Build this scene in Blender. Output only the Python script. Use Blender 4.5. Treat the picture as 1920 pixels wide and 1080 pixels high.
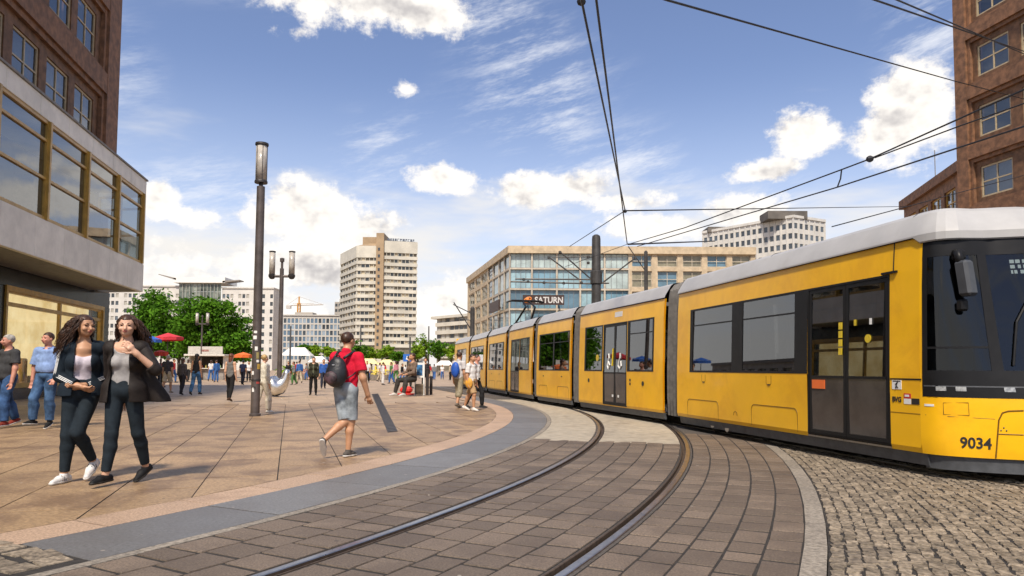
import bpy, math, random
import numpy as np
from mathutils import Vector, Matrix
R = math.radians
random.seed(7)
rng = np.random.default_rng(7)
scene = bpy.context.scene
COL = scene.collection
for o in list(bpy.data.objects):
    bpy.data.objects.remove(o)

# ------------------------------------------------------------------ camera
FPX, HC = 1300.0, 1.2                     # focal length in photo pixels (1920 wide), eye height in metres
PITCH, ROLL, SHIFT = math.atan(71 / 1300.0), R(0.35), 81.0
cam_data = bpy.data.cameras.new('camera')
cam_data.sensor_width = 36.0
cam_data.lens = 36.0 * FPX / 1920.0
cam_data.shift_y = SHIFT / 1920.0
cam_data.clip_start, cam_data.clip_end = 0.05, 6000.0
cam = bpy.data.objects.new('camera', cam_data)
COL.objects.link(cam)
_r = np.array([1.0, 0, 0]); _u = np.array([0, -math.sin(PITCH), math.cos(PITCH)])
CF = np.array([0, math.cos(PITCH), math.sin(PITCH)])
CR = _r * math.cos(ROLL) + _u * math.sin(ROLL)
CU = _u * math.cos(ROLL) - _r * math.sin(ROLL)
cam.matrix_world = Matrix(((CR[0], CU[0], -CF[0], 0), (CR[1], CU[1], -CF[1], 0), (CR[2], CU[2], -CF[2], HC), (0, 0, 0, 1)))
scene.camera = cam

def ray(px, py):
    return CF + CR * (px - 960) / FPX - CU * (py - 540 - SHIFT) / FPX
def G(px, py, z=0.0):
    """where the sight line through a photo pixel meets the level z"""
    d = ray(px, py); t = (z - HC) / d[2]
    return Vector((d[0] * t, d[1] * t, z))
def D(px, py, Y):
    """point on that sight line at distance Y into the square"""
    d = ray(px, py); t = Y / d[1]
    return Vector((d[0] * t, Y, HC + d[2] * t))

# ------------------------------------------------------------------ sky, sun, exposure
SUN_AZ, SUN_EL = R(190), R(52)            # azimuth clockwise from the view direction (+Y)
scene.view_settings.view_transform = 'Standard'
scene.view_settings.look = 'None'
scene.view_settings.exposure = 0.92
scene.view_settings.gamma = 1.0
scene.render.engine = 'CYCLES'
scene.cycles.max_bounces = 8
scene.cycles.transparent_max_bounces = 12
scene.cycles.use_denoising = True
scene.cycles.caustics_reflective = False
scene.cycles.caustics_refractive = False

sun_data = bpy.data.lights.new('sun', 'SUN')
sun_data.energy = 2.7
sun_data.angle = R(5.0)
sun_data.color = (1.0, 0.90, 0.76)
sun = bpy.data.objects.new('sun', sun_data)
COL.objects.link(sun)
_to = Vector((math.sin(SUN_AZ) * math.cos(SUN_EL), math.cos(SUN_AZ) * math.cos(SUN_EL), math.sin(SUN_EL)))
sun.rotation_euler = _to.to_track_quat('Z', 'Y').to_euler()
sun.location = (30, -20, 40)

world = bpy.data.worlds.new('World'); scene.world = world
world.use_nodes = True
wt = world.node_tree; wt.nodes.clear()
class NT:
    """small helper for wiring math nodes"""
    def __init__(s, tree): s.t = tree
    def n(s, kind, **kw):
        nd = s.t.nodes.new(kind)
        for k, v in kw.items(): setattr(nd, k, v)
        return nd
    def val(s, sock, v):
        if isinstance(v, (int, float)): sock.default_value = v
        elif isinstance(v, tuple):
            sock.default_value = v if len(v) != 3 or sock.type != 'RGBA' else (*v, 1)
        else: s.t.links.new(v, sock)
    def m(s, op, a, b=0.0, c=None, clamp=False):
        nd = s.n('ShaderNodeMath', operation=op, use_clamp=clamp)
        s.val(nd.inputs[0], a); s.val(nd.inputs[1], b)
        if c is not None: s.val(nd.inputs[2], c)
        return nd.outputs[0]
    def ss(s, x, lo, hi, a=0.0, b=1.0):
        nd = s.n('ShaderNodeMapRange', interpolation_type='SMOOTHSTEP')
        s.val(nd.inputs[0], x)
        for i, v in enumerate((lo, hi, a, b)): s.val(nd.inputs[i + 1], v)
        return nd.outputs[0]
    def noise(s, vec, scale, detail=6.0, rough=0.55, dist=0.0):
        nd = s.n('ShaderNodeTexNoise')
        if vec is not None: s.t.links.new(vec, nd.inputs['Vector'])
        nd.inputs['Scale'].default_value = scale; nd.inputs['Detail'].default_value = detail
        nd.inputs['Roughness'].default_value = rough; nd.inputs['Distortion'].default_value = dist
        return nd.outputs['Fac']
    def mix(s, f, a, b, blend='MIX'):
        nd = s.n('ShaderNodeMix', data_type='RGBA', blend_type=blend)
        s.val(nd.inputs[0], f); s.val(nd.inputs[6], a); s.val(nd.inputs[7], b)
        return nd.outputs[2]
    def comb(s, x, y, z):
        nd = s.n('ShaderNodeCombineXYZ')
        for i, v in enumerate((x, y, z)): s.val(nd.inputs[i], v)
        return nd.outputs[0]

def build_sky():
    T = NT(wt)
    tc = T.n('ShaderNodeTexCoord'); d = tc.outputs['Generated']
    sp = T.n('ShaderNodeSeparateXYZ'); wt.links.new(d, sp.inputs[0])
    x, y, z = sp.outputs
    az = T.m('ARCTAN2', x, y); el = T.m('ARCSINE', z)
    sky = T.n('ShaderNodeTexSky', sky_type='NISHITA', sun_disc=False)
    sky.sun_elevation = SUN_EL; sky.sun_rotation = SUN_AZ
    sky.altitude = 50; sky.air_density = 1.1; sky.dust_density = 0.6; sky.ozone_density = 2.2
    pv = T.comb(az, T.m('MULTIPLY', el, 1.25), 0.0)
    n1 = T.noise(pv, 9.0, 6, 0.66)
    off = T.n('ShaderNodeVectorMath', operation='ADD'); wt.links.new(pv, off.inputs[0]); off.inputs[1].default_value = (0.012, 0.022, 0)
    n2 = T.noise(off.outputs[0], 9.0, 4, 0.66)
    # cumulus of the photograph: centre pixel, half width, half height (photo px), strength
    blobs = [(700, 2, 200, 52, 1.0), (800, 25, 85, 34, 1.0), (762, 165, 30, 26, .62), (585, 395, 110, 62, 1.05), (690, 425, 70, 36, .9), (490, 405, 60, 30, .75),
             (296, 372, 38, 34, .95), (385, 412, 60, 26, .7), (842, 335, 72, 28, 1.0), (1000, 356, 95, 34, 1.0), (1075, 350, 60, 34, .95),
             (1712, 205, 92, 84, 1.1), (1640, 255, 55, 50, .9), (1510, 250, 72, 38, .95), (1425, 322, 70, 24, .9), (1380, 395, 90, 34, .9), (1240, 425, 100, 32, .85),
             (600, 500, 210, 48, .95), (340, 500, 110, 50, .8), (1180, 380, 120, 20, .6), (520, 590, 160, 60, .9), (840, 560, 90, 70, .8), (560, 60, 40, 20, .45)]
    field = None
    for (px, py, rx, ry, st) in blobs:
        r0 = ray(px, py); r0 = r0 / np.linalg.norm(r0)
        a0, e0 = math.atan2(r0[0], r0[1]), math.asin(r0[2])
        ca = math.cos(a0) / FPX
        kx, ky = 0.72 / (rx * ca), 0.72 / (ry * ca * 1.25)
        vm = T.n('ShaderNodeVectorMath', operation='MULTIPLY_ADD'); wt.links.new(pv, vm.inputs[0])
        vm.inputs[1].default_value = (kx, ky, 1); vm.inputs[2].default_value = (-a0 * kx, -e0 * 1.25 * ky, 0)
        ln = T.n('ShaderNodeVectorMath', operation='LENGTH'); wt.links.new(vm.outputs[0], ln.inputs[0])
        b = T.m('MULTIPLY_ADD', ln.outputs['Value'], -st, st)
        field = b if field is None else T.m('SMOOTH_MAX', field, b, 0.12)
    # beyond the picture the same broken cumulus goes on, from noise alone
    far = T.m('MULTIPLY', T.m('SUBTRACT', T.noise(d, 2.3, 2, 0.5), 0.52), 4.0)
    inside = T.m('MULTIPLY', T.ss(T.m('ABSOLUTE', az), 0.66, 0.9), 1.0)
    inside = T.m('MAXIMUM', inside, T.ss(el, 0.50, 0.7))
    fm = T.n('ShaderNodeMix', data_type='FLOAT')
    T.val(fm.inputs[0], inside); T.val(fm.inputs[2], field); T.val(fm.inputs[3], far)
    field = fm.outputs[0]
    dens = T.m('ADD', field, T.m('MULTIPLY', T.m('SUBTRACT', n1, 0.5), 2.3))
    cum = T.ss(dens, 0.18, 0.54)
    # low bright bank of cloud towards the horizon
    sv = T.comb(T.m('MULTIPLY', az, 1.0), T.m('MULTIPLY', el, 4.0), 3.0)
    nb = T.noise(sv, 3.6, 4, 0.6)
    bank = T.ss(T.m('ADD', nb, T.m('MULTIPLY', T.m('SUBTRACT', 0.24, el), 2.0)), 0.44, 0.84)
    # thin wind-combed cirrus
    cv = T.comb(T.m('ADD', T.m('MULTIPLY', az, 2.2), T.m('MULTIPLY', el, -2.2)), T.m('ADD', T.m('MULTIPLY', el, 7.0), T.m('MULTIPLY', az, -1.2)), 1.7)
    nc = T.noise(cv, 4.2, 6, 0.7)
    pc = T.noise(pv, 3.1, 1, 0.5)
    cir = T.m('MULTIPLY', T.ss(nc, 0.43, 0.76), T.ss(pc, 0.42, 0.60))
    cir = T.m('MULTIPLY', cir, 0.8)
    relief = T.m('MULTIPLY', T.m('SUBTRACT', n1, n2), 1.7)
    core = T.ss(dens, 0.45, 1.25)
    lit = T.m('ADD', T.m('SUBTRACT', 0.97, T.m('MULTIPLY', core, 0.22)), relief)
    lit = T.m('MINIMUM', T.m('MAXIMUM', lit, 0.62), 1.12)
    hz = T.m('MULTIPLY', T.ss(el, 0.0, 0.42, 1.0, 0.0), 0.72)
    blue = T.mix(1.0, sky.outputs[0], (0.82, 0.74, 0.80), 'MULTIPLY')
    c0 = T.mix(hz, blue, (4.5, 5.0, 6.0))
    c1 = T.mix(cir, c0, (5.1, 5.2, 5.5))
    c2 = T.mix(bank, c1, (5.0, 4.85, 4.65))
    cc = T.mix(T.ss(lit, 0.55, 1.0), (3.1, 2.95, 2.95), (6.1, 5.8, 5.4))
    c3 = T.mix(cum, c2, cc)
    bg = T.n('ShaderNodeBackground'); bg.inputs['Strength'].default_value = 0.10
    wt.links.new(c3, bg.inputs['Color'])
    out = T.n('ShaderNodeOutputWorld'); wt.links.new(bg.outputs[0], out.inputs['Surface'])
build_sky()
world.cycles.sampling_method = 'MANUAL'
world.cycles.sample_map_resolution = 256

# ------------------------------------------------------------------ materials
MATS = {}
def mat(name, color, rough=0.6, metal=0.0, var=0.12, scale=6.0, bump=0.0, bscale=None, rand=0.0, spec=0.5, color2=None, coat=0.0, stain=0.0, stain_col=(0.05, 0.04, 0.03), stain_scale=1.2, transl=0.0, spots=0.0, slo=0.5, shi=0.72):
    """procedural surface: base colour varied by noise, optional blotchy dirt, fine relief and per-object variation"""
    if name in MATS: return MATS[name]
    m = bpy.data.materials.new(name); m.use_nodes = True
    t = m.node_tree; T = NT(t); p = t.nodes['Principled BSDF']
    tc = T.n('ShaderNodeTexCoord'); geo = T.n('ShaderNodeNewGeometry'); vec = geo.outputs['Position']
    n = T.noise(vec, scale, 6, 0.6)
    c2 = color2 or tuple(max(0, c * (1 - var * 2.2)) for c in color)
    c1 = tuple(min(1, c * (1 + var * 0.6)) for c in color) if color2 is None else color
    col = T.mix(T.ss(n, 0.3, 0.7), c1, c2)
    if rand > 0:
        oi = T.n('ShaderNodeObjectInfo')
        rnd = T.m('FRACT', T.m('ADD', oi.outputs['Random'], geo.outputs['Random Per Island']))
        f = T.m('ADD', T.m('MULTIPLY', rnd, rand * 2), 1 - rand)
        hv = T.n('ShaderNodeHueSaturation'); t.links.new(col, hv.inputs['Color']); t.links.new(f, hv.inputs['Value'])
        col = hv.outputs[0]
    if stain > 0:
        s1 = T.noise(vec, stain_scale, 8, 0.68, 0.4)
        col = T.mix(T.m('MULTIPLY', T.ss(s1, slo, shi), stain), col, stain_col)
    if spots > 0:                                   # trodden chewing gum and drips
        vo = T.n('ShaderNodeTexVoronoi'); t.links.new(vec, vo.inputs['Vector']); vo.inputs['Scale'].default_value = 4.2
        sepc = T.n('ShaderNodeSeparateColor'); t.links.new(vo.outputs['Color'], sepc.inputs[0])
        rad = T.m('MULTIPLY', sepc.outputs[0], 0.085)
        ms = T.m('MULTIPLY', T.m('LESS_THAN', vo.outputs['Distance'], rad), spots)
        col = T.mix(ms, col, T.mix(T.m('GREATER_THAN', sepc.outputs[1], 0.45), (0.42, 0.37, 0.31), (0.05, 0.04, 0.035)))
    t.links.new(col, p.inputs['Base Color'])
    rn = T.noise(vec, scale * 2.7, 4, 0.6)
    t.links.new(T.m('ADD', T.m('MULTIPLY', rn, 0.16), rough - 0.08, clamp=True), p.inputs['Roughness'])
    p.inputs['Metallic'].default_value = metal
    p.inputs['Specular IOR Level'].default_value = spec
    if coat: p.inputs['Coat Weight'].default_value = coat; p.inputs['Coat Roughness'].default_value = 0.08
    if transl:
        p.inputs['Subsurface Weight'].default_value = 0.0
    if bump > 0:
        b = T.n('ShaderNodeBump'); b.inputs['Strength'].default_value = min(1.0, bump); b.inputs['Distance'].default_value = 0.02
        t.links.new(T.noise(vec, bscale or scale * 6, 5, 0.6), b.inputs['Height']); t.links.new(b.outputs[0], p.inputs['Normal'])
    MATS[name] = m
    return m
def glass(name, tint=(0.25, 0.28, 0.3), ior=1.6, rough=0.01, wav=0.0):
    """a tinted pane: Fresnel reflection over see-through glass"""
    if name in MATS: return MATS[name]
    m = bpy.data.materials.new(name); m.use_nodes = True
    t = m.node_tree; t.nodes.clear(); T = NT(t)
    tr = T.n('ShaderNodeBsdfTransparent'); tr.inputs[0].default_value = (*tint, 1)
    gl = T.n('ShaderNodeBsdfGlossy'); gl.inputs['Roughness'].default_value = rough; gl.inputs[0].default_value = (0.95, 0.97, 1, 1)
    lw = T.n('ShaderNodeLayerWeight'); lw.inputs[0].default_value = 0.5; F0 = ((ior - 1) / (ior + 1)) ** 2
    fres = T.m('MULTIPLY_ADD', T.m('POWER', lw.outputs['Facing'], 5.0), 1 - F0, F0)      # same from both sides of the pane
    if wav:
        geo = T.n('ShaderNodeNewGeometry')
        b = T.n('ShaderNodeBump'); b.inputs['Strength'].default_value = wav; b.inputs['Distance'].default_value = 0.05
        t.links.new(T.noise(geo.outputs['Position'], 0.7, 2, 0.4), b.inputs['Height'])
        t.links.new(b.outputs[0], gl.inputs['Normal'])
    mx = T.n('ShaderNodeMixShader'); t.links.new(fres, mx.inputs[0]); t.links.new(tr.outputs[0], mx.inputs[1]); t.links.new(gl.outputs[0], mx.inputs[2])
    o = T.n('ShaderNodeOutputMaterial'); t.links.new(mx.outputs[0], o.inputs[0])
    MATS[name] = m
    return m

# ------------------------------------------------------------------ mesh and object helpers
class MB:
    """collects shapes in world coordinates; build() links them as ONE mesh object"""
    def __init__(s): s.v = []; s.f = []
    def add(s, vs, fs):
        o = len(s.v); s.v += [tuple(v) for v in vs]; s.f += [tuple(i + o for i in f) for f in fs]; return s
    def quad(s, a, b, c, d): return s.add([a, b, c, d], [(0, 1, 2, 3)])
    def hexa(s, b4, t4):
        return s.add(list(b4) + list(t4), [(3, 2, 1, 0), (4, 5, 6, 7), (0, 1, 5, 4), (1, 2, 6, 5), (2, 3, 7, 6), (3, 0, 4, 7)])
    def box(s, x0, x1, y0, y1, z0, z1, fr=None):
        c = [(x0, y0, z0), (x1, y0, z0), (x1, y1, z0), (x0, y1, z0), (x0, y0, z1), (x1, y0, z1), (x1, y1, z1), (x0, y1, z1)]
        if fr: c = [fr(*p) for p in c]
        return s.hexa(c[:4], c[4:])
    def bbox(s, x0, x1, y0, y1, z0, z1, bv=0.01, fr=None):
        """box with chamfered edges: three crossed slabs' hull as 24 corner points"""
        b = min(bv, (x1 - x0) / 2.01, (y1 - y0) / 2.01, (z1 - z0) / 2.01)
        V = []; ix = {}
        for i, X in enumerate((x0, x1)):
            for j, Y in enumerate((y0, y1)):
                for k, Z in enumerate((z0, z1)):
                    sx, sy, sz = (1 - 2 * i) * b, (1 - 2 * j) * b, (1 - 2 * k) * b
                    for a, p in enumerate(((X, Y + sy, Z + sz), (X + sx, Y, Z + sz), (X + sx, Y + sy, Z))):
                        ix[i, j, k, a] = len(V); V.append(fr(*p) if fr else p)
        Fc = []
        for i in (0, 1):
            q = [ix[i, 0, 0, 0], ix[i, 1, 0, 0], ix[i, 1, 1, 0], ix[i, 0, 1, 0]]; Fc.append(q if i else q[::-1])
            q = [ix[0, i, 0, 1], ix[1, i, 0, 1], ix[1, i, 1, 1], ix[0, i, 1, 1]]; Fc.append(q[::-1] if i else q)
            q = [ix[0, 0, i, 2], ix[1, 0, i, 2], ix[1, 1, i, 2], ix[0, 1, i, 2]]; Fc.append(q if i else q[::-1])
        for i in (0, 1):
            for j in (0, 1):
                Fc.append([ix[i, j, 0, 0], ix[i, j, 1, 0], ix[i, j, 1, 1], ix[i, j, 0, 1]])
                Fc.append([ix[i, 0, j, 0], ix[i, 1, j, 0], ix[i, 1, j, 2], ix[i, 0, j, 2]])
                Fc.append([ix[0, i, j, 1], ix[1, i, j, 1], ix[1, i, j, 2], ix[0, i, j, 2]])
                for k in (0, 1): Fc.append([ix[i, j, k, 0], ix[i, j, k, 1], ix[i, j, k, 2]])
        return s.add(V, Fc)
    def tube(s, pts, r, n=8, cap=True):
        pts = [Vector(p) for p in pts]; N = len(pts)
        rs = r if isinstance(r, (list, tuple)) else [r] * N
        V = []; prev = None
        for i, p in enumerate(pts):
            t = (pts[min(i + 1, N - 1)] - pts[max(i - 1, 0)]).normalized()
            if prev is None:
                a = Vector((0, 0, 1)) if abs(t.z) < 0.9 else Vector((1, 0, 0))
                u = t.cross(a).normalized()
            else:
                u = (prev - t * prev.dot(t)).normalized()
            prev = u; w = t.cross(u)
            for k in range(n):
                an = 2 * math.pi * k / n
                V.append(p + (u * math.cos(an) + w * math.sin(an)) * rs[i])
        Fc = [(i * n + k, i * n + (k + 1) % n, (i + 1) * n + (k + 1) % n, (i + 1) * n + k) for i in range(N - 1) for k in range(n)]
        if cap: Fc += [tuple(range(n))[::-1], tuple((N - 1) * n + k for k in range(n))]
        return s.add(V, Fc)
    def lathe(s, c, prof, n=16):
        """prof: (radius, z) pairs about the vertical axis through c"""
        V = []
        for (r, z) in prof:
            for k in range(n):
                a = 2 * math.pi * k / n; V.append((c[0] + r * math.cos(a), c[1] + r * math.sin(a), c[2] + z))
        N = len(prof)
        Fc = [(i * n + k, i * n + (k + 1) % n, (i + 1) * n + (k + 1) % n, (i + 1) * n + k) for i in range(N - 1) for k in range(n)]
        Fc += [tuple(range(n))[::-1], tuple((N - 1) * n + k for k in range(n))]
        return s.add(V, Fc)
    def prism(s, poly, z0, z1):
        n = len(poly)
        return s.add([(p[0], p[1], z0) for p in poly] + [(p[0], p[1], z1) for p in poly],
                     [tuple(range(n))[::-1], tuple(range(n, 2 * n))] + [(i, (i + 1) % n, n + (i + 1) % n, n + i) for i in range(n)])
    def grid(s, rows):
        """rows of points -> skin of quads"""
        n = len(rows[0])
        return s.add([p for r in rows for p in r], [(i * n + k, i * n + k + 1, (i + 1) * n + k + 1, (i + 1) * n + k) for i in range(len(rows) - 1) for k in range(n - 1)])
    def mesh(s, name, off=(0, 0, 0), smooth=False):
        me = bpy.data.meshes.new(name)
        me.from_pydata([(v[0] - off[0], v[1] - off[1], v[2] - off[2]) for v in s.v], [], s.f)
        me.update()
        if smooth:
            me.polygons.foreach_set('use_smooth', [True] * len(me.polygons))
            if smooth == 'angle' or smooth == 'crisp':
                try: me.set_sharp_from_angle(angle=R(35 if smooth == 'angle' else 14))
                except Exception: pass
        return me
    def build(s, name, m, parent=None, smooth=False):
        off = wloc(parent) if parent else Vector((0, 0, 0))
        return link(name, s.mesh(name, off, smooth), m, parent)
def wloc(o):
    p = Vector((0, 0, 0))
    while o is not None: p += o.location; o = o.parent
    return p
def link(name, me, m, parent=None, loc=None):
    o = bpy.data.objects.new(name, me); COL.objects.link(o)
    if m is not None and not me.materials: me.materials.append(m)
    if parent is not None: o.parent = parent
    if loc is not None: o.location = loc
    return o
def empty(name, loc, label=None, cat=None, group=None):
    o = bpy.data.objects.new(name, None); COL.objects.link(o); o.location = loc; o.empty_display_size = 0.2
    return tag(o, label, cat, group)
def tag(o, label=None, cat=None, group=None, kind=None):
    if label: o['label'] = label
    if cat: o['category'] = cat
    if group: o['group'] = group
    if kind: o['kind'] = kind
    return o
def top(mb, name, m, loc, label, cat, group=None, smooth=False):
    """a thing that is one mesh, with its origin at its base"""
    o = link(name, mb.mesh(name, loc, smooth), m); o.location = loc
    return tag(o, label, cat, group)
def copy_obj(o, parent=None, m=None):
    c = o.copy(); COL.objects.link(c); c.parent = parent
    return c
def text_mesh(txt, size, bold=0.0, extrude=0.004):
    cu = bpy.data.curves.new('txt', 'FONT'); cu.body = txt; cu.size = size; cu.extrude = extrude; cu.offset = bold
    cu.align_x = 'LEFT'; cu.resolution_u = 3
    ob = bpy.data.objects.new('txt', cu); COL.objects.link(ob)
    dg = bpy.context.evaluated_depsgraph_get()
    me = bpy.data.meshes.new_from_object(ob.evaluated_get(dg))
    bpy.data.objects.remove(ob); me.materials.clear()
    return me
def place_text(name, txt, m, origin, right, up, size, parent, bold=0.0, extrude=0.004, width=None):
    """lettering laid on the plane spanned by right and up"""
    me = text_mesh(txt, size, bold, extrude)
    right = Vector(right).normalized(); up = Vector(up).normalized(); nn = right.cross(up)
    xs = [v.co.x for v in me.vertices]
    k = width / (max(xs) - min(xs)) if width else 1.0
    off = wloc(parent)
    x0 = min(xs)
    for v in me.vertices:
        v.co = Vector(origin) + right * ((v.co.x - x0) * k) + up * v.co.y + nn * v.co.z - off
    return link(name, me, m, parent)
# ================================================================== GROUND
CX, CY = -26.9, 17.8                      # centre of the curve that the near track, kerbs and bands follow
TH1 = 16.0                                # past this angle everything runs on straight
def PT(r, th, z=0.0):
    if th <= TH1:
        a = R(th); return Vector((CX + r * math.cos(a), CY + r * math.sin(a), z))
    a = R(TH1); s = R(th - TH1) * 29.0
    return Vector((CX + r * math.cos(a) - s * math.sin(a), CY + r * math.sin(a) + s * math.cos(a), z))
def polar(x, y):
    return math.hypot(x - CX, y - CY), math.degrees(math.atan2(y - CY, x - CX))
def in_view(p, m=40):
    d = Vector(p) - Vector((0, 0, HC)); z = d.dot(Vector(CF))
    if z < 0.3: return False
    px = 960 + FPX * d.dot(Vector(CR)) / z; py = 540 + SHIFT - FPX * d.dot(Vector(CU)) / z
    return -m < px < 1920 + m and py < 1080 + m

M_joint = mat('joint sand', (0.035, 0.03, 0.026), 0.95, var=0.25, scale=20, bump=0.4)
M_slab = mat('plaza granite', (0.41, 0.272, 0.150), 0.5, var=0.2, scale=30, bump=0.2, bscale=140, rand=0.15, stain=0.75, stain_col=(0.15, 0.092, 0.055), stain_scale=1.5, spec=0.45, spots=0.75, slo=0.42, shi=0.63)
M_pink = mat('rosy granite kerb', (0.50, 0.345, 0.235), 0.6, var=0.2, scale=55, bump=0.25, bscale=90, rand=0.1, stain=0.5, stain_col=(0.20, 0.13, 0.085), stain_scale=2.0)
M_slate = mat('blue grey slate', (0.165, 0.162, 0.160), 0.5, var=0.15, scale=40, bump=0.12, bscale=60, rand=0.16, stain=0.35, stain_col=(0.11, 0.10, 0.095), stain_scale=2.2, spots=0.5, slo=0.42, shi=0.62)
M_kerb = mat('pale kerb stone', (0.30, 0.26, 0.21), 0.7, var=0.22, scale=30, bump=0.35, bscale=80, rand=0.12, stain=0.5, stain_col=(0.10, 0.085, 0.07), stain_scale=5)
M_paver = mat('brown paving block', (0.19, 0.143, 0.104), 0.6, var=0.22, scale=70, bump=0.4, bscale=150, rand=0.22, stain=0.6, stain_col=(0.085, 0.062, 0.046), stain_scale=1.0, spots=0.7, slo=0.44, shi=0.64)
M_conc = mat('pale track concrete', (0.43, 0.375, 0.29), 0.7, var=0.12, scale=6, bump=0.15, bscale=70, rand=0.06, stain=0.5, stain_col=(0.18, 0.14, 0.10), stain_scale=1.8)
M_cobble = mat('grey cobble', (0.31, 0.25, 0.18), 0.52, var=0.3, scale=26, bump=0.5, bscale=90, rand=0.34, stain=0.6, stain_col=(0.10, 0.085, 0.07), stain_scale=1.6)
M_asph = mat('dark asphalt', (0.10, 0.085, 0.072), 0.8, var=0.2, scale=30, bump=0.4, bscale=200, stain=0.4, stain_col=(0.05, 0.042, 0.036), stain_scale=1.3)
M_rail = mat('worn rail steel', (0.50, 0.47, 0.44), 0.30, 1.0, var=0.1, scale=8)
M_railside = mat('rusty rail side', (0.10, 0.07, 0.05), 0.7, 0.4, var=0.2, scale=20)

# broad sheets
tag(MB().quad((-700, -60, -0.06), (700, -60, -0.06), (700, 1500, -0.06), (-700, 1500, -0.06)).build('ground', M_joint), kind='structure')
UX, UY, VX, VY = 0.9525, 0.3047, -0.3047, 0.9525        # slab joints run along V
def UV(u, v, z=0.0): return Vector((u * UX + v * VX, u * UY + v * VY, z))

def far_plaza_material():
    m = mat('far plaza granite', (0.46, 0.33, 0.215), 0.6, var=0.14, scale=1.2, stain=0.4, stain_col=(0.28, 0.20, 0.13), stain_scale=0.25)
    t = m.node_tree; T = NT(t); p = t.nodes['Principled BSDF']
    col = p.inputs['Base Color'].links[0].from_socket
    geo = T.n('ShaderNodeNewGeometry'); mp = T.n('ShaderNodeMapping'); mp.inputs['Rotation'].default_value = (0, 0, -math.atan2(UY, UX))
    t.links.new(geo.outputs['Position'], mp.inputs['Vector'])
    br = T.n('ShaderNodeTexBrick'); t.links.new(mp.outputs[0], br.inputs['Vector'])
    br.inputs['Scale'].default_value = 1.0; br.inputs['Brick Width'].default_value = 0.735 * 2; br.inputs['Row Height'].default_value = 1.5
    br.inputs['Mortar Size'].default_value = 0.008; br.inputs['Color1'].default_value = (1, 1, 1, 1); br.inputs['Color2'].default_value = (0.86, 0.86, 0.86, 1)
    br.inputs['Mortar'].default_value = (0.4, 0.4, 0.4, 1)
    t.links.new(T.mix(1.0, col, br.outputs['Color'], 'MULTIPLY'), p.inputs['Base Color'])
    return m
VFAR = 24.0
a, b = UV(-60, VFAR), UV(80, VFAR)
tag(MB().quad((a.x, a.y, -0.02), (b.x, b.y, -0.02), (500, 900, -0.02), (-500, 900, -0.02)).build('far_plaza', far_plaza_material()), kind='structure')

# --- the plaza of large granite slabs, each laid as a piece of its own
def clip(poly, fn):
    out = []
    for i, p in enumerate(poly):
        q = poly[(i + 1) % len(poly)]; a, b = fn(p), fn(q)
        if a <= 0: out.append(p)
        if a * b < 0:
            t = a / (a - b); out.append((p[0] + (q[0] - p[0]) * t, p[1] + (q[1] - p[1]) * t))
    return out
RP = 26.5
plaza = tag(empty('plaza_paving', (0, 0, 0)), kind='structure')
SW, SL, U0, gap = 0.735, 1.5, -0.1, 0.013
ns = 0; far_mb = MB()
for i in range(-26, 14):
    for j in range(-2, 17):
        v0 = j * SL + (0.5 * SL if i % 2 else 0.13 * (i % 3)); u0 = U0 + i * SW
        q = [UV(u0 + gap / 2, v0 + gap / 2), UV(u0 + SW - gap / 2, v0 + gap / 2), UV(u0 + SW - gap / 2, v0 + SL - gap / 2), UV(u0 + gap / 2, v0 + SL - gap / 2)]
        c = UV(u0 + SW / 2, v0 + SL / 2)
        if not any(in_view(p, 60) for p in q) or v0 + SL > VFAR + 0.8: continue
        r, th = polar(c.x, c.y)
        if c.x < -30: continue
        poly = [(p.x, p.y) for p in q]
        if r > RP - 1.3:
            a = R(th); nx, ny = math.cos(a), math.sin(a)
            poly = clip(poly, lambda p: (p[0] - CX) * nx + (p[1] - CY) * ny - (RP - 0.006))
            if len(poly) < 3: continue
            ar = 0.5 * abs(sum(poly[k][0] * poly[(k + 1) % len(poly)][1] - poly[(k + 1) % len(poly)][0] * poly[k][1] for k in range(len(poly))))
            if ar < 0.02: continue
        zt = random.uniform(-0.0018, 0.0018)
        mb = MB().prism(poly, -0.05, zt)
        if c.y < 17.5 and ns < 300:
            o = link('slab', mb.mesh('slab', (c.x, c.y, 0)), M_slab, plaza); o.location = (c.x, c.y, 0); ns += 1
        else: far_mb.add(mb.v, mb.f)
tag(far_mb.build('distant_slabs', M_slab, plaza), kind='stuff')
arcp = [PT(RP, t) for t in np.linspace(-38, 9.5, 40)]; arcp = [p for p in arcp if p.x * VX + p.y * VY < VFAR]
poly = arcp + [UV(arcp[-1].x * UX + arcp[-1].y * UY, VFAR), UV(-20, VFAR), UV(-20, -6)]
MB().add([(p.x, p.y, -0.006) for p in poly], [tuple(range(len(poly)))]).build('joint_sand', M_joint, plaza)

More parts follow.
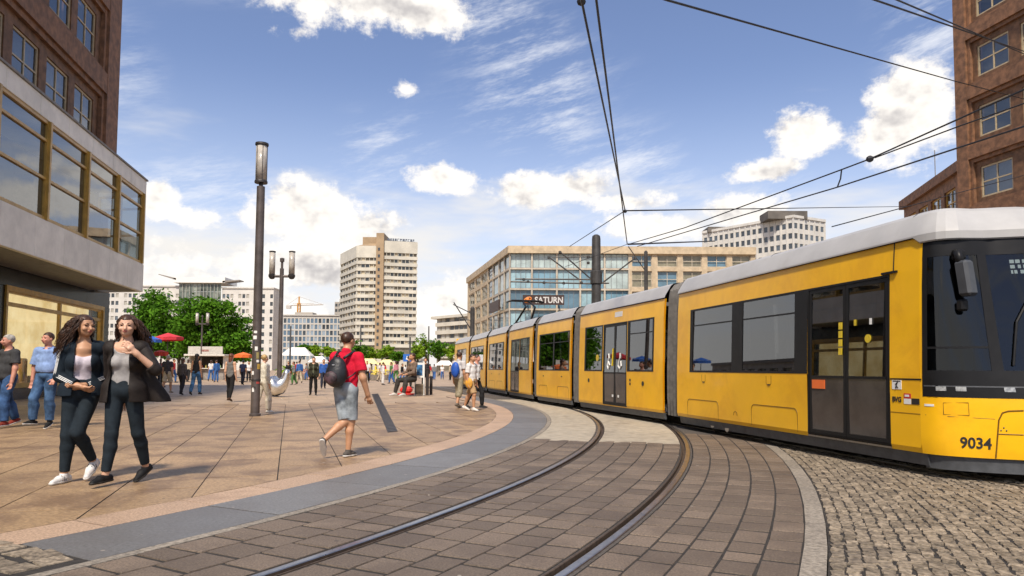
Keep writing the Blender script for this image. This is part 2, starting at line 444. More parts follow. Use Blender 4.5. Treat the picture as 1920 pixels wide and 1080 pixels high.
# --- bands and kerbs on the curve
def ring(r0, r1, t0, t1, zt, n=None, z0=-0.05):
    n = n or max(1, int(abs(t1 - t0) / 1.5))
    mb = MB(); rows = []
    for k in range(n + 1):
        t = t0 + (t1 - t0) * k / n
        rows.append([PT(r0, t, z0), PT(r0, t, zt), PT(r1, t, zt), PT(r1, t, z0)])
    mb.grid(rows)
    mb.f = [f[::-1] for f in mb.f]
    mb.add(rows[0], [(0, 1, 2, 3)]); mb.add(rows[-1], [(3, 2, 1, 0)])
    return mb
edge = tag(empty('plaza_edge_paving', (0, 0, 0)), kind='structure')
def band(name, r0, r1, t0, t1, step, m, g=0.008, jit=0.0, zj=0.0015, stagger=0.0):
    rm = (r0 + r1) / 2; dt = math.degrees(step / rm); gd = math.degrees(g / rm); t = t0
    while t < t1:
        d = dt * (1 + random.uniform(-jit, jit)); t2 = min(t + d, t1)
        if any(in_view(PT(rr, tt), 30) for rr in (r0, r1) for tt in (t, t2)):
            c = PT(rm, (t + t2) / 2)
            mb = ring(r0, r1, t + gd / 2, t2 - gd / 2, random.uniform(-zj, zj), n=max(1, int(d / 1.2)))
            o = link(name, mb.mesh(name, (c.x, c.y, 0)), m, edge); o.location = (c.x, c.y, 0)
        t += d
ring(26.50, 27.872, -33, 26, -0.005, 40).build('joint_sand', M_joint, edge)
band('rosy_kerb_slab', 26.506, 26.95, -32, 26, 0.95, M_pink, g=0.016, jit=0.12)
TC = -28.95
band('slate_slab', 26.956, 27.765, TC, 26, 1.45, M_slate, g=0.022, jit=0.06)
band('kerb_stone', 27.772, 27.865, -33, 26, 0.75, M_kerb, jit=0.2)
# --- right-hand kerb of the track
band('kerb_stone', 31.69, 31.835, -33, -8.5, 0.85, M_kerb, jit=0.1)

# --- paving blocks of the near track
track = tag(empty('track_paving', (0, 0, 0)), kind='structure')
def block_meshes(n, bv, name, jit=0.0, dome=0.0):
    out = []
    for k in range(n):
        mb = MB().bbox(-0.5, 0.5, -0.5, 0.5, -0.06, 0.0, bv)
        rr = random.Random(k + 11)
        co = {}
        vs = []
        for v in mb.v:
            key = (v[0] > 0, v[1] > 0)
            if key not in co: co[key] = (rr.uniform(-jit, jit), rr.uniform(-jit, jit), rr.uniform(-1, 1) * dome)
            j = co[key]; vs.append((v[0] + j[0], v[1] + j[1], v[2] + (j[2] if v[2] > -0.03 else 0)))
        mb.v = vs
        me = mb.mesh(name); out.append(me)
    return out
pm = block_meshes(7, 0.012, 'paving_block', 0.012, 0.0022)
for me in pm: me.materials.append(M_paver)
cells = []
def strip(r0, r1, nc, t0, t1, L=0.31, off=0.5):
    w = (r1 - r0) / nc
    for c in range(nc):
        rm = r0 + (c + 0.5) * w; dt = math.degrees(L / rm); k = 0
        t = t0 + (off * dt if c % 2 else 0) + random.uniform(-.05, .05) * dt
        while t < t1:
            l2 = dt * random.choice((1, 1, 1, 1.25, .8)); p = PT(rm, t + l2 / 2)
            if in_view(p, 60): cells.append((p, R(t + l2 / 2), w - 0.014, R(l2) * rm - 0.030))
            t += l2
strip(27.872, 28.845, 3, -33, -12.4, L=.29)
strip(29.02, 30.33, 5, -33, -12.4, L=.29)
strip(30.51, 31.685, 5, -33, -9.0, L=0.30)
cells.sort(key=lambda c: c[0].length)
rest = MB()
for k, (p, a, w, l) in enumerate(cells):
    zt = random.uniform(-0.0015, 0.0025); me = pm[k % 7]
    if k < 300:
        o = link('paving_block', me, None, track, (p.x, p.y, zt)); o.rotation_euler = (random.uniform(-.006, .006), random.uniform(-.006, .006), a); o.scale = (w, l, 1)
    else:
        ca, sa = math.cos(a), math.sin(a)
        rest.add([(p.x + v.co.x * w * ca - v.co.y * l * sa, p.y + v.co.x * w * sa + v.co.y * l * ca, v.co.z + zt) for v in me.vertices], [tuple(f.vertices) for f in me.polygons])
tag(rest.build('distant_paving_blocks', M_paver, track), kind='stuff')
for r0, r1, t1 in ((27.868, 28.845, -12.4), (29.02, 30.33, -12.4), (30.51, 31.687, -9.0)):   # sand swept into the joints, almost level with the blocks
    ring(r0, r1, -33, t1, -0.0045, 30).build('joint_sand', M_joint, track)
# pale concrete panels further along the track
for r0, r1 in ((27.872, 28.845), (29.02, 30.33)):
    t = -12.3
    while t < 17:
        c = PT((r0 + r1) / 2, t + 2); mb = ring(r0, r1, t + .01, t + 3.95, random.uniform(-.001, .001), 4)
        o = link('concrete_panel', mb.mesh('concrete_panel', (c.x, c.y, 0)), M_conc, track); o.location = (c.x, c.y, 0); t += 4
mb = ring(30.51, 31.685, -8.9, 17, -0.002, 20); mb.build('asphalt_strip', M_asph, track)
mb = ring(27.872, 33.5, 17.02, 60, -0.006, 30); mb.build('asphalt_strip', M_asph, track)

# --- grooved rails of the near track
def rail(r0, side, label, t0=-34, t1=58):
    root = empty('tram_rail', PT(r0, -24, 0), label, 'rail', 'rails set in the paving')
    def sweep(prof, m, name):
        rows = []; n = 110
        for k in range(n + 1):
            t = t0 + (t1 - t0) * k / n
            rows.append([PT(r0 + side * d, t, z) for d, z in prof])
        mb = MB().grid(rows)
        if side > 0: mb.f = [f[::-1] for f in mb.f]
        return mb.build(name, m, root)
    sweep([(-0.030, 0.001), (-0.024, 0.004), (0.022, 0.004), (0.030, 0.0)], M_rail, 'rail_head'); sweep([(-0.0365, -0.05), (-0.036, 0.0005), (-0.030, 0.001)], M_railside, 'rail_flank')
    sweep([(0.032, 0.0), (0.034, -0.038), (0.074, -0.038), (0.077, -0.001)], M_railside, 'flange_groove')
    sweep([(0.077, -0.001), (0.080, 0.001), (0.092, 0.001), (0.098, -0.05)], M_railside, 'guard_lip')
    sweep([(0.099, -0.05), (0.099, -0.004), (0.108, -0.006), (0.108, -0.05)], M_asph, 'joint_seal')
    sweep([(-0.062, -0.05), (-0.062, -0.006), (-0.0365, -0.004), (-0.0365, -0.05)], M_asph, 'joint_seal')
rail(28.91, 1, 'left curved steel rail of the empty track in the foreground')
rail(30.44, -1, 'right curved steel rail of the empty track in the foreground')

# --- cobbles: right-hand field and the wedge at bottom left
cobble = tag(empty('cobble_paving', (0, 0, 0)), kind='structure')
cm = block_meshes(9, 0.09, 'cobble', 0.10, 0.003)
for me in cm:
    for v in me.vertices:
        if v.co.z > -0.03:
            q = max(abs(v.co.x), abs(v.co.y)); v.co.z -= 0.008 * q * q * 2
        v.co.z *= 1.0
    me.materials.append(M_cobble)
# outline of the tram's own track bed: pairs (x, y) on its near edge
TB0, TB1 = Vector((7.45, 2.3)), Vector((-0.35, 27.7))
def tram_edge(x, y):
    """metres to the camera's side of the tram bed's near edge"""
    d = TB1 - TB0; return ((x - TB0.x) * d.y - (y - TB0.y) * d.x) / d.length
st = []
for rr in np.arange(31.90, 37.5, 0.092):
    nrow = int(rr * R(26) / 0.100); sh = random.random()
    for k in range(nrow):
        th = -33 + 26 * (k + sh) / nrow
        p = PT(rr, th); p = Vector((p.x + random.uniform(-.009, .009), p.y + random.uniform(-.009, .009), 0))
        if tram_edge(p.x, p.y) > -0.06 or not in_view(p, 30): continue
        st.append((p, R(th) + random.uniform(-.16, .16), random.uniform(.076, .089), random.uniform(.082, .097)))
st.sort(key=lambda c: c[0].length)
rest = MB(); nst = 0
def lay(p, a, w, l, zt, k, single):
    me = cm[k % 9]
    if single:
        o = link('cobble', me, None, cobble, (p.x, p.y, zt)); o.rotation_euler = (random.uniform(-.05, .05), random.uniform(-.05, .05), a); o.scale = (w, l, 1)
    else:
        ca, sa = math.cos(a), math.sin(a); tx, ty = random.uniform(-.05, .05), random.uniform(-.05, .05)
        rest.add([(p.x + v.co.x * w * ca - v.co.y * l * sa, p.y + v.co.x * w * sa + v.co.y * l * ca, v.co.z + zt + (v.co.x * tx + v.co.y * ty) * .1) for v in me.vertices], [tuple(f.vertices) for f in me.polygons])
for k, (p, a, w, l) in enumerate(st): lay(p, a, w, l, random.uniform(-.005, .002), k, k < 250)
k = 0
for rr in np.arange(26.62, 27.74, 0.19):
    for th in TC - .22 - math.degrees(0.215 / rr) * np.arange(12):
        p = PT(rr, th + random.uniform(-.05, .05))
        if not in_view(p, 60): continue
        lay(p, R(th) + random.uniform(-.14, .14), random.uniform(.155, .172), random.uniform(.175, .195), random.uniform(.004, .011), k, True); k += 1
tag(rest.build('distant_cobbles', M_cobble, cobble), kind='stuff')
ring(31.84, 38, -33, -6, -0.014, 30, -.055).build('joint_sand', M_joint, cobble)
# the tram's own bed of dark setts
d = (TB1 - TB0).normalized(); nrm = Vector((d.y, -d.x))
p0, p1 = TB0 - d * 6, TB1 + d * 2
M_bed = mat('dark tram bed', (0.115, 0.092, 0.075), 0.7, var=0.22, scale=18, bump=0.6, bscale=40, stain=0.5, stain_col=(0.06, 0.048, 0.04), stain_scale=1.8)
q = [p0, p0 + nrm * 14, p1 + nrm * 14, p1]
tag(MB().quad(*[(v.x, v.y, -0.012) for v in q]).build('tram_track_bed', M_bed), kind='structure')
tag(MB().quad((4, 2, -0.03), (40, 2, -0.03), (40, 60, -0.03), (0, 60, -0.03)).build('road', M_asph), kind='structure')

# drain slot in the plaza
dm = MB(); A0, A1, B0, B1 = G(697, 739), G(709, 738), G(727, 811), G(746, 809)
drain = empty('drain_grate', (B0 + B1) / 2, 'long dark metal drain grate set in the plaza slabs', 'drain')
dm.prism([(p.x, p.y) for p in (B0, B1, A1, A0)], -0.04, 0.004); dm.build('frame', mat('drain iron', (0.085, 0.075, 0.07), 0.55, 0.3, var=0.2, scale=12), drain)
for k in range(60):
    f0, f1 = (k + .2) / 60, (k + .75) / 60
    qa = [B0.lerp(A0, f0), B1.lerp(A1, f0), B1.lerp(A1, f1), B0.lerp(A0, f1)]
    c = sum(qa, Vector()) / 4; qa = [c + (p - c) * .9 for p in qa]
    MB().prism([(p.x, p.y) for p in qa], 0.0045, 0.010).build('bar', MATS['drain iron'], drain)
# ================================================================== TRAM
M_yel = mat('tram yellow', (0.92, 0.50, 0.010), 0.32, var=0.035, scale=1.3, bump=0.05, bscale=1.6, coat=0.22, spec=0.3, stain=0.55, stain_col=(0.70, 0.33, 0.010), stain_scale=1.1, slo=0.42, shi=0.66)
M_roof = mat('tram roof grey white', (0.43, 0.425, 0.42), 0.40, var=0.05, scale=2.0, stain=0.45, stain_col=(0.36, 0.34, 0.31), stain_scale=1.1)
M_blk = mat('tram black trim', (0.012, 0.012, 0.013), 0.42, var=0.1, scale=5, spec=0.2)
M_rub = mat('bellows rubber', (0.12, 0.112, 0.105), 0.6, var=0.15, scale=9)
M_skirt = mat('tram skirt grey', (0.075, 0.08, 0.088), 0.5, var=0.15, scale=7)
M_under = mat('underframe', (0.02, 0.019, 0.018), 0.8, var=0.2, scale=9)
M_dpan = mat('door lower panel', (0.062, 0.055, 0.052), 0.16, var=0.12, scale=3, coat=0.4)
M_seam = mat('panel seam', (0.20, 0.095, 0.004), 0.6, var=0.1)
M_int = mat('tram interior', (0.16, 0.165, 0.17), 0.6, var=0.1)
M_intd = mat('tram floor', (0.07, 0.07, 0.075), 0.7, var=0.1)
M_seat = mat('tram seat fabric', (0.035, 0.045, 0.10), 0.8, var=0.2, scale=30)
M_pole = mat('yellow grab pole', (0.75, 0.55, 0.03), 0.35)
M_white = mat('white print', (0.80, 0.80, 0.78), 0.5, var=0.03)
M_blackp = mat('black print', (0.02, 0.018, 0.016), 0.5, var=0.05)
M_red = mat('red print', (0.55, 0.03, 0.03), 0.5, var=0.05)
M_steel = mat('brushed steel', (0.45, 0.45, 0.46), 0.3, 1.0, var=0.08)
GL_tram = glass('tram window glass', (0.20, 0.215, 0.22), 2.3, 0.012, 0.010)
GL_cab = glass('cab glass', (0.30, 0.33, 0.34), 1.5, 0.01)

TW = 2.4
def inset(z):
    return float(np.interp(z, [0.2, 0.32, 1.16, 2.40, 2.80], [0.035, 0.0, 0.0, 0.035, 0.065]))
class Module:
    def __init__(s, rear, front):
        s.o = Vector((rear[0], rear[1], 0)); f = Vector((front[0], front[1], 0)); s.L = (f - s.o).length
        s.t = (f - s.o).normalized(); s.n = Vector((-s.t.y, s.t.x, 0))
        if s.n.x < 0: s.n = -s.n                      # n points from the near side into the tram
    def W(s, a, d, z): return s.o + s.t * a + s.n * d + Vector((0, 0, z))
    def side(s, a, z, out=0.0, far=False):
        d = inset(z) - out
        return s.W(a, TW - d if far else d, z)
    def S(s, px):
        """distance along the module where the photo column px meets its near side"""
        r = ray(px, 700); a = Vector((r[0], r[1])); o, t = s.o, s.t
        den = a.x * t.y - a.y * t.x
        return (o.x * a.y - o.y * a.x) / den
mods = {'A': Module((3.42, 14.38), (4.63, 8.55)), 'B': Module((1.96, 20.30), (3.31, 15.22)), 'C': Module((0.87, 24.5), (1.78, 21.1)),
        'D': Module((-0.157, 29.2), (0.72, 25.35)), 'E': Module((-1.20, 34.0), (-0.30, 30.1)), 'F': Module((-2.40, 39.5), (-1.33, 34.7)), 'G': Module((-3.74, 45.0), (-2.53, 40.2))}
tram = empty('tram', (4.0, 12.0, 0), 'long yellow and white articulated tram numbered 9034 standing along the square', 'tram')
ZB, ZT = 0.26, 2.78

def wall(mo, s0, s1, openings, far=False):
    ss = sorted({s0, s1, *[v for o in openings for v in o[:2]]}); zz = sorted({ZB, 0.32, 0.60, 1.16, 1.8, 2.40, ZT, *[v for o in openings for v in o[2:4]]})
    mb = MB()
    for a, b in zip(ss, ss[1:]):
        for z0, z1 in zip(zz, zz[1:]):
            ca, cz = (a + b) / 2, (z0 + z1) / 2
            if any(o[0] < ca < o[1] and o[2] < cz < o[3] for o in openings): continue
            q = [mo.side(a, z0, 0, far), mo.side(b, z0, 0, far), mo.side(b, z1, 0, far), mo.side(a, z1, 0, far)]
            mb.quad(*(q if far else q[::-1]))
            q2 = [p + mo.n * (-0.04 if far else 0.04) for p in q]
            mb.quad(*(q2[::-1] if far else q2))
    for o in openings:                                   # depth of each opening
        for (a, z0, b, z1) in ((o[0], o[2], o[1], o[2]), (o[0], o[3], o[1], o[3]), (o[0], o[2], o[0], o[3]), (o[1], o[2], o[1], o[3])):
            p, q = mo.side(a, z0, 0, far), mo.side(b, z1, 0, far); k = mo.n * (-0.04 if far else 0.04)
            mb.quad(p, q, q + k, p + k)
    return mb
def slab_on(mo, s0, s1, z0, z1, out0, out1, mb=None, far=False):
    """flat plate on the side wall between two offsets"""
    mb = mb or MB()
    c = [mo.side(s0, z0, out0, far), mo.side(s1, z0, out0, far), mo.side(s1, z0, out1, far), mo.side(s0, z0, out1, far),
         mo.side(s0, z1, out0, far), mo.side(s1, z1, out0, far), mo.side(s1, z1, out1, far), mo.side(s0, z1, out1, far)]
    return mb.hexa(c[:4], c[4:])
def ring_on(mo, s0, s1, z0, z1, w, out0, out1, far=False):
    mb = MB()
    slab_on(mo, s0, s1, z0, z0 + w, out0, out1, mb, far); slab_on(mo, s0, s1, z1 - w, z1, out0, out1, mb, far)
    slab_on(mo, s0, s0 + w, z0 + w, z1 - w, out0, out1, mb, far); slab_on(mo, s1 - w, s1, z0 + w, z1 - w, out0, out1, mb, far)
    return mb
def window(mo, parent, s0, s1, z0, z1, panes, hopper=True, far=False, fw=0.035):
    """dark surround with glazed panes; panes = list of (s0, s1)"""
    w = ring_on(mo, s0, s1, z0, z1, fw, 0.004, -0.03, far)
    edges = [s0 + fw] + [v for p in panes for v in p] + [s1 - fw]
    for a, b in zip(edges[0::2], edges[1::2]):
        if b - a > 0.004: slab_on(mo, a, b, z0 + fw, z1 - fw, 0.002, -0.03, w, far)
    fr = w.build('window', M_blk, parent)
    for a, b in panes:
        slab_on(mo, a, b, z0 + fw, z1 - fw, -0.008, -0.014, None, far).build('pane', GL_tram, fr)
    if hopper:
        h = MB()
        for a, b in panes: slab_on(mo, a + .004, b - .004, z1 - 0.34, z1 - 0.315, -0.002, -0.007, h, far)
        h.build('hopper_bar', M_blk, fr)
    return fr
def door(mo, parent, s0, s1, z0=0.285, z1=2.40, leaves=2, far=False):
    fr = ring_on(mo, s0, s1, z0, z1, 0.03, 0.004, -0.05, far).build('door', M_blk, parent)
    n = leaves; w = (s1 - s0 - 0.06) / n
    for k in range(n):
        a, b = s0 + 0.03 + k * w + .004, s0 + 0.03 + (k + 1) * w - .004
        lf = ring_on(mo, a, b, z0 + .035, z1 - .035, 0.05, -0.004, -0.04, far)
        slab_on(mo, a + .05, b - .05, 1.10, 1.135, -0.006, -0.03, lf, far)
        lf.build('door_leaf', M_blk, fr)
        slab_on(mo, a + .05, b - .05, 1.135, z1 - .085, -0.016, -0.022, None, far).build('pane', GL_tram, fr)
        slab_on(mo, a + .05, b - .05, z0 + .085, 1.10, -0.014, -0.026, None, far).build('lower_panel', M_dpan, fr)
    return fr
ROOF = [(0.03, 2.782), (0.0, 2.80), (0.025, 2.86), (0.16, 3.07), (0.22, 3.115), (0.34, 3.14), (0.80, 3.17), (1.2, 3.18)]
def roof_rows(mo, stations):
    rows = []
    for a in stations:
        rows.append([mo.W(a, 0.055 + e, z) for e, z in ROOF] + [mo.W(a, TW - 0.055 - e, z) for e, z in ROOF[::-1][1:]])
    return rows
def skirt(mo, parent, s0, s1):
    mb = MB()
    for far in (False, True):
        c = [mo.W(s0, .06, .12), mo.W(s1, .06, .12), mo.W(s1, .03, .258), mo.W(s0, .03, .258)]
        if far: c = [mo.W(s0, TW - .06, .12), mo.W(s1, TW - .06, .12), mo.W(s1, TW - .03, .258), mo.W(s0, TW - .03, .258)]
        k = mo.n * (.05 if not far else -.05)
        mb.hexa(c, [p + k for p in c])
    return mb.build('skirt', M_skirt, parent)
def seam(mo, pts, parent, r=0.006, name='hatch_seam', m=None, out=0.001):
    return MB().tube([mo.side(a, z, out) for a, z in pts], r, 5).build(name, m or M_seam, parent)
def arch(a0, a1, z0, z1, rc=0.09):
    p = [(a0, z0), (a0, z1 - rc)]
    p += [(a0 + rc - rc * math.cos(t), z1 - rc + rc * math.sin(t)) for t in (.4, .8, 1.2)] + [(a0 + rc, z1), (a1 - rc, z1)]
    p += [(a1 - rc + rc * math.sin(t), z1 - rc + rc * math.cos(t)) for t in (.4, .8, 1.2)] + [(a1, z1 - rc), (a1, z0)]
    return p
def interior(mo, parent, s0, s1, seats):
    MB().hexa([mo.W(s0, .1, .30), mo.W(s1, .1, .30), mo.W(s1, TW - .1, .30), mo.W(s0, TW - .1, .30)], [mo.W(s0, .1, .36), mo.W(s1, .1, .36), mo.W(s1, TW - .1, .36), mo.W(s0, TW - .1, .36)]).build('floor_pan', M_intd, parent)
    MB().hexa([mo.W(s0, .12, 2.62), mo.W(s1, .12, 2.62), mo.W(s1, TW - .12, 2.62), mo.W(s0, TW - .12, 2.62)], [mo.W(s0, .12, 2.70), mo.W(s1, .12, 2.70), mo.W(s1, TW - .12, 2.70), mo.W(s0, TW - .12, 2.70)]).build('ceiling_panel', M_int, parent)
    for a, d, dirn in seats:
        mb = MB(); fr = lambda x, y, z: mo.W(a + x * dirn, d + y, z)
        mb.bbox(-.2, .2, -.2, .2, .72, .82, .02, fr); mb.bbox(-.26, -.19, -.2, .2, .8, 1.42, .025, fr); mb.bbox(-.25, -.2, -.12, .12, 1.42, 1.56, .02, fr); mb.box(-.15, .15, -.05, .05, .37, .72, fr)
        mb.build('passenger_seat', M_seat, parent)
def lettering(mo, txt, a, z, size, parent, m, width=None, bold=0.0, out=0.004, name='lettering'):
    return place_text(name, txt, m, mo.side(a, z, out), mo.t, mo.side(a, z + 1, out) - mo.side(a, z, out), size, parent, bold, 0.0015, width)

# ---------------------------------------------------------------- module A: driving car
A = mods['A']; DE = A.L
carA = wall(A, 0.0, DE + 0.50, [(A.S(1293), A.S(1513), 1.16, 2.40), (A.S(1513), A.S(1668), 0.285, 2.40)]).build('driving_car', M_yel, tram)
wall(A, 0.0, DE + 0.50, [(0.35, 2.2, 1.16, 2.40), (2.4, 4.2, 1.16, 2.40), (4.4, 5.8, .285, 2.40)], True).build('far_wall', M_yel, carA)
for a, b in ((0.35, 2.2), (2.4, 4.2)): window(A, carA, a, b, 1.16, 2.40, [(a + .05, b - .05)], False, True)
door(A, carA, 4.4, 5.8, far=True)
window(A, carA, A.S(1293), A.S(1513), 1.16, 2.40, [(A.S(1297.5), A.S(1371)), (A.S(1391), A.S(1489))], True)
dA = door(A, carA, A.S(1513), A.S(1668))
# narrow bright rail under the door
slab_on(A, A.S(1513), A.S(1668), .262, .283, .012, -.02).build('door_sill', M_steel, carA)
skirt(A, carA, 0.05, DE + .55)
interior(A, carA, 0.05, DE + .1, [(.9, .42, 1), (1.75, .42, -1), (2.6, .42, 1), (.9, 1.98, 1), (1.75, 1.98, -1), (2.6, 1.98, 1), (3.5, 1.98, 1)])
for a, d in ((3.35, .75), (4.1, .62), (5.2, 1.2), (1.3, .8)):
    MB().tube([A.W(a, d, .36), A.W(a, d, 2.62)], .018, 8).build('grab_pole', M_pole, carA, True)
MB().box(DE + .05, DE + .10, .12, TW - .12, .36, 2.62, A.W).build('cab_partition', M_int, carA)
# nose: plan curve from the near side round to the far side
plan = [(.50, 0), (.60, .012), (.70, .045), (.80, .11), (.93, .225), (1.05, .365), (1.15, .50), (1.24, .64), (1.34, .83), (1.41, 1.02), (1.43, 1.2)]
plan += [(s, TW - d) for s, d in plan[::-1][1:]]
pl = np.array(plan); seg = np.r_[0, np.cumsum(np.hypot(*np.diff(pl, axis=0).T))]; ULEN = seg[-1]
def nose(u, z, out=0.0):
    s, d = np.interp(u, seg, pl[:, 0]), np.interp(u, seg, pl[:, 1])
    e = 0.004; s2, d2 = np.interp(u + e, seg, pl[:, 0]), np.interp(u + e, seg, pl[:, 1]); s1, d1 = np.interp(u - e, seg, pl[:, 0]), np.interp(u - e, seg, pl[:, 1])
    t = np.array([s2 - s1, d2 - d1]); t /= np.linalg.norm(t) + 1e-9; nx, nd = t[1], -t[0]       # outward
    w = 1 - abs(d - 1.2) / 1.2
    k = inset(z) * (1 - d / 1.2)                                # walls lean in with height
    rake = max(0, z - 0.95) * 0.17 * min(1, w * 2.2) - 0.05 * math.exp(-((z - .75) / .35) ** 2) * w
    bot = 0.0
    return A.W(DE + s - rake - bot + nx * out, d + k + nd * out, z)
def npatch(u0, u1, z0, z1, out=0.0, nu=10, nz=4, th=0.03):
    mb = MB(); us = np.linspace(u0, u1, nu + 1); zs = np.linspace(z0, z1, nz + 1)
    f = [[nose(u, z, out) for u in us] for z in zs]; b = [[nose(u, z, out - th) for u in us] for z in zs]
    mb.grid(f); mb.grid(b)
    for row in ((f[0], b[0]), (f[-1], b[-1])): mb.grid(row)
    mb.grid([[r[0] for r in f], [r[0] for r in b]]); mb.grid([[r[-1] for r in f], [r[-1] for r in b]])
    return mb
def u_at(px, z):
    best = min(np.linspace(0, ULEN * .6, 400), key=lambda u: abs((lambda d: 960 + FPX * d.dot(Vector(CR)) / d.dot(Vector(CF)))(nose(u, z) - Vector((0, 0, HC))) - px))
    return float(best)
u0, ua, ub, uc = u_at(1729, 1.8), u_at(1738, 1.8), u_at(1846, 1.8), u_at(1866, 1.8)
ZG0, ZG1 = 0.915, 2.70
npatch(0, ULEN, .10, .256, -.03, 44, 2).build('skirt', M_skirt, carA, 'angle')
noseY = npatch(0, ULEN, ZB, ZG0, 0, 44, 6).build('nose_shell', M_yel, carA, 'angle')
npatch(0, u0, ZG0, ZT, 0, 3, 5).build('cab_pillar_panel', M_yel, carA, 'angle')
npatch(ULEN - u0, ULEN, ZG0, ZT, 0, 3, 5).build('cab_pillar_panel', M_yel, carA, 'angle')
for (a, b, z0, z1) in ((u0, ULEN - u0, ZG0, 1.215), (u0, ULEN - u0, 2.52, ZG1 + .03), (u0, ua, 1.215, 2.52), (ub, uc, 1.215, 2.52), (ULEN - uc, ULEN - ub, 1.215, 2.52), (ULEN - ua, ULEN - u0, 1.215, 2.52)):
    npatch(a, b, z0, z1, 0.004, max(2, int((b - a) / .08)), 4).build('cab_window_frame', M_blk, carA, 'angle')
npatch(ua, ub, 1.46, 1.485, .002, 6, 1, .02).build('cab_window_bar', M_blk, carA)
for a, b, nm in ((ua, ub, 'cab_side_pane'), (uc, ULEN - uc, 'windscreen'), (ULEN - ub, ULEN - ua, 'cab_side_pane')):
    npatch(a, b, 1.215, 2.52, -0.002, 14, 6, .006).build(nm, GL_cab, carA, 'angle')
npatch(u0 + .02, ULEN - u0 - .02, 1.03, 1.045, .008, 30, 1, .01).build('lamp_strip_edge', M_skirt, carA)
for px in (1765, 1802, 1893):
    u = u_at(px, 1.0); npatch(u - .05, u + .05, .985, 1.035, .010, 3, 1, .01).build('marker_lamp', mat('lamp lens', (0.35, 0.36, 0.36), 0.15, var=.2, scale=30, coat=.5), carA)
# roof of A with the dome over the cab
outline = [(s, 0.0) for s in np.linspace(0, DE + .4, 9)] + [(DE + s, d) for s, d in plan] + [(s, TW) for s in np.linspace(DE + .4, 0, 9)]
rows = []
for e, z in [(-.012, 2.70), (-.025, 2.715), (-.025, 2.80), (.0, 2.86), (.14, 3.07), (.20, 3.115), (.33, 3.14), (.80, 3.17), (1.17, 3.18)]:
    row = []
    for s, d in outline:
        f = 1 - (e + .055) / 1.2; cs = DE - .35; zz = z
        s2 = cs + (s - cs) * (1 - e / 1.2 * .95) if s > cs else s
        w = min(1, max(0, (s - DE - .5) / .5))
        if s > DE + .45: s2 -= 0.30 * w * min(1, (1 - abs(d - 1.2) / 1.2) * 2.2)
        if s <= DE + .45 and z < 2.78: zz = 2.782
        row.append(A.W(s2, 1.2 + (d - 1.2) * f, zz))
    rows.append(row)
MB().grid(rows).build('roof', M_roof, carA, 'crisp')
for px, zz in ((1425, 3.18), (1688, 3.2)):
    s = A.S(px); MB().tube([A.W(s + .10 * k / 5, .052 + e, z + .004) for k, (e, z) in enumerate(ROOF[1:6])], .011, 5).build('roof_seam', M_blk, carA)
MB().tube([A.side(0.0, 2.782, .012), A.side(DE + .5, 2.782, .012)], .011, 5).build('roof_gutter', M_blk, carA)
# seams, hatches, marks
seam(A, [(A.S(1675), 2.78), (A.S(1675), 2.42)], carA, .008, 'panel_gap', M_blk)
slab_on(A, A.S(1655), A.S(1683), 2.405, 2.43, .03, 0).build('door_rain_lip', M_blk, carA)
slab_on(A, A.S(1669), A.S(1727), 1.10, 1.118, .004, 0).build('panel_gap', M_blk, carA)
seam(A, arch(A.S(1289), A.S(1346), .30, .63), carA); seam(A, arch(A.S(1408), A.S(1494), .30, .64), carA)
for px in (1319, 1441):
    s = A.S(px); seam(A, [(s - .07, 1.12), (s - .07, 1.0), (s - .04, .97), (s + .04, .97), (s + .07, 1.0), (s + .07, 1.12)], carA, .004); slab_on(A, s - .025, s + .04, .965, .985, .01, 0).build('latch', M_blackp, carA)
s = A.S(1378); seam(A, [(s - .06, .42), (s - .05, .47), (s, .49), (s + .05, .47), (s + .06, .42)], carA, .005)
slab_on(A, A.S(1521.5), A.S(1545), .95, 1.075, -.004, -.012).build('sticker', mat('orange sticker', (0.85, 0.17, 0.03), .5, var=.03), carA)
for k in range(4):
    s = A.S(1575.5); slab_on(A, s - .035, s + .035, 1.42 + k * .115, 1.515 + k * .115, .006, -.002).build('door_sticker', M_pole, carA)
MB().tube([A.side(A.S(1626), 1.62, -.012), A.side(A.S(1626), 1.62, -.004)], .055, 16).build('round_sticker', M_pole, carA)
slab_on(A, A.S(1629), A.S(1633), 1.80, 1.88, -.004, -.01).build('door_sticker', M_white, carA)
slab_on(A, A.S(1600), A.S(1604), 1.80, 1.88, -.004, -.01).build('door_sticker', M_pole, carA)
# white plate with a small black bear-like mark, lettering and safety signs beside the door
s = A.S(1672.5); e = A.S(1690)
slab_on(A, s, e, .985, 1.095, .004, -.002).build('plate', M_white, carA)
w = e - s
for pts, rr in (([(s + w * .50, 1.005), (s + w * .48, 1.04), (s + w * .55, 1.062)], .011), ([(s + w * .36, .999), (s + w * .46, 1.02)], .006), ([(s + w * .66, .999), (s + w * .52, 1.02)], .006), ([(s + w * .55, 1.062), (s + w * .64, 1.07)], .008), ([(s + w * .34, 1.05), (s + w * .48, 1.045)], .005)):
    MB().tube([A.side(a, z, .004) for a, z in pts], rr, 6).build('plate_emblem', M_blackp, carA)
slab_on(A, s + w * .1, s + w * .9, 1.077, 1.089, .006, .003).build('plate_emblem', M_blackp, carA)
lettering(A, 'BVG', A.S(1672.5), .835, .085, carA, M_blackp, A.S(1689) - A.S(1672.5), .003)
for (a, b, z0, z1, m) in ((1694, 1707, .88, .94, M_red), (1694, 1707, .815, .878, M_white), (1708, 1728, .815, .885, M_blackp)):
    slab_on(A, A.S(a), min(A.S(b), DE + .49), z0, z1, .004, -.002).build('safety_sign', m, carA)
slab_on(A, A.S(1696), A.S(1704), .90, .925, .006, .003).build('safety_sign', M_white, carA)
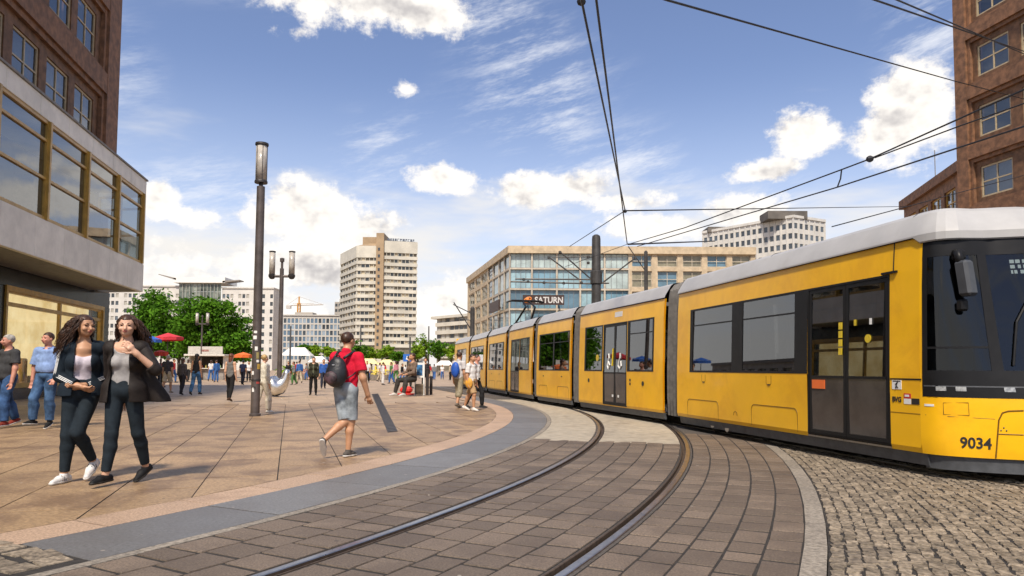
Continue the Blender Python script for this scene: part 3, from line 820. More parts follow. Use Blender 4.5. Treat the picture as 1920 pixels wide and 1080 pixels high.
u = u_at(1742, .82); npatch(u - .055, u + .055, .805, .83, .003, 3, 1, .004).build('safety_sign', M_white, carA)
def nose_line(pts, r=.006, m=None, name='hatch_seam'):
    return MB().tube([nose(u_at(px, z), z, .001) for px, z in pts], r, 5).build(name, m or M_seam, carA)
nose_line([(1769, .72), (1769, .85), (1816, .86), (1817, .72), (1769, .72)], .004)
nose_line([(1867, .27), (1870, .45), (1873, .68), (1880, .76), (1890, .78), (1905, .785), (1919, .79)], .008)
nose_line([(1871, .53), (1890, .53), (1919, .53)], .006)
slab_on(A, DE + .02, DE + .5, .705, .711, .003, -.002).build('panel_gap', M_seam, carA)
nose_line([(1735, .705), (1780, .70), (1830, .695), (1866, .69)], .003)
for dx, dz in ((0, 0), (-5, -.03), (5, -.03)): nose_line([(1881 + dx, .60 + dz), (1883 + dx, .60 + dz)], .009, M_blackp, 'release_mark')
# fleet number wrapped on the nose
me = text_mesh('9034', 0.165, 0.004, 0.001); xs = [v.co.x for v in me.vertices]; ua_, ub_ = u_at(1800, .42), u_at(1860, .42)
for v in me.vertices:
    u = ua_ + (v.co.x - min(xs)) / (max(xs) - min(xs)) * (ub_ - ua_); v.co = nose(u, .365 + v.co.y, .004 + v.co.z) - wloc(carA)
link('fleet_number', me, M_blackp, carA)
# mirror on its bracket
c = nose(u_at(1800, 2.45), 2.45, .10)
mo_ = lambda x, y, z: c + A.t * x + A.n * y + Vector((0, 0, z))
mir = MB().tube([mo_(-.10, .16, .05), mo_(-.07, 0, .10), mo_(.02, -.05, .07), mo_(.06, -.06, -.05)], [.035, .04, .045, .04], 8).build('mirror_arm', M_blk, carA, True)
MB().bbox(-.03, .14, -.11, .02, -.42, -.02, .03, lambda x, y, z: mo_(x + .02 - z * .15, y, z)).build('mirror_housing', mat('mirror grey', (.055, .06, .068), .45, var=.1), mir)
MB().bbox(.0, .10, -.09, .0, -.58, -.45, .02, mo_).build('camera_box', M_blk, mir)
MB().bbox(-.13, -.0, -.02, .1, .0, .13, .03, mo_).build('mirror_bracket', M_blk, mir)
# inside the cab: seat, console, wipers, destination display
MB().bbox(DE + .30, DE + .75, .95, 1.45, .36, .86, .05, A.W).bbox(DE + .25, DE + .37, .95, 1.45, .8, 1.55, .05, A.W).bbox(DE + .27, DE + .35, 1.05, 1.35, 1.57, 1.78, .03, A.W).build('driver_seat', M_seat, carA)
MB().bbox(DE + .78, DE + 1.05, .45, 1.95, .36, 1.14, .05, A.W).bbox(DE + .80, DE + .96, .75, 1.1, 1.14, 1.34, .02, A.W).build('driver_console', M_intd, carA)
MB().tube([nose(u_at(1752, 1.9), 2.36, -.12), nose(u_at(1757, 1.9), 1.85, -.12), nose(u_at(1765, 1.9), 1.75, -.12)], .016, 6).build('sun_blind_arm', M_blk, carA)
MB().tube([nose(u_at(1880, 1.9), 1.27, .02), nose(u_at(1900, 1.9), 1.75, .02), nose(u_at(1930, 1.9), 2.0, .02)], .014, 6).build('wiper', M_blk, carA)
un = u_at(1893, 2.4)
led = MB().grid([[nose(u, z, -.05) for u in np.linspace(un, ULEN - un, 12)] for z in (2.27, 2.50)]).build('destination_display', M_blk, carA)
em = bpy.data.materials.new('display light'); em.use_nodes = True; p = em.node_tree.nodes['Principled BSDF']; p.inputs['Emission Color'].default_value = (1, .97, .85, 1); p.inputs['Emission Strength'].default_value = 1.6
rl = random.Random(3); dots = MB()
for rw in range(3):
    u = un + .02
    while u < ULEN - un - .1:
        wd = rl.choice((.02, .03, .045))
        dots.quad(*[nose(uu, zz, -.044) for uu, zz in ((u, 2.30 + rw * .06), (u + wd, 2.30 + rw * .06), (u + wd, 2.34 + rw * .06), (u, 2.34 + rw * .06))]); u += wd + rl.choice((.012, .03))
dots.build('display_dots', em, led)
# bogie under A
def bogie(mo, parent, s):
    mb = MB().box(s - .95, s + .95, .42, TW - .42, .17, .34, mo.W)
    for k in (-.85, .85):
        for d in (.44, TW - .44):
            mb.tube([mo.W(s + k, d - .05, .27), mo.W(s + k, d + .05, .27)], .265, 18)
    return mb.build('bogie', M_under, parent)
bogie(A, carA, 1.75)
for px, z in ((1330, .20), (1357, .17)):
    s = A.S(px); MB().tube([A.W(s, .05, z), A.W(s, .16, z)], .075, 12).build('axle_cap', M_steel, carA)

# ---------------------------------------------------------------- the trailing cars
def car(key, wins, doors, hatches, bg):
    mo = mods[key]; L = mo.L
    ops = [(mo.S(a), mo.S(b), 1.16, 2.40) for a, b, _ in wins] + [(mo.S(a), mo.S(b), .285, 2.40) for a, b, _ in doors]
    body = wall(mo, 0, L, ops).build('passenger_car', M_yel, tram)
    fo = [(0.3, L / 2 - .1, 1.16, 2.40), (L / 2 + .1, L - .3, 1.16, 2.40)]
    wall(mo, 0, L, fo, True).build('far_wall', M_yel, body)
    for a, b, _, _ in fo: window(mo, body, a, b, 1.16, 2.40, [(a + .05, b - .05)], False, True)
    for a, b, panes in wins: window(mo, body, mo.S(a), mo.S(b), 1.16, 2.40, [(mo.S(p), mo.S(q)) for p, q in panes])
    for a, b, n in doors: door(mo, body, mo.S(a), mo.S(b), leaves=n)
    MB().grid(roof_rows(mo, np.linspace(0, L, 4))).build('roof', M_roof, body, 'crisp')
    MB().tube([mo.side(0, 2.782, .012), mo.side(L, 2.782, .012)], .011, 5).build('roof_gutter', M_blk, body)
    skirt(mo, body, .03, L - .03)
    interior(mo, body, .05, L - .05, [(k, d, 1) for k in np.arange(.7, L - .4, .95) for d in (.42, 1.98)] if not doors else [(.6, 1.98, 1), (1.6, 1.98, -1), (L - .8, 1.98, 1)])
    for h in hatches: seam(mo, arch(mo.S(h[0]), mo.S(h[1]), .30, .66), body)
    if bg: bogie(mo, body, L / 2)
    return mo, body
B, cB = car('B', [(1095.5, 1129, [(1097.5, 1127)]), (1175.5, 1225, [(1179, 1222)])], [(1130, 1174.5, 2)], [], False)
C_, cC = car('C', [(1010, 1067, [(1011.5, 1036), (1038, 1065.5)])], [], [(1011, 1026), (1045, 1066)], True)
Dm, cD = car('D', [(973.5, 991.5, [(974.2, 990.5)])], [(957, 973, 2)], [], False)
E_, cE = car('E', [(916, 943.5, [(916.8, 929), (930, 942.7)])], [], [(917, 928), (932, 942)], True)
Fm, cF = car('F', [(881.8, 905.5, [(882.5, 893), (894, 905)])], [], [], False)
Gm, cG = car('G', [(856, 873, [(857, 864), (865, 872.5)])], [], [(857, 865)], True)
# marks on module B: wheelchair and pram signs, door buttons, number plate
slab_on(B, B.S(1150), B.S(1164), 2.55, 2.68, .004, -.002).build('plate', M_white, cB)
for px, z in ((1104, .90), (1205.5, .88)): MB().tube([B.side(B.S(px), z, .0), B.side(B.S(px), z, .012)], .055, 12).build('door_button', M_blackp, cB)
for z in (.83, .92): slab_on(B, B.S(1180), B.S(1182.5), z, z + .06, .004, -.002).build('door_button', M_blackp, cB)
for px, pts in ((1141, ((-.02, 1.62), (0, 1.5), (-.05, 1.42), (.05, 1.32), (-.03, 1.22), (-.10, 1.3), (-.06, 1.4))), (1161, ((.02, 1.62), (.02, 1.5), (-.05, 1.42), (-.09, 1.3), (.02, 1.22), (.10, 1.3), (.06, 1.42)))):
    s = B.S(px); MB().tube([B.side(s + a, z, -.008) for a, z in pts], .020, 6).build('door_sticker', M_white, cB)
s = B.S(1119); MB().tube([B.side(s, 1.52, -.006), B.side(s, 1.52, .0)], .09, 14).build('round_sticker', M_pole, cB)
MB().tube([B.side(B.S(1147), 1.3, -.006), B.side(B.S(1148), 1.75, -.006)], .018, 6).build('door_sticker', M_pole, cB)
for px in (1147.5, 1158): slab_on(B, B.S(px) - .02, B.S(px) + .04, .50, .56, .0, -.02).build('door_sticker', M_white, cB)
for mo, c_, pxs in ((C_, cC, (1019, 1053)), (E_, cE, (922, 936))):
    for px in pxs: slab_on(mo, mo.S(px) - .05, mo.S(px) + .05, .96, .99, .008, 0).build('latch', M_blackp, c_)

# ---------------------------------------------------------------- bellows
def bellows(ma, mb_, folds=6):
    """ribbed gangway between the rear of ma and the front of mb_"""
    prof = [(0.10, .22), (0.075, .6), (0.075, 1.2), (0.11, 2.4), (0.13, 2.78), (.16, 2.95), (.27, 3.08), (.5, 3.16), (1.2, 3.19)]
    prof += [(TW - d, z) for d, z in prof[::-1][1:]]
    rows = []; n = folds * 2
    for k in range(n + 1):
        f = k / n; inn = 0.0 if k % 2 else 0.085
        row = []
        for d, z in prof:
            dd = d + inn * (1 if d < 1.2 else -1); zz = z - (inn * .6 if z > 2.5 else 0)
            p = ma.W(0.01, dd, zz).lerp(mb_.W(mb_.L - .01, dd, zz), f); row.append(p)
        rows.append(row)
    b = MB().grid(rows).build('bellows', M_rub, tram)
    return b
for a, b in zip('ABCDEF', 'BCDEFG'): bellows(mods[a], mods[b], 5 if a < 'C' else 3)
# end wall of the last car and cab end
mo = mods['G']; MB().hexa([mo.W(-.4, .3, .3), mo.W(-.4, TW - .3, .3), mo.W(0, TW, .3), mo.W(0, 0, .3)], [mo.W(-.2, .3, 3.1), mo.W(-.2, TW - .3, 3.1), mo.W(0, TW - .15, 3.15), mo.W(0, .15, 3.15)]).build('tail_cab', M_yel, cG)
# pantograph on the roof of car E
pc_ = mods['E']; P = lambda s, d, z: pc_.W(s, d, z)
pan = MB().box(2.2, 3.6, .8, 1.6, 3.22, 3.32, P)
for d in (.85, 1.55): pan.tube([P(2.4, d, 3.32), P(3.75, d + (1.2 - d) * .4, 3.95), P(2.9, d + (1.2 - d) * .6, 4.28)], .05, 6)
pan.build('pantograph', M_blk, tram)
MB().tube([P(2.9, .35, 4.24), P(2.9, .55, 4.31), P(2.9, 1.85, 4.31), P(2.9, 2.05, 4.24)], .045, 6).tube([P(2.65, .35, 4.24), P(2.65, .55, 4.31), P(2.65, 1.85, 4.31), P(2.65, 2.05, 4.24)], .045, 6).build('pantograph_head', M_blk, tram)

# ---------------------------------------------------------------- rails under the tram
for d, nm in ((.48, 'near rail of the track under the yellow tram'), (1.92, 'far rail of the track under the yellow tram')):
    pts = [mods['A'].W(9.5, d - .1, 0), mods['A'].W(7.5, d, 0)] + [mods[k].W(s, d, 0) for k in 'ABCDEFG' for s in (mods[k].L * .8, mods[k].L * .2)]
    mb = MB()
    rows = []
    for i, p in enumerate(pts):
        q = pts[min(i + 1, len(pts) - 1)] - pts[max(i - 1, 0)]; nn = Vector((-q.y, q.x, 0)).normalized()
        rows.append([p - nn * .035 + Vector((0, 0, -.04)), p - nn * .035 + Vector((0, 0, .004)), p + nn * .035 + Vector((0, 0, .004)), p + nn * .035 + Vector((0, 0, -.04))])
    mb.grid(rows); o = top(mb, 'tram_rail', M_rail, pts[2], nm, 'rail', 'rails set in the paving')
# ================================================================== BUILDINGS
class Frame:
    """a vertical facade: a runs along it, o stands out of it, z up"""
    def __init__(s, p0, p1, flip=False):
        s.p = Vector((p0[0], p0[1], 0)); q = Vector((p1[0], p1[1], 0)); s.L = (q - s.p).length; s.t = (q - s.p).normalized()
        s.n = Vector((s.t.y, -s.t.x, 0))
        if flip: s.n = -s.n
    def __call__(s, a, o, z): return s.p + s.t * a + s.n * o + Vector((0, 0, z))
    def A(s, px):
        r = ray(px, 600); den = r[0] * s.t.y - r[1] * s.t.x
        return (s.p.x * r[1] - s.p.y * r[0]) / den
def pwall(fr, a0, a1, z0, z1, ops=(), depth=0.25, o=0.0, mb=None):
    mb = mb or MB(); ss = sorted({a0, a1, *[v for p in ops for v in p[:2]]}); zz = sorted({z0, z1, *[v for p in ops for v in p[2:4]]})
    for a, b in zip(ss, ss[1:]):
        for c, d in zip(zz, zz[1:]):
            ma, mz = (a + b) / 2, (c + d) / 2
            if any(p[0] < ma < p[1] and p[2] < mz < p[3] for p in ops): continue
            mb.quad(fr(a, o, c), fr(b, o, c), fr(b, o, d), fr(a, o, d))
    for (a, b, c, d) in [p[:4] for p in ops]:
        for (x0, y0, x1, y1) in ((a, c, b, c), (b, c, b, d), (b, d, a, d), (a, d, a, c)):
            mb.quad(fr(x0, o, y0), fr(x1, o, y1), fr(x1, o - depth, y1), fr(x0, o - depth, y0))
    return mb
def grid_window(fr, parent, a0, a1, z0, z1, o, mf, mg, cols=2, rows=2, fw=0.09, bar=0.06, th=0.06, back=None, name='window'):
    """framed window with separate panes, set at offset o"""
    m = MB().box(a0, a1, o - th, o, z0, z0 + fw, fr).box(a0, a1, o - th, o, z1 - fw, z1, fr).box(a0, a0 + fw, o - th, o, z0 + fw, z1 - fw, fr).box(a1 - fw, a1, o - th, o, z0 + fw, z1 - fw, fr)
    W, H = (a1 - a0 - 2 * fw), (z1 - z0 - 2 * fw); cx = [a0 + fw + W * k / cols for k in range(cols + 1)]; cz = [z0 + fw + H * k / rows for k in range(rows + 1)] if isinstance(rows, int) else [z0 + fw + H * k for k in rows]
    for x in cx[1:-1]: m.box(x - bar / 2, x + bar / 2, o - th, o - .005, z0 + fw, z1 - fw, fr)
    for z in cz[1:-1]: m.box(a0 + fw, a1 - fw, o - th, o - .008, z - bar / 2, z + bar / 2, fr)
    w = m.build(name, mf, parent)
    for i in range(cols):
        for j in range(len(cz) - 1):
            MB().quad(fr(cx[i], o - th * .6, cz[j]), fr(cx[i + 1], o - th * .6, cz[j]), fr(cx[i + 1], o - th * .6, cz[j + 1]), fr(cx[i], o - th * .6, cz[j + 1])).build('pane', mg, w)
    if back is not None:
        MB().quad(fr(a0, o - .32, z0), fr(a1, o - .32, z0), fr(a1, o - .32, z1), fr(a0, o - .32, z1)).build('room_backing', back, w)
    return w

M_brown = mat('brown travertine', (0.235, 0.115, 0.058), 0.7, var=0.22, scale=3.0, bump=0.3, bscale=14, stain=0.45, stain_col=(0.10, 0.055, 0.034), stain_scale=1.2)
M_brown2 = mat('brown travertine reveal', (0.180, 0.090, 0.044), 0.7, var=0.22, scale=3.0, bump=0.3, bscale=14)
M_cream = mat('cream window frame', (0.50, 0.40, 0.25), 0.5, var=0.08)
M_gold = mat('golden anodised frame', (0.50, 0.31, 0.07), 0.36, 0.0, var=0.12, scale=3)
M_band = mat('pale fascia panel', (0.80, 0.77, 0.69), 0.5, var=0.08, scale=1.2, rand=0.04, stain=0.25, stain_col=(0.36, 0.35, 0.32), stain_scale=.7)
M_sof = mat('grey soffit', (0.24, 0.23, 0.22), 0.7, var=0.1)
M_dark = mat('dark polished stone', (0.022, 0.028, 0.038), 0.22, var=0.4, scale=1.6, rand=.2, stain=.5, stain_col=(.06, .065, .07), stain_scale=1.0)
GL_b = glass('building window glass', (0.42, 0.45, 0.48), 2.2, 0.015, 0.02)
GL_bay = glass('shop bay glass', (0.38, 0.42, 0.42), 2.7, 0.012, 0.03)
M_room = mat('dim room', (0.10, 0.10, 0.105), .8, var=.3, scale=.6)  # unlit room painted as a dark tone on a flat backing sheet
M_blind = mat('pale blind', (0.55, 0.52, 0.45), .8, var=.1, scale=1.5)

# ---------------------------------------------------------------- left: shop and offices
LB = empty('corner_building', (-17.0, 26, 0), 'brown stone corner building with projecting glazed bay and gold framed shop window', 'building')
d_ = Vector((-0.196, 0.981)); far_c = Vector((-19.27, 33.0))
def lpt(off, Y):  # on the line set out by off metres towards the square
    b = far_c + Vector((0.981, 0.196)) * off; t = (Y - b.y) / d_.y; return b + d_ * t
LW = Frame(lpt(0, 2.0), lpt(0, 33.0))
YA = lambda Y, off=0.0: (Y - 2.0) / 0.981 + 0.0
lw_ops = [(YA(23.7), YA(32.2), .42, 3.90), (YA(13.5), YA(21.8), .42, 3.90)]
pwall(LW, 0, LW.L, 0, 4.75, lw_ops, .35).build('ground_floor_wall', M_dark, LB)
for k in range(12):                                           # polished slabs laid over the wall above and beside the window
    a0, a1 = k * LW.L / 12 + .004, (k + 1) * LW.L / 12 - .004
    MB().box(a0, a1, .002, .03, 3.96, 4.52, LW).build('stone_slab', M_dark, LB)
MB().box(YA(32.25), LW.L, .002, .03, .3, 3.95, LW).build('stone_slab', M_dark, LB)
MB().box(YA(21.9), YA(23.6), .002, .03, .3, 3.95, LW).build('stone_slab', M_dark, LB)
MB().box(0, LW.L, .002, .05, 0, .40, LW).build('plinth', M_dark, LB)
m = bpy.data.materials.new('glowing display backing'); m.use_nodes = True; T = NT(m.node_tree); p = m.node_tree.nodes['Principled BSDF']
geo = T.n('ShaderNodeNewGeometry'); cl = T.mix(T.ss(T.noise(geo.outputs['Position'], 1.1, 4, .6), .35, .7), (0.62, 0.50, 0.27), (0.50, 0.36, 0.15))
m.node_tree.links.new(cl, p.inputs['Base Color']); m.node_tree.links.new(cl, p.inputs['Emission Color']); p.inputs['Emission Strength'].default_value = 0.85; p.inputs['Roughness'].default_value = .8  # emission added so the cream backing glows; no lamp stands behind it
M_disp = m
GL_shop = glass('shop window glass', (0.80, 0.80, 0.76), 1.45, 0.01)
for a0, a1, nb in ((YA(23.7), YA(32.2), 2), (YA(13.5), YA(21.8), 2)):
    w = grid_window(LW, LB, a0, a1, .42, 3.90, .03, M_gold, GL_shop, nb, [0, .88, 1], .17, .14, .12, None, 'display_window')
    MB().box(a0 - .08, a1 + .08, .03, .10, 3.80, 3.98, LW).box(a0 - .08, a0 + .05, .03, .10, .42, 3.80, LW).box(a1 - .05, a1 + .08, .03, .10, .42, 3.80, LW).build('gold_surround', M_gold, w)
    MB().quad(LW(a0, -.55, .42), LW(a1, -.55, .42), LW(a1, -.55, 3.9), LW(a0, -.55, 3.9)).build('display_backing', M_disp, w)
    rs = random.Random(int(a0))
    for k in range(16):                                       # goods standing in the window
        x = a0 + .3 + rs.random() * (a1 - a0 - .6); h = rs.uniform(.25, 1.1)
        MB().bbox(x - .16, x + .16, -.5, -.3, .43, .43 + h, .05, LW).build('display_goods', mat('goods %d' % (k % 3), [(0.55, .34, .12), (.62, .5, .3), (.42, .20, .09)][k % 3], .6), w)
# projecting bay
OB = 2.2
BW = Frame(lpt(OB, 3.0), lpt(OB, 30.95)); BA = lambda Y: (Y - 3.0) / .981
mull = [BA(30.72 - 3.02 * k) for k in range(0, 10)]
bz = [4.55, 5.85, 8.90, 9.58]
for k in range(14):                                            # fascia panels above and below the glazing
    a0, a1 = BW.L * k / 14, BW.L * (k + 1) / 14
    for z0, z1 in ((bz[0], bz[1] - .06), (bz[2] + .05, bz[3])):
        MB().bbox(a0 + .006, a1 - .006, -.12, .05, z0, z1, .012, BW).build('fascia_panel', M_band, LB)
MB().box(0, BW.L, -OB + .05, -.13, bz[0] + .04, bz[1] - .1, BW).build('bay_floor', M_sof, LB)
MB().box(0, BW.L - .15, -.10, -.06, bz[0] + .02, bz[1] - .07, BW).box(0, BW.L - .15, -.10, -.06, bz[2] + .06, bz[3] - .02, BW).build('panel_backing', M_sof, LB)
MB().box(0, BW.L + .08, -OB + .1, .10, bz[3] + .002, bz[3] + .07, BW).build('bay_roof', M_sof, LB)
MB().box(0, BW.L, -OB + .08, -.13, bz[2] + .06, bz[3] - .02, BW).build('bay_ceiling', M_band, LB)
MB().box(0, BW.L, -OB + .06, -OB + .10, bz[1] - .05, bz[2] + .05, BW).build('bay_back_wall', mat('bay inside', (.30, .29, .26), .8, var=.25, scale=.5), LB)
for k in range(7):
    MB().bbox(BW.L - 2.3 - 3.02 * k, BW.L - 1.6 - 3.02 * k, -1.5, -.9, bz[1] + .0, bz[1] + 1.75, .06, BW).build('shop_stand', mat('shop stand %d' % (k % 3), [(.35, .12, .08), (.12, .20, .32), (.5, .42, .3)][k % 3], .6), LB)
for k in range(len(mull) - 1):
    a1, a0 = mull[k], mull[k + 1]
    grid_window(BW, LB, a0 + .002, a1 - .002, bz[1] - .05, bz[2] + .04, .02, M_gold, GL_bay, 1, [0, .41, .82, 1], .10, .085, .12, None, 'bay_window')
    MB().box(a1 - .06, a1 + .06, .021, .10, bz[1] - .05, bz[2] + .04, BW).build('mullion', M_gold, LB)
# glazed far return of the bay
RT = Frame(lpt(OB, 30.95), lpt(.05, 31.4))
grid_window(RT, LB, .0, RT.L, bz[1] - .05, bz[2] + .04, -.02, M_gold, GL_bay, 2, [0, .41, .82, 1], .10, .085, .1, None, 'bay_window')
MB().box(0, RT.L, -.10, -.02, bz[0], bz[1] - .06, RT).box(0, RT.L, -.10, -.02, bz[2] + .05, bz[3], RT).build('fascia_panel', M_band, LB)
# upper floors
UW = Frame(lpt(.1, 2.0), lpt(.1, 33.0)); uz0, uh = 11.25, 3.95
wins = []
for r_ in range(2):
    for k in range(11):
        yc = 29.85 - 2.52 * k
        if yc < 4: continue
        wins.append((YA(yc - .97), YA(yc + .97), uz0 + uh * r_, uz0 + uh * r_ + 1.98, r_, k))
# each storey: a recessed strip between projecting ledges and piers
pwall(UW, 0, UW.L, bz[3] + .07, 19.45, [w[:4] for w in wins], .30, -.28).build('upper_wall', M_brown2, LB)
for r_ in range(3):
    z = uz0 + uh * r_
    MB().box(0, UW.L, -.30, .0, z - 1.35, z - .42, UW).box(0, UW.L, -.30, -.13, z - .42, z - .22, UW).box(0, UW.L, -.30, -.12, z - 1.60, z - 1.35, UW).build('storey_ledge', M_brown, LB)
for Y0, Y1 in ((31.6, 33.0), (21.2, 22.0), (10.9, 11.7)):
    MB().box(YA(Y0), YA(Y1), -.29, .012, 9.66, 19.45, UW).box(YA(Y0) - .28, YA(Y0), -.29, -.10, 9.66, 19.45, UW).build('pier', M_brown, LB)
rb = random.Random(5)
for (a0, a1, z0, z1, r_, k) in wins:
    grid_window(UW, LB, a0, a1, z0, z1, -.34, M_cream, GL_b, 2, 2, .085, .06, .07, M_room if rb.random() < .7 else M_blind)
# closing walls
far_e = Frame(lpt(.1, 33.0), lpt(-14, 33.2)); pwall(far_e, 0, far_e.L, 9.6, 19.45).build('end_wall', M_brown, LB)
far_e = Frame(lpt(0, 33.0), lpt(-14, 33.2)); pwall(far_e, 0, far_e.L, 0, 9.6).build('end_wall', M_dark, LB)
MB().add([LW(0, 0, 0), LW(0, -14, 0), LW(0, -14, 19.45), LW(0, 0, 19.45)], [(0, 1, 2, 3)]).build('end_wall', M_brown, LB)
MB().quad(UW(0, 0, 19.45), UW(UW.L, 0, 19.45), UW(UW.L, -14, 19.45), UW(0, -14, 19.45)).build('roof', M_sof, LB)

# ---------------------------------------------------------------- right: office block
RB = empty('office_block', (27, 37, 0), 'tall brown stone office block with deep square windows behind the tram', 'building')
def rpt(Y): return Vector((26.0 + .2 * (40 - Y), Y))
RW = Frame(rpt(40), rpt(24), True); RW.n = Vector((-.981, -.196, 0)); RY = lambda Y: (40 - Y) / .981
rw = []
for r_ in range(-2, 5):
    for k in range(5):
        y1 = 38.75 - 2.66 * k; z0 = 14.55 + 3.5 * r_
        rw.append((RY(y1), RY(y1 - 1.98), z0, z0 + 1.78))
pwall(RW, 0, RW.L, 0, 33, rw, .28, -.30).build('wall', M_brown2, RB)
for r_ in range(-3, 6):
    z = 14.55 + 3.5 * r_
    MB().box(0, RW.L, -.31, .0, z - 1.18, z - .42, RW).box(0, RW.L, -.31, -.15, z - .42, z - .26, RW).box(0, RW.L, -.31, -.14, z - 1.40, z - 1.18, RW).build('storey_ledge', M_brown, RB)
MB().box(0, .78, -.31, .012, 0, 33, RW).box(.78, .98, -.31, -.13, 0, 33, RW).build('pier', M_brown, RB)
for (a0, a1, z0, z1) in rw:
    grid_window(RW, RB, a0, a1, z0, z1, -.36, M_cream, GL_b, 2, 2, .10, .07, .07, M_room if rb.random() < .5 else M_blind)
e = Frame(rpt(40), Vector((45, 44))); pwall(e, 0, e.L, 0, 33).build('end_wall', M_brown, RB)
# lower wing behind it
WB = empty('office_wing', (36, 60, 0), 'lower brown wing with golden window frames beyond the office block', 'building')
WW = Frame((37.2, 65.2), (33.9, 50), True); WW.n = Vector((-.977, .212, 0)) * 1.0
ww = [(a, a + 2.2, z, z + 2.1) for a in np.arange(.9, 14, 2.9) for z in (13.6, 10.1, 6.6, 3.1)]
pwall(WW, 0, WW.L, 0, 17.2, ww, .3).build('wall', M_brown, WB)
MB().box(-.3, WW.L, -.4, .35, 16.6, 17.4, WW).build('cornice', M_brown, WB)
for w_ in ww: grid_window(WW, WB, *w_, -.15, M_gold, GL_b, 2, 2, .12, .09, .1, M_room)
e = Frame((50, 68), (37.2, 65.2)); pwall(e, 0, e.L, 0, 17.2).build('end_wall', M_brown, WB)
MB().quad(WW(0, 0, 17.2), WW(WW.L, 0, 17.2), WW(WW.L, -12, 17.2), WW(0, -12, 17.2)).build('roof', M_sof, WB)
MB().tube([WW(2.2, -2, 17.2), WW(2.2, -2, 21.5)], .04, 5).build('roof_mast', M_sof, WB)

# ---------------------------------------------------------------- department store with the SATURN sign
SB = empty('department_store', (10, 150, 0), 'glass and sandstone department store with the SATURN sign behind the tram', 'building')
M_sand = mat('sandstone cladding', (0.50, 0.40, 0.27), .7, var=.12, scale=.8, bump=.1, rand=.05)
M_sandg = mat('grey sandstone', (0.50, 0.44, 0.35), .7, var=.12, scale=.8)
GL_s = glass('store curtain glass', (0.78, 0.84, 0.86), 1.6, .02, .02)
M_steelb = mat('steel mullion', (.20, .21, .22), .5, var=.1)
SF = Frame((-.6, 150), (53.0, 150)); SLf = Frame((-13.2, 204), (-.6, 150)); H = 28.0
zf = [26.4, 22.9, 18.4, 14.0, 9.5, 5.0]
colA = [SF.A(px) for px in (955, 997, 1044, 1088, 1134, 1180)]
floors = [(zf[i + 1] + .45, zf[i]) for i in range(5)]
opsF = [(colA[i] + .16, colA[i + 1] - .16, z0 - .1, z1) for i in range(5) for z0, z1 in floors]
colB = [SF.A(px) for px in (1180, 1228, 1276, 1322, 1369, 1414)]
opsB = [(colB[i] + .6, colB[i + 1] - .6, z0 + .3, z1 - .2) for i in range(5) for z0, z1 in floors]
pwall(SF, 0, colA[-1] + .1, 0, 26.4, opsF, .6).build('glazed_front', M_sandg, SB)
pwall(SF, colA[-1] + .1, SF.L, 0, 26.4, opsB, .6).build('stone_front', M_sand, SB)
MB().box(-.3, SF.L, -.6, .5, 26.4, 28.0, SF).build('parapet', M_sand, SB)
rq = random.Random(9)
M_blu = [mat('store blind %d' % k, c, .8, var=.15, scale=.4) for k, c in enumerate(((.78, .82, .78), (.30, .48, .60), (.55, .72, .78), (.18, .30, .40)))]
for i, (a0, a1, z0, z1) in enumerate(opsF):
    row = i % 5
    bk = M_blu[0] if row == 0 else rq.choice(M_blu[1:] if row > 1 else M_blu[1:3] + [M_blu[0]])
    grid_window(SF, SB, a0, a1, z0, z1, -.25, M_steelb, GL_s, 4, 1, .10, .09, .1, bk)
for i, (a0, a1, z0, z1) in enumerate(opsB):
    grid_window(SF, SB, a0, a1, z0, z1, -.3, M_sandg, GL_s, 2, 2, .14, .12, .12, mat('store panel', (.42, .33, .21), .7, var=.2, scale=.4) if i % 3 else M_blu[3])
segs = [(SLf.A(px), px) for px in (878, 890, 901, 914, 923, 934, 944, 954)]
for k in range(7):
    a0, a1 = segs[k][0], segs[k + 1][0]; stone = k < 4
    for z0, z1 in floors:
        if k == 3:
            grid_window(SLf, SB, a0 + .3, a1 - .3, z0, z1, -.2, M_steelb, GL_s, 1, 3, .15, .3, .1, M_blu[3])
        elif stone: grid_window(SLf, SB, a0 + .8, a1 - .8, z0 + .2, z1 - .3, -.2, M_sandg, GL_s, 2, 1, .2, .15, .1, mat('store panel', (.42, .33, .21), .7))
        else: grid_window(SLf, SB, a0 + .3, a1 - .3, z0, z1, -.2, M_steelb, GL_s, 1, 1, .2, .15, .1, M_blu[0] if rq.random() < .6 else M_blu[2])
opsL = [(segs[k][0] + (.8 if k < 3 else .3), segs[k + 1][0] - (.8 if k < 3 else .3), z0 + (.2 if k < 3 else 0), z1 - (.3 if k < 3 else 0)) for k in range(7) for z0, z1 in floors]
pwall(SLf, segs[4][0], SLf.L, 0, 26.4, opsL[20:], .5).build('side_glazed_wall', M_sandg, SB)
pwall(SLf, 0, segs[4][0], 0, 26.4, opsL[:20], .5).build('side_stone_wall', M_sand, SB)
MB().box(0, SLf.L + .2, -.6, .45, 26.4, 27.99, SLf).build('parapet', M_sand, SB)
MB().quad(SF(0, -.3, 27.6), SF(SF.L, -.3, 27.6), (55, 215, 27.6), (-13, 204, 27.6)).build('roof', M_sof, SB)
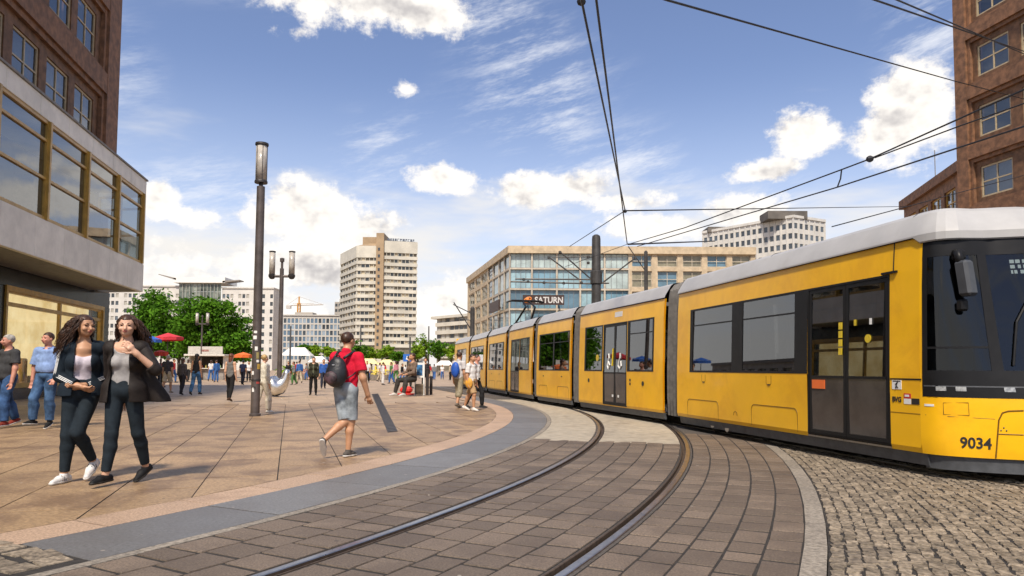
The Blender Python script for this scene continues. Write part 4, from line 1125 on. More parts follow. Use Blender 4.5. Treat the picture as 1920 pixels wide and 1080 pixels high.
# lettered sign plates
sg = Frame((D(980, 560, 147).x, 147), (D(1058, 560, 147).x, 147))
zs = D(1020, 571.5, 147).z; hs = D(1020, 553, 147).z - zs
M_sign = mat('sign brown', (.045, .022, .016), .5, var=.1)
sp_ = MB().box(0, sg.L, -.25, 0, zs, zs + hs, sg).box(sg.L * .1, sg.L * .14, -2.8, -.25, zs + hs * .4, zs + hs * .6, sg).box(sg.L * .86, sg.L * .9, -2.8, -.25, zs + hs * .4, zs + hs * .6, sg).build('sign_board', M_sign, SB)
place_text('sign_lettering', 'SATURN', mat('sign letter white', (.58, .57, .55), .5), sg(sg.L * .29, .02, zs + hs * .20), sg.t, (0, 0, 1), hs * .85, sp_, .05, .05, sg.L * .68)
M_or = mat('sign orange', (.75, .24, .04), .5)
MB().tube([sg(sg.L * (.12 + .085 * math.cos(t)), .04, zs + hs * (.5 + .22 * math.sin(t) + .12 * math.cos(t))) for t in np.linspace(0, 6.28, 20)], .14, 6).build('sign_emblem', M_or, sp_)
MB().lathe((sg(sg.L * .12, .05, zs + hs * .5)), [(.02, -.45), (.36, -.3), (.45, 0), (.36, .3), (.02, .45)], 12).build('sign_emblem', M_or, sp_)
s2 = SLf.A(929), SLf.A(947)
MB().box(s2[0], s2[1], 1.2, 1.5, zs - .6, zs + hs - .3, SLf).box((s2[0] + s2[1]) / 2 - .3, (s2[0] + s2[1]) / 2 + .3, -.1, 1.2, zs + .2, zs + .6, SLf).build('side_sign_board', M_sign, SB)

# ---------------------------------------------------------------- white office slab with plant rooms behind the store
OB_ = empty('white_office_slab', (100, 265, 0), 'white office slab with dark rooftop plant rooms rising behind the department store', 'building')
M_wh = mat('white render', (.60, .58, .54), .7, var=.06, scale=.3)
GL_far = mat('far window glass', (.10, .13, .16), .12, var=.3, scale=.08, spec=.8)
OL = Frame((D(1318, 440, 292).x, 292), (D(1487, 405, 260).x, 260)); OR = Frame((D(1487, 405, 260).x, 260), (D(1546, 413, 268).x, 268))
zo = D(1487, 408, 260).z
def far_windows(fr, parent, wins, m, depth=.25, frame_m=None, name='window'):
    """windows told apart from far away: recessed pane with a sill, one object each"""
    for (a0, a1, z0, z1) in wins:
        w = MB().quad(fr(a0, -depth * .8, z0), fr(a1, -depth * .8, z0), fr(a1, -depth * .8, z1), fr(a0, -depth * .8, z1)).build(name, m[int(rq.random() * len(m))] if isinstance(m, list) else m, parent)
M_winv = [GL_far, mat('far window dark', (.045, .055, .065), .15, var=.2, spec=.8), mat('far window blue', (.16, .24, .33), .12, var=.2, spec=.8), mat('far window blind', (.42, .40, .35), .6, var=.1)]
for fr, n in ((OL, 16), (OR, 6)):
    w_ = fr.L / n; ops = [(k * w_ + w_ * .2, k * w_ + w_ * .8, zo - 4.0 - 3.9 * r_, zo - 1.9 - 3.9 * r_) for k in range(n) for r_ in range(5)]
    pwall(fr, 0, fr.L, 0, zo, ops, .3).build('wall', M_wh, OB_); far_windows(fr, OB_, ops, M_winv[:2])
    MB().box(-.2, fr.L + .2, -.5, .5, zo, zo + 1.0, fr).build('parapet', M_wh, OB_)
    for k in range(0, n + 1): MB().box(k * w_ - .25, k * w_ + .25, .0, .28, zo - 22, zo - .01, fr).build('pilaster', M_wh, OB_)
    MB().quad(fr(0, -.4, zo + .9), fr(fr.L, -.4, zo + .9), fr(fr.L, -14, zo + .9), fr(0, -14, zo + .9)).build('roof', M_sof, OB_)
M_plant = mat('plant room', (.13, .115, .10), .7, var=.2, scale=.2)
for p0, p1, z0, Y in ((1440, 1514, 395, 262), (1328, 1376, 425, 288)):
    a, b = D(p0, z0, Y), D(p1, z0, Y); MB().box(a.x, b.x, Y, Y + 9, zo, a.z, None).build('plant_room', M_plant, OB_)

# ---------------------------------------------------------------- tower
TB = empty('tower_block', (-65, 345, 0), 'tall banded cream tower block in the middle distance with rooftop lettering', 'tower block')
M_tw = mat('tower cream band', (.57, .54, .46), .7, var=.08, scale=.15, rand=.04)
M_twb = mat('tower stair brown', (.36, .255, .15), .7, var=.1, scale=.2)
M_tww = mat('tower window wall', (.30, .26, .19), .5, var=.3, scale=.12)
t1, t2, t3, t4 = D(637, 600, 363), D(667, 600, 338), D(707, 600, 338), D(716, 600, 336)
t5 = D(780, 600, 340)
FL, FM, FR_ = Frame(t1.xy, t2.xy), Frame(t2.xy, t3.xy), Frame(t4.xy, t5.xy)
zt1, zt2, zt3 = D(690, 461, 338).z, D(750, 452, 337).z, D(700, 439, 338).z
for fr, zt, nw in ((FL, zt1, 6), (FM, zt1, 5), (FR_, zt2, 9)):
    pwall(fr, 0, fr.L, 0, zt - 5.8, (), 0, -.6).build('window_wall', M_tww, TB)
    MB().box(-.3, fr.L + .3, -.8, .25, zt - 5.8, zt, fr).build('attic_band', M_tw, TB)
    k = 0
    for z in np.arange(zt - 9.0, 11, -3.32):
        MB().box(-.35, fr.L + .35, -.7, .25, z, z + 1.62, fr).build('spandrel_band', M_tw, TB)
        if z + 1.62 < zt - 5:
            ww_ = fr.L / nw
            far_windows(fr, TB, [(j * ww_ + .25, (j + 1) * ww_ - .25, z + 1.7, z + 3.25) for j in range(nw) if rq.random() < .8], [M_winv[1], M_winv[3], M_winv[1], mat('tower blind', (.55, .47, .33), .7)], .62)
            for j in range(nw + 1): MB().box(j * ww_ - .12, j * ww_ + .12, -.6, .0, z + 1.62, z + 3.32, fr).build('window_post', M_tw, TB)
MB().box(t3.x - .4, t4.x + .6, 334.8, 352, 0, zt3, None).build('stair_core', M_twb, TB)
for z in np.arange(12, zt3 - 6, 3.32): MB().box(t3.x + .5, t3.x + 1.5, 334.6, 334.79, z, z + 1.3, None).build('core_window', M_winv[1], TB)
MB().add([FL(0, 0, zt1), FL(FL.L, 0, zt1), FM(FM.L, 0, zt1), (t3.x, 350, zt3 - 1), (t1.x + 12, 362, zt1 + 1)], [(0, 1, 2, 3, 4)]).build('roof', M_twb, TB)
MB().box(t3.x - 9, t3.x - .4, 344, 356, zt1, zt3 - .3, None).build('roof_house', M_twb, TB)
MB().quad(FR_(0, 0, zt2 - .2), FR_(FR_.L, 0, zt2 - .2), FR_(FR_.L, -18, zt2 - .2), FR_(0, -18, zt2 - .2)).build('roof', M_sof, TB)
pwall(Frame(t5.xy, Vector((t5.x - 6, 366))), 0, 27, 0, zt2).build('end_wall', M_tw, TB)
rl = random.Random(2); a = FR_.A(724)                         # unreadable rooftop letters: upright strokes on a rail
M_let = mat('roof letter', (.10, .12, .16), .5)
while a < FR_.A(776):
    w_ = rl.uniform(.7, 1.15); MB().box(a, a + .28, -.6, -.4, zt2 + .25, zt2 + 1.4, FR_).box(a + .28, a + w_, -.6, -.4, zt2 + rl.choice((.25, .7, 1.1)), zt2 + rl.choice((1.38, 1.4)), FR_).build('roof_letter', M_let, TB); a += w_ + .3
MB().box(FR_.A(722), FR_.A(777), -.7, -.62, zt2, zt2 + .3, FR_).build('letter_rail', M_let, TB)
MB().box(t2.x - 6, t5.x + 4, 328, 346, 0, 6.0, None).build('podium', M_tw, TB)
# slab seen past the tower's left edge
sl0, sl1 = D(627, 600, 410), D(652, 600, 410)
NB = empty('narrow_slab_block', (sl0.x, 410, 0), 'narrow grey slab block peeping out left of the tower', 'building')
fr = Frame(sl0.xy, sl1.xy); zn = D(630, 566, 410).z
ops = [(j * 2 + .3, j * 2 + 1.7, z, z + 1.7) for j in range(4) for z in np.arange(12, zn - 2, 3.2)]
pwall(fr, 0, fr.L, 0, zn, ops, .3).build('wall', mat('slab grey', (.42, .38, .33), .7), NB); far_windows(fr, NB, ops, M_winv[:2])
MB().quad(fr(0, 0, 0), fr(0, 0, zn), fr(0, -14, zn), fr(0, -14, 0)).quad(fr(0, 0, zn), fr(fr.L, 0, zn), fr(fr.L, -14, zn), fr(0, -14, zn)).build('side_wall', MATS['slab grey'], NB)

# ---------------------------------------------------------------- white building with the winged roof, far left
HB = empty('winged_roof_building', (-130, 300, 0), 'long white building with winged roof and glazed centre behind the trees', 'building')
X = lambda px: D(px, 600, 300).x
zr, zc = D(460, 541, 300).z, D(375, 531, 300).z
for p0, p1, n, zt in ((415, 512, 13, zr), (198, 335, 17, zr + .6)):
    fr = Frame((X(p0), 300), (X(p1), 300)); w_ = fr.L / n
    ops = [(k * w_ + w_ * .14, k * w_ + w_ * .84, z, z + 1.75) for k in range(n) for z in np.arange(zr - 4.2, 4, -3.3) if (k % 4 != 3)]
    pwall(fr, 0, fr.L, 0, zt, ops, .35).build('wing_wall', M_wh, HB); far_windows(fr, HB, ops, [M_winv[1], M_winv[1], M_winv[0], M_winv[3]], .3)
    MB().box(-.2, fr.L + .2, -12, .5, zt, zt + .5, fr).build('wing_roof', M_wh, HB)
    MB().quad(fr(fr.L, 0, 0), fr(fr.L, -12, 0), fr(fr.L, -12, zt), fr(fr.L, 0, zt)).quad(fr(0, 0, 0), fr(0, -12, 0), fr(0, -12, zt), fr(0, 0, zt)).build('end_wall', M_wh, HB)
fr = Frame((X(335.5), 299.2), (X(414.6), 299.2)); w_ = fr.L / 12
pwall(fr, 0, fr.L, 0, zc, [(k * w_ + .15, (k + 1) * w_ - .15, 8, zc - .4) for k in range(12)], .3).build('glazed_centre', mat('curtain frame', (.32, .33, .29), .6), HB)
M_cg = [mat('green grey glazing', (.13, .16, .135), .2, var=.4, scale=.25, spec=.7), mat('green grey glazing light', (.24, .27, .23), .2, var=.4, scale=.25, spec=.7)]
far_windows(fr, HB, [(k * w_ + .15, (k + 1) * w_ - .15, z, z + 3.2) for k in range(12) for z in np.arange(zc - .4 - 3.3 * 8, zc - 3.3, 3.3)], M_cg, .3, name='glazing_panel')
MB().box(-2, fr.L + 2, -12, 1.2, zc, zc + 2.4, fr).build('centre_roof', mat('roof white', (.78, .76, .72), .6, var=.04), HB)
M_wing = mat('wing soffit', (.26, .23, .20), .6)
for p0, y0, p1, y1 in ((297, 515, 330, 525), (449, 526, 417, 530)):
    a, b = D(p0, y0, 298), D(p1, y1, 298)
    MB().hexa([a, b, b + Vector((0, 5, 0)), a + Vector((0, 5, 0))], [a + Vector((0, 0, .35)), b + Vector((0, 0, .8)), b + Vector((0, 5, .8)), a + Vector((0, 5, .35))]).build('roof_wing', M_wing, HB)

# ---------------------------------------------------------------- glass grid building, banded block, crane
GB = empty('glass_grid_building', (D(580, 600, 380).x, 380, 0), 'low pale building with a bluish grid of windows left of the tower', 'building')
fr = Frame((D(531, 600, 380).x, 380), (D(640, 600, 380).x, 380)); zg = D(580, 592, 380).z; n = 15; w_ = fr.L / n
ops = [(k * w_ + .3, (k + 1) * w_ - .3, z, z + 2.5) for k in range(n) for z in np.arange(zg - 4.0, 3, -3.35)]
pwall(fr, 0, fr.L, 0, zg, ops, .3).build('wall', mat('grid pale', (.56, .54, .50), .7), GB); far_windows(fr, GB, ops, [M_winv[2], M_winv[2], M_winv[0], mat('far window sky', (.34, .42, .50), .15, spec=.8)])
MB().box(-.3, fr.L, -12, .6, zg, zg + .6, fr).build('roof', MATS['grid pale'], GB)
MB().box(D(555, 587, 386).x, D(588, 587, 386).x, 384, 392, zg, D(560, 586, 386).z, None).build('roof_house', MATS['slab grey'], GB)
MB().quad(fr(0, 0, 0), fr(0, -12, 0), fr(0, -12, zg), fr(0, 0, zg)).build('side_wall', MATS['grid pale'], GB)
KB = empty('banded_block', (D(846, 600, 280).x, 280, 0), 'cream banded apartment block between the tower and the store', 'building')
k0, k1 = D(818, 600, 280), D(886, 600, 262); fr = Frame(k0.xy, k1.xy); zk = D(818, 597, 280).z
pwall(fr, 0, fr.L, 0, zk, (), 0, -.4).build('window_wall', M_tww, KB)
for z in np.arange(zk - 3.4, 3, -3.2):
    MB().box(-.2, fr.L, -.5, .3, z, z + 1.5, fr).build('balcony_band', M_tw, KB)
    far_windows(fr, KB, [(j * 3 + .3, j * 3 + 2.6, z + 1.55, z + 3.15) for j in range(int(fr.L / 3))], [M_winv[1], M_winv[3]], .45)
MB().box(-2.2, fr.L, -12, 1.2, zk - .3, zk + .7, fr).build('roof', M_tw, KB)
MB().quad(fr(0, -.4, 0), fr(0, -12, 0), fr(0, -12, zk), fr(0, -.4, zk)).build('side_wall', M_tw, KB)
cr = D(560, 600, 450); CRN = empty('tower_crane', (cr.x, 450, 0), 'distant orange tower crane above the low glass building', 'crane')
M_cr = mat('crane orange', (.70, .36, .08), .5); zj = D(560, 571, 450).z; zp = D(560, 556, 450).z
m_ = MB()
for dx in (-.8, .8):
    for dy in (-.8, .8): m_.tube([(cr.x + dx, 450 + dy, 0), (cr.x + dx, 450 + dy, zj + 1)], .28, 4)
for z in np.arange(2, zj, 2): m_.tube([(cr.x - .8, 449.2, z), (cr.x + .8, 449.2, z + 2)], .16, 4)
m_.build('mast', M_cr, CRN)
jl, jr = D(537, 573, 450), D(606, 571, 450)
MB().tube([jl, jr], .35, 4).tube([jl + Vector((4, 0, 1.2)), jr + Vector((-6, 0, .6))], .18, 4).build('jib', mat('crane grey', (.55, .52, .48), .5), CRN)
MB().tube([jl, (cr.x, 450, zp), jr], .12, 4).build('tie_cable', MATS['crane grey'], CRN)
MB().tube([(cr.x, 450, zj), (cr.x, 450, zp)], .5, 4).build('apex', M_cr, CRN)
MB().box(jl.x, jl.x + 3, 449, 451, jl.z - 2, jl.z, None).build('counterweight', MATS['crane grey'], CRN)
# ================================================================== STREET FURNITURE, WIRES, TREES
M_lamp = mat('lamp post grey brown', (.115, .095, .088), .5, .3, var=.15, scale=3, stain=.3, stain_col=(.06, .05, .045), stain_scale=3)
M_cap = mat('lamp cap', (.045, .04, .04), .5, .3)
M_lens = mat('frosted lamp glass', (.50, .46, .41), .22, var=.15, scale=5, spec=.5)
M_core = mat('lamp core', (.62, .58, .52), .4, var=.1)
def on(px, py): return G(px, py)
# --- tall lamp in front
b = G(478, 780); zt = D(487, 268, b.y).z
lamp = empty('street_lamp', b, 'tall single street lamp with cylindrical glass head and stickers on its post', 'street lamp', 'street lamps on the square')
MB().lathe(b, [(.135, 0), (.135, .05), (.108, .07), (.106, zt * .5), (.098, zt - 1.12)], 20).build('post', M_lamp, lamp, 'angle')
MB().lathe(b + Vector((0, 0, zt - 1.12)), [(.05, 0), (.05, .08), (.155, .085), (.16, .13), (.15, .15)], 20).build('lower_cap', M_cap, lamp, 'angle')
MB().lathe(b + Vector((0, 0, zt - .97)), [(.138, 0), (.138, .89)], 20).build('glass_cylinder', M_lens, lamp, True)
MB().lathe(b + Vector((0, 0, zt - .08)), [(.15, 0), (.165, .02), (.16, .07), (.06, .08), (.03, .11)], 20).build('upper_cap', M_cap, lamp, 'angle')
MB().lathe(b + Vector((0, 0, zt - .96)), [(.05, 0), (.085, .06), (.05, .30), (.05, .38), (.11, .42), (.05, .46), (.05, .80), (.1, .84), (.04, .86)], 14).build('lamp_reflector', M_core, lamp, True)
for k in range(6):
    a = k * math.pi / 3; MB().tube([b + Vector((.142 * math.cos(a), .142 * math.sin(a), zt - .97)), b + Vector((.142 * math.cos(a), .142 * math.sin(a), zt - .08))], .008, 5).build('cage_bar', M_cap, lamp)
def wrap(c, r, a0, a1, z0, z1):
    return MB().grid([[Vector((c.x + r * math.cos(a), c.y + r * math.sin(a), z)) for a in np.linspace(a0, a1, 6)] for z in (z0, z1)])
rs = random.Random(4)
for k, (z, h, m_) in enumerate(((.60, .10, M_white), (.66, .07, M_blackp), (1.02, .09, M_white), (1.16, .13, mat('sticker ochre', (.5, .32, .06), .6)), (1.42, .16, mat('sticker olive', (.32, .27, .10), .6)), (1.62, .10, M_white), (1.78, .08, mat('sticker dark', (.05, .05, .08), .6)), (1.90, .09, M_white), (.80, .05, mat('sticker red', (.4, .06, .05), .6)), (1.33, .06, M_white), (2.05, .06, M_white))):
    a = -math.pi / 2 + rs.uniform(-.9, .7); wrap(b, .1105, a, a + rs.uniform(.5, .9), z, z + h).build('sticker', m_, lamp)
MB().lathe(b + Vector((0, 0, .86)), [(.109, 0), (.116, .01), (.116, .05), (.109, .06)], 20).build('strap_band', M_cap, lamp)
# --- lamps with two cylinders on a crossbar
def twin_lamp(b, H, arm, hl, r, label, small=False):
    root = empty('street_lamp', b, label, 'street lamp', 'street lamps on the square')
    MB().lathe(b, [(r * 1.5, 0), (r * 1.5, .1), (r, .12), (r * .8, H * .96)], 14).lathe(b + Vector((0, 0, H * .96)), [(r * .5, 0), (r * .5, .3), (r * .9, .32), (r * .9, .48), (r * .4, .5)], 12).build('post', M_lamp, root, 'angle')
    zc_ = H * .90
    MB().tube([b + Vector((-arm, 0, zc_)), b + Vector((arm, 0, zc_))], r * .55, 8).build('crossbar', M_lamp, root)
    for sgn in (-1, 1):
        c = b + Vector((sgn * arm, 0, zc_ - .12))
        MB().lathe(c, [(.03, -.02), (.10, 0), (.16, .10), (.16, .2), (.05, .22)], 14).build('lamp_socket', M_cap, root, 'angle')
        MB().lathe(c + Vector((0, 0, .22)), [(.135, 0), (.135, hl)], 16).build('glass_cylinder', M_lens, root, True)
        MB().lathe(c + Vector((0, 0, .23)), [(.06, 0), (.10, .05), (.06, hl * .4), (.11, hl * .5), (.06, hl * .6), (.09, hl - .06)], 12).build('lamp_reflector', M_core, root, True)
        MB().lathe(c + Vector((0, 0, .22 + hl)), [(.15, 0), (.15, .05), (.05, .07)], 14).build('lamp_cap', M_cap, root, 'angle')
bt = G(523, 738); twin_lamp(bt, D(525, 518, bt.y).z / .9, .46, 1.03, .115, 'twin street lamp with two upright glass cylinders right of the tall lamp')
bt = G(376, 712); twin_lamp(bt, D(378, 596, bt.y).z * 1.0, .5, .95, .09, 'smaller distant twin street lamp standing in front of the trees')
# --- distant slim masts
M_mast = mat('mast grey', (.085, .085, .085), .5, .2, var=.1)
for k, (px, pb, pt, w, lab) in enumerate(((803, 700, 612, .20, 'slim dark mast between bright trees right of the tower'), (768, 702, 632, .20, 'slim mast carrying the blue sign'), (716, 700, 640, .2, 'slim mast in front of the tower podium'), (543, 705, 612, .14, 'thin mast just right of the twin lamp'), (675, 702, 612, .16, 'thin mast in front of the tower left corner'))):
    b = G(px, pb); zt = D(px, pt, b.y).z
    top(MB().lathe(b, [(w, 0), (w, zt * .5), (w * .8, zt), (w * .3, zt + .1)], 10), 'mast', M_mast, b, lab, 'mast', 'slim masts on the far side of the square')
# --- silver sculpture: a ball drawn out into a horn
b = G(514, 743); c0 = b
spine = [Vector((0, 0, .40)), Vector((.10, 0, .42)), Vector((.24, 0, .46)), Vector((.36, -.02, .56)), Vector((.46, -.03, .74)), Vector((.50, -.03, .95)), Vector((.54, -.03, 1.12))]
rad = [.43, .425, .36, .25, .17, .125, .10]
pts = [b + Vector((-.20 - .16 * math.cos(t), 0, .44)) for t in (0,)]
sm = MB().tube([b + Vector((-.42, 0, .46)), b + Vector((-.40, 0, .46)), b + Vector((-.34, 0, .45)), b + Vector((-.22, 0, .44)), b + Vector((-.06, 0, .44))] + [b + p for p in spine[1:]], [.02, .14, .26, .37, .43] + rad[1:], 28)
scl = top(sm, 'horn_sculpture', mat('polished steel', (.80, .78, .74), .28, 1.0, var=.08, scale=4, bump=.03, bscale=3), b, 'round polished metal sculpture tapering to an upturned horn behind the tall lamp', 'sculpture', None, True)

# --- catenary pole behind the tram with brackets
YP = 30.0; M_cat = mat('catenary steel', (.075, .07, .066), .5, .4, var=.15, scale=4); M_wire = mat('wire', (.035, .035, .04), .5, .4)
b = Vector((D(1118, 693, YP).x, YP, 0)); zt = D(1118, 440, YP).z
cp = empty('catenary_pole', b, 'thick grey catenary pole with bracket arms rising behind the tram', 'pole')
MB().lathe(b, [(.22, 0), (.215, zt * .5), (.19, zt - .2), (.17, zt - .06), (.08, zt)], 16).build('post', M_cat, cp, 'angle')
PP = lambda x, y, dy=0: D(x, y, YP + dy)
for nm, pts, r in (('bracket_arm', [(957, 528), (1111, 532)], .035), ('bracket_arm', [(966, 523), (1111, 524)], .035), ('bracket_arm', [(1035, 483), (1112, 481)], .022), ('stay_rod', [(1029, 482), (1086, 524)], .032), ('stay_rod', [(1050, 472), (1108, 523)], .032), ('stay_rod', [(1192, 483), (1130, 530)], .032), ('bracket_arm', [(1126, 482), (1190, 481)], .014), ('bracket_arm', [(1126, 531), (1142, 531)], .035)):
    MB().tube([PP(*p) for p in pts], r, 7).build(nm, M_cat, cp)
for px, py in ((990, 528), (1020, 530), (1057, 531), (1090, 530), (1103, 482), (1103, 493), (982, 524), (1029, 483), (1050, 473), (1191, 484)):
    p = PP(px, py); MB().lathe(p - Vector((0, 0, .06)), [(.03, 0), (.065, .02), (.065, .10), (.03, .12)], 10).build('insulator', M_cat, cp)
p = PP(1112, 518); MB().lathe(Vector((b.x, b.y, p.z - .35)), [(.23, 0), (.26, .03), (.26, .55), (.23, .58)], 14).build('clamp_collar', M_cat, cp)
for px, y0, dy in ((885, 575, 44), (1212, 470, 52)):
    b2 = Vector((D(px, 693, dy).x, dy, 0)); z2 = D(px, y0, dy).z
    r2 = empty('catenary_pole', b2, 'slimmer far catenary pole above the %s of the tram' % ('tail' if px < 900 else 'middle roof'), 'pole')
    MB().lathe(b2, [(.16, 0), (.14, z2 - .1), (.06, z2)], 12).build('post', M_cat, r2, 'angle')
    MB().tube([b2 + Vector((0, 0, z2 - 1.6)), D(px - 34, y0 - 8, dy)], .04, 6).tube([b2 + Vector((0, 0, z2 - .9)), D(px - 30, y0 + 20, dy)], .03, 6).build('bracket_arm', M_cat, r2)

def wire(pts, label, r=.014, sag=0.0):
    P_ = [D(*p) for p in pts]
    out = []
    for i in range(len(P_) - 1):
        for k in range(8):
            f = k / 8; q = P_[i].lerp(P_[i + 1], f); q.z -= sag * 4 * f * (1 - f); out.append(q)
    out.append(P_[-1])
    return top(MB().tube(out, r, 6), 'overhead_wire', M_wire, P_[0], label, 'wire', 'overhead tram wires')
wire([(1082, -40, 8.0), (1172, 395, 20.0)], 'left one of the two overhead wires dropping steeply from the top of the picture', .017)
wire([(1113, -40, 8.0), (1176, 458, 25.0)], 'right one of the two overhead wires dropping steeply from the top of the picture', .017)
wire([(1172, 395, 20.0), (1068, 462, 30.0)], 'short wire slanting down left from the wire junction to the store roofline', .014)
wire([(1174, 395, 20.2), (1708, 387, 62.0)], 'thin level span wire from the wire junction to the brown wing', .022)
wire([(1178, 458, 21.5), (1340, 452, 34.0)], 'level wire along the top of the department store', .03)
wire([(1178, 458, 21.5), (1284, 427, 17.0), (1578, 318, 11.6), (1631, 298, 10.9), (1800, 222, 9.1), (1960, 150, 7.9)], 'upper messenger wire rising to the right above the tram roof', .012)
wire([(1195, 462, 20.8), (1570, 351, 11.7), (1800, 276, 9.1), (1960, 224, 8.0)], 'lower contact wire rising to the right above the tram roof', .012)
wire([(1570, 351, 11.7), (1576, 335, 11.65), (1578, 318, 11.6)], 'short dropper linking the messenger wire and the contact wire', .012)
wire([(1640, 296, 10.8), (1800, 236, 9.3), (1960, 180, 8.2)], 'third wire just under the messenger wire near the right edge', .010)
wire([(1215, -12, 9.5), (1250, 0, 10.0), (1790, 152, 26.0), (1960, 196, 36.0)], 'long span wire crossing the blue sky down to the right block', .018)
wire([(1600, -14, 11.0), (1960, 110, 34.0)], 'lower of the two wires in the upper right corner', .018)
wire([(1640, -18, 11.0), (1960, 118, 30.0)], 'upper of the two wires in the upper right corner', .016)
wire([(1560, 425, 16.0), (1960, 318, 34.0)], 'low wire passing close over the white tram roof on the right', .014)
wire([(1176, 458, 25.0), (1060, 500, 29.6)], 'short wire running from the catenary pole top towards the store', .010)
wire([(850, 571, 46.0), (885, 588, 44.0)], 'tiny wire at the far pole above the tram tail', .03)
for px, py, Y, lab in ((1090, 3, 8.7, 'wire clamp at the top edge of the sky'), (1631, 298, 10.85, 'wire clamp on the messenger wire above the tram'), (1172, 396, 20.0, 'wire clamp where the steep wires meet the span wire')):
    p = D(px, py, Y); top(MB().lathe(p - Vector((0, 0, .05)), [(.02, 0), (.05, .02), (.06, .05), (.05, .08), (.02, .10)], 10), 'wire_clamp', M_wire, p, lab, 'clamp')

# ================================================================== TREES
def leaf_mat(name, c1, c2):
    m = bpy.data.materials.new(name); m.use_nodes = True; t = m.node_tree; t.nodes.clear(); T = NT(t)
    geo = T.n('ShaderNodeNewGeometry'); n = T.noise(geo.outputs['Position'], .9, 3, .6); col = T.mix(T.ss(n, .35, .65), c1, c2)
    rp = T.m('MULTIPLY_ADD', geo.outputs['Random Per Island'], .7, .65)
    hv = T.n('ShaderNodeHueSaturation'); t.links.new(col, hv.inputs['Color']); t.links.new(rp, hv.inputs['Value'])
    df = T.n('ShaderNodeBsdfDiffuse'); tl = T.n('ShaderNodeBsdfTranslucent'); t.links.new(hv.outputs[0], df.inputs[0]); t.links.new(hv.outputs[0], tl.inputs[0])
    mx = T.n('ShaderNodeMixShader'); mx.inputs[0].default_value = .35; t.links.new(df.outputs[0], mx.inputs[1]); t.links.new(tl.outputs[0], mx.inputs[2])
    o = T.n('ShaderNodeOutputMaterial'); t.links.new(mx.outputs[0], o.inputs[0]); MATS[name] = m; return m
LF = leaf_mat('deep green leaves', (.115, .26, .022), (.060, .155, .016)); LF2 = leaf_mat('fresh green leaves', (.24, .37, .03), (.15, .27, .022))
M_bark = mat('bark', (.075, .055, .04), .9, var=.3, scale=6, bump=.6)
def tree(name, base, lobes, leaf, n, m, label, trunk_r=.22, group=None):
    root = empty(name, base, label, 'tree', group)
    rg = np.random.default_rng(int(abs(base.x * 31 + base.y * 7)) + 1)
    cen = np.array([base + Vector(l[:3]) for l in lobes]); rad_ = np.array([l[3] for l in lobes])
    vols = rad_ ** 3 / (rad_ ** 3).sum(); V, Fc = [], []
    nc = max(30, n // 22); pts = []
    for i in range(nc):                                  # leaf clumps, mostly near the outside of each lobe
        l = rg.choice(len(lobes), p=vols); d = rg.normal(size=3); d /= np.linalg.norm(d)
        rr = rad_[l] * (rg.uniform(.62, 1.08) if rg.random() < .8 else rg.uniform(.2, .7)); c = cen[l] + d * rr * np.array([1, 1, .9])
        if c[2] < base.z + .25 * (cen[:, 2].max() - base.z): continue
        pts.append(c); k = 22; cr_ = rad_[l] * rg.uniform(.13, .26)
        pos = c + rg.normal(size=(k, 3)) * cr_ * np.array([1, 1, .55])
        nrm = rg.normal(size=(k, 3)) * .8 + d * .6 + np.array([0, 0, .7]); nrm /= np.linalg.norm(nrm, axis=1)[:, None]
        ax = np.cross(nrm, rg.normal(size=(k, 3))); ax /= np.linalg.norm(ax, axis=1)[:, None]; bx = np.cross(nrm, ax)
        s = leaf * rg.uniform(.6, 1.3, (k, 1))
        q = np.stack([pos - ax * s, pos + bx * s * .55 + nrm * s * .1, pos + ax * s, pos - bx * s * .55 + nrm * s * .1], 1).reshape(-1, 3)
        o = len(V); V += q.tolist(); Fc += [(o + 4 * j, o + 4 * j + 1, o + 4 * j + 2, o + 4 * j + 3) for j in range(k)]
    MB().add(V, Fc).build('crown', m, root)
    tk = MB(); fork = base + Vector((0, 0, (cen[:, 2].min() - base.z) * .55))
    tk.tube([base, base + Vector((.05, 0, .4)), fork], [trunk_r * 1.4, trunk_r, trunk_r * .8], 10)
    for l in range(len(lobes)):
        c = Vector(cen[l]); mid = fork.lerp(c, .5) + Vector((0, 0, .2)); tk.tube([fork - Vector((0, 0, .2)), mid, c], [trunk_r * .6, trunk_r * .4, trunk_r * .12], 7)
        for q in range(3):
            d = Vector(rg.normal(size=3)).normalized() * rad_[l] * .8; tk.tube([mid.lerp(c, .6), c + d * .6, c + d], [trunk_r * .25, trunk_r * .15, trunk_r * .05], 5)
    tk.build('trunk', M_bark, root, True)
    return root
def big(px, Y, lobes_px, label, n):
    base = Vector((D(px, 690, Y).x, Y, 0)); lb = []
    rg = random.Random(int(px))
    for x, y, r in lobes_px:
        c = D(x, y, Y); lb.append((c.x - base.x, rg.uniform(-1.5, 1.5), c.z, r * Y / FPX))
    return tree('broadleaf_tree', base, lb, .24, n, LF, label, .26, 'broadleaf trees by the kiosk')
big(282, 86, [(282, 568, 30), (262, 592, 30), (305, 590, 32), (248, 620, 26), (285, 622, 36), (322, 615, 26), (300, 648, 30)], 'left one of the two big green trees behind the parasols', 9500)
big(400, 80, [(372, 585, 32), (412, 590, 34), (445, 612, 26), (355, 618, 34), (395, 628, 40), (436, 642, 32), (372, 655, 30), (420, 662, 28), (456, 660, 18)], 'right one of the two big green trees, behind the white kiosk', 12500)
big(335, 104, [(335, 618, 24), (345, 645, 24), (325, 655, 22)], 'shaded tree in the gap between the two big green trees', 2500)
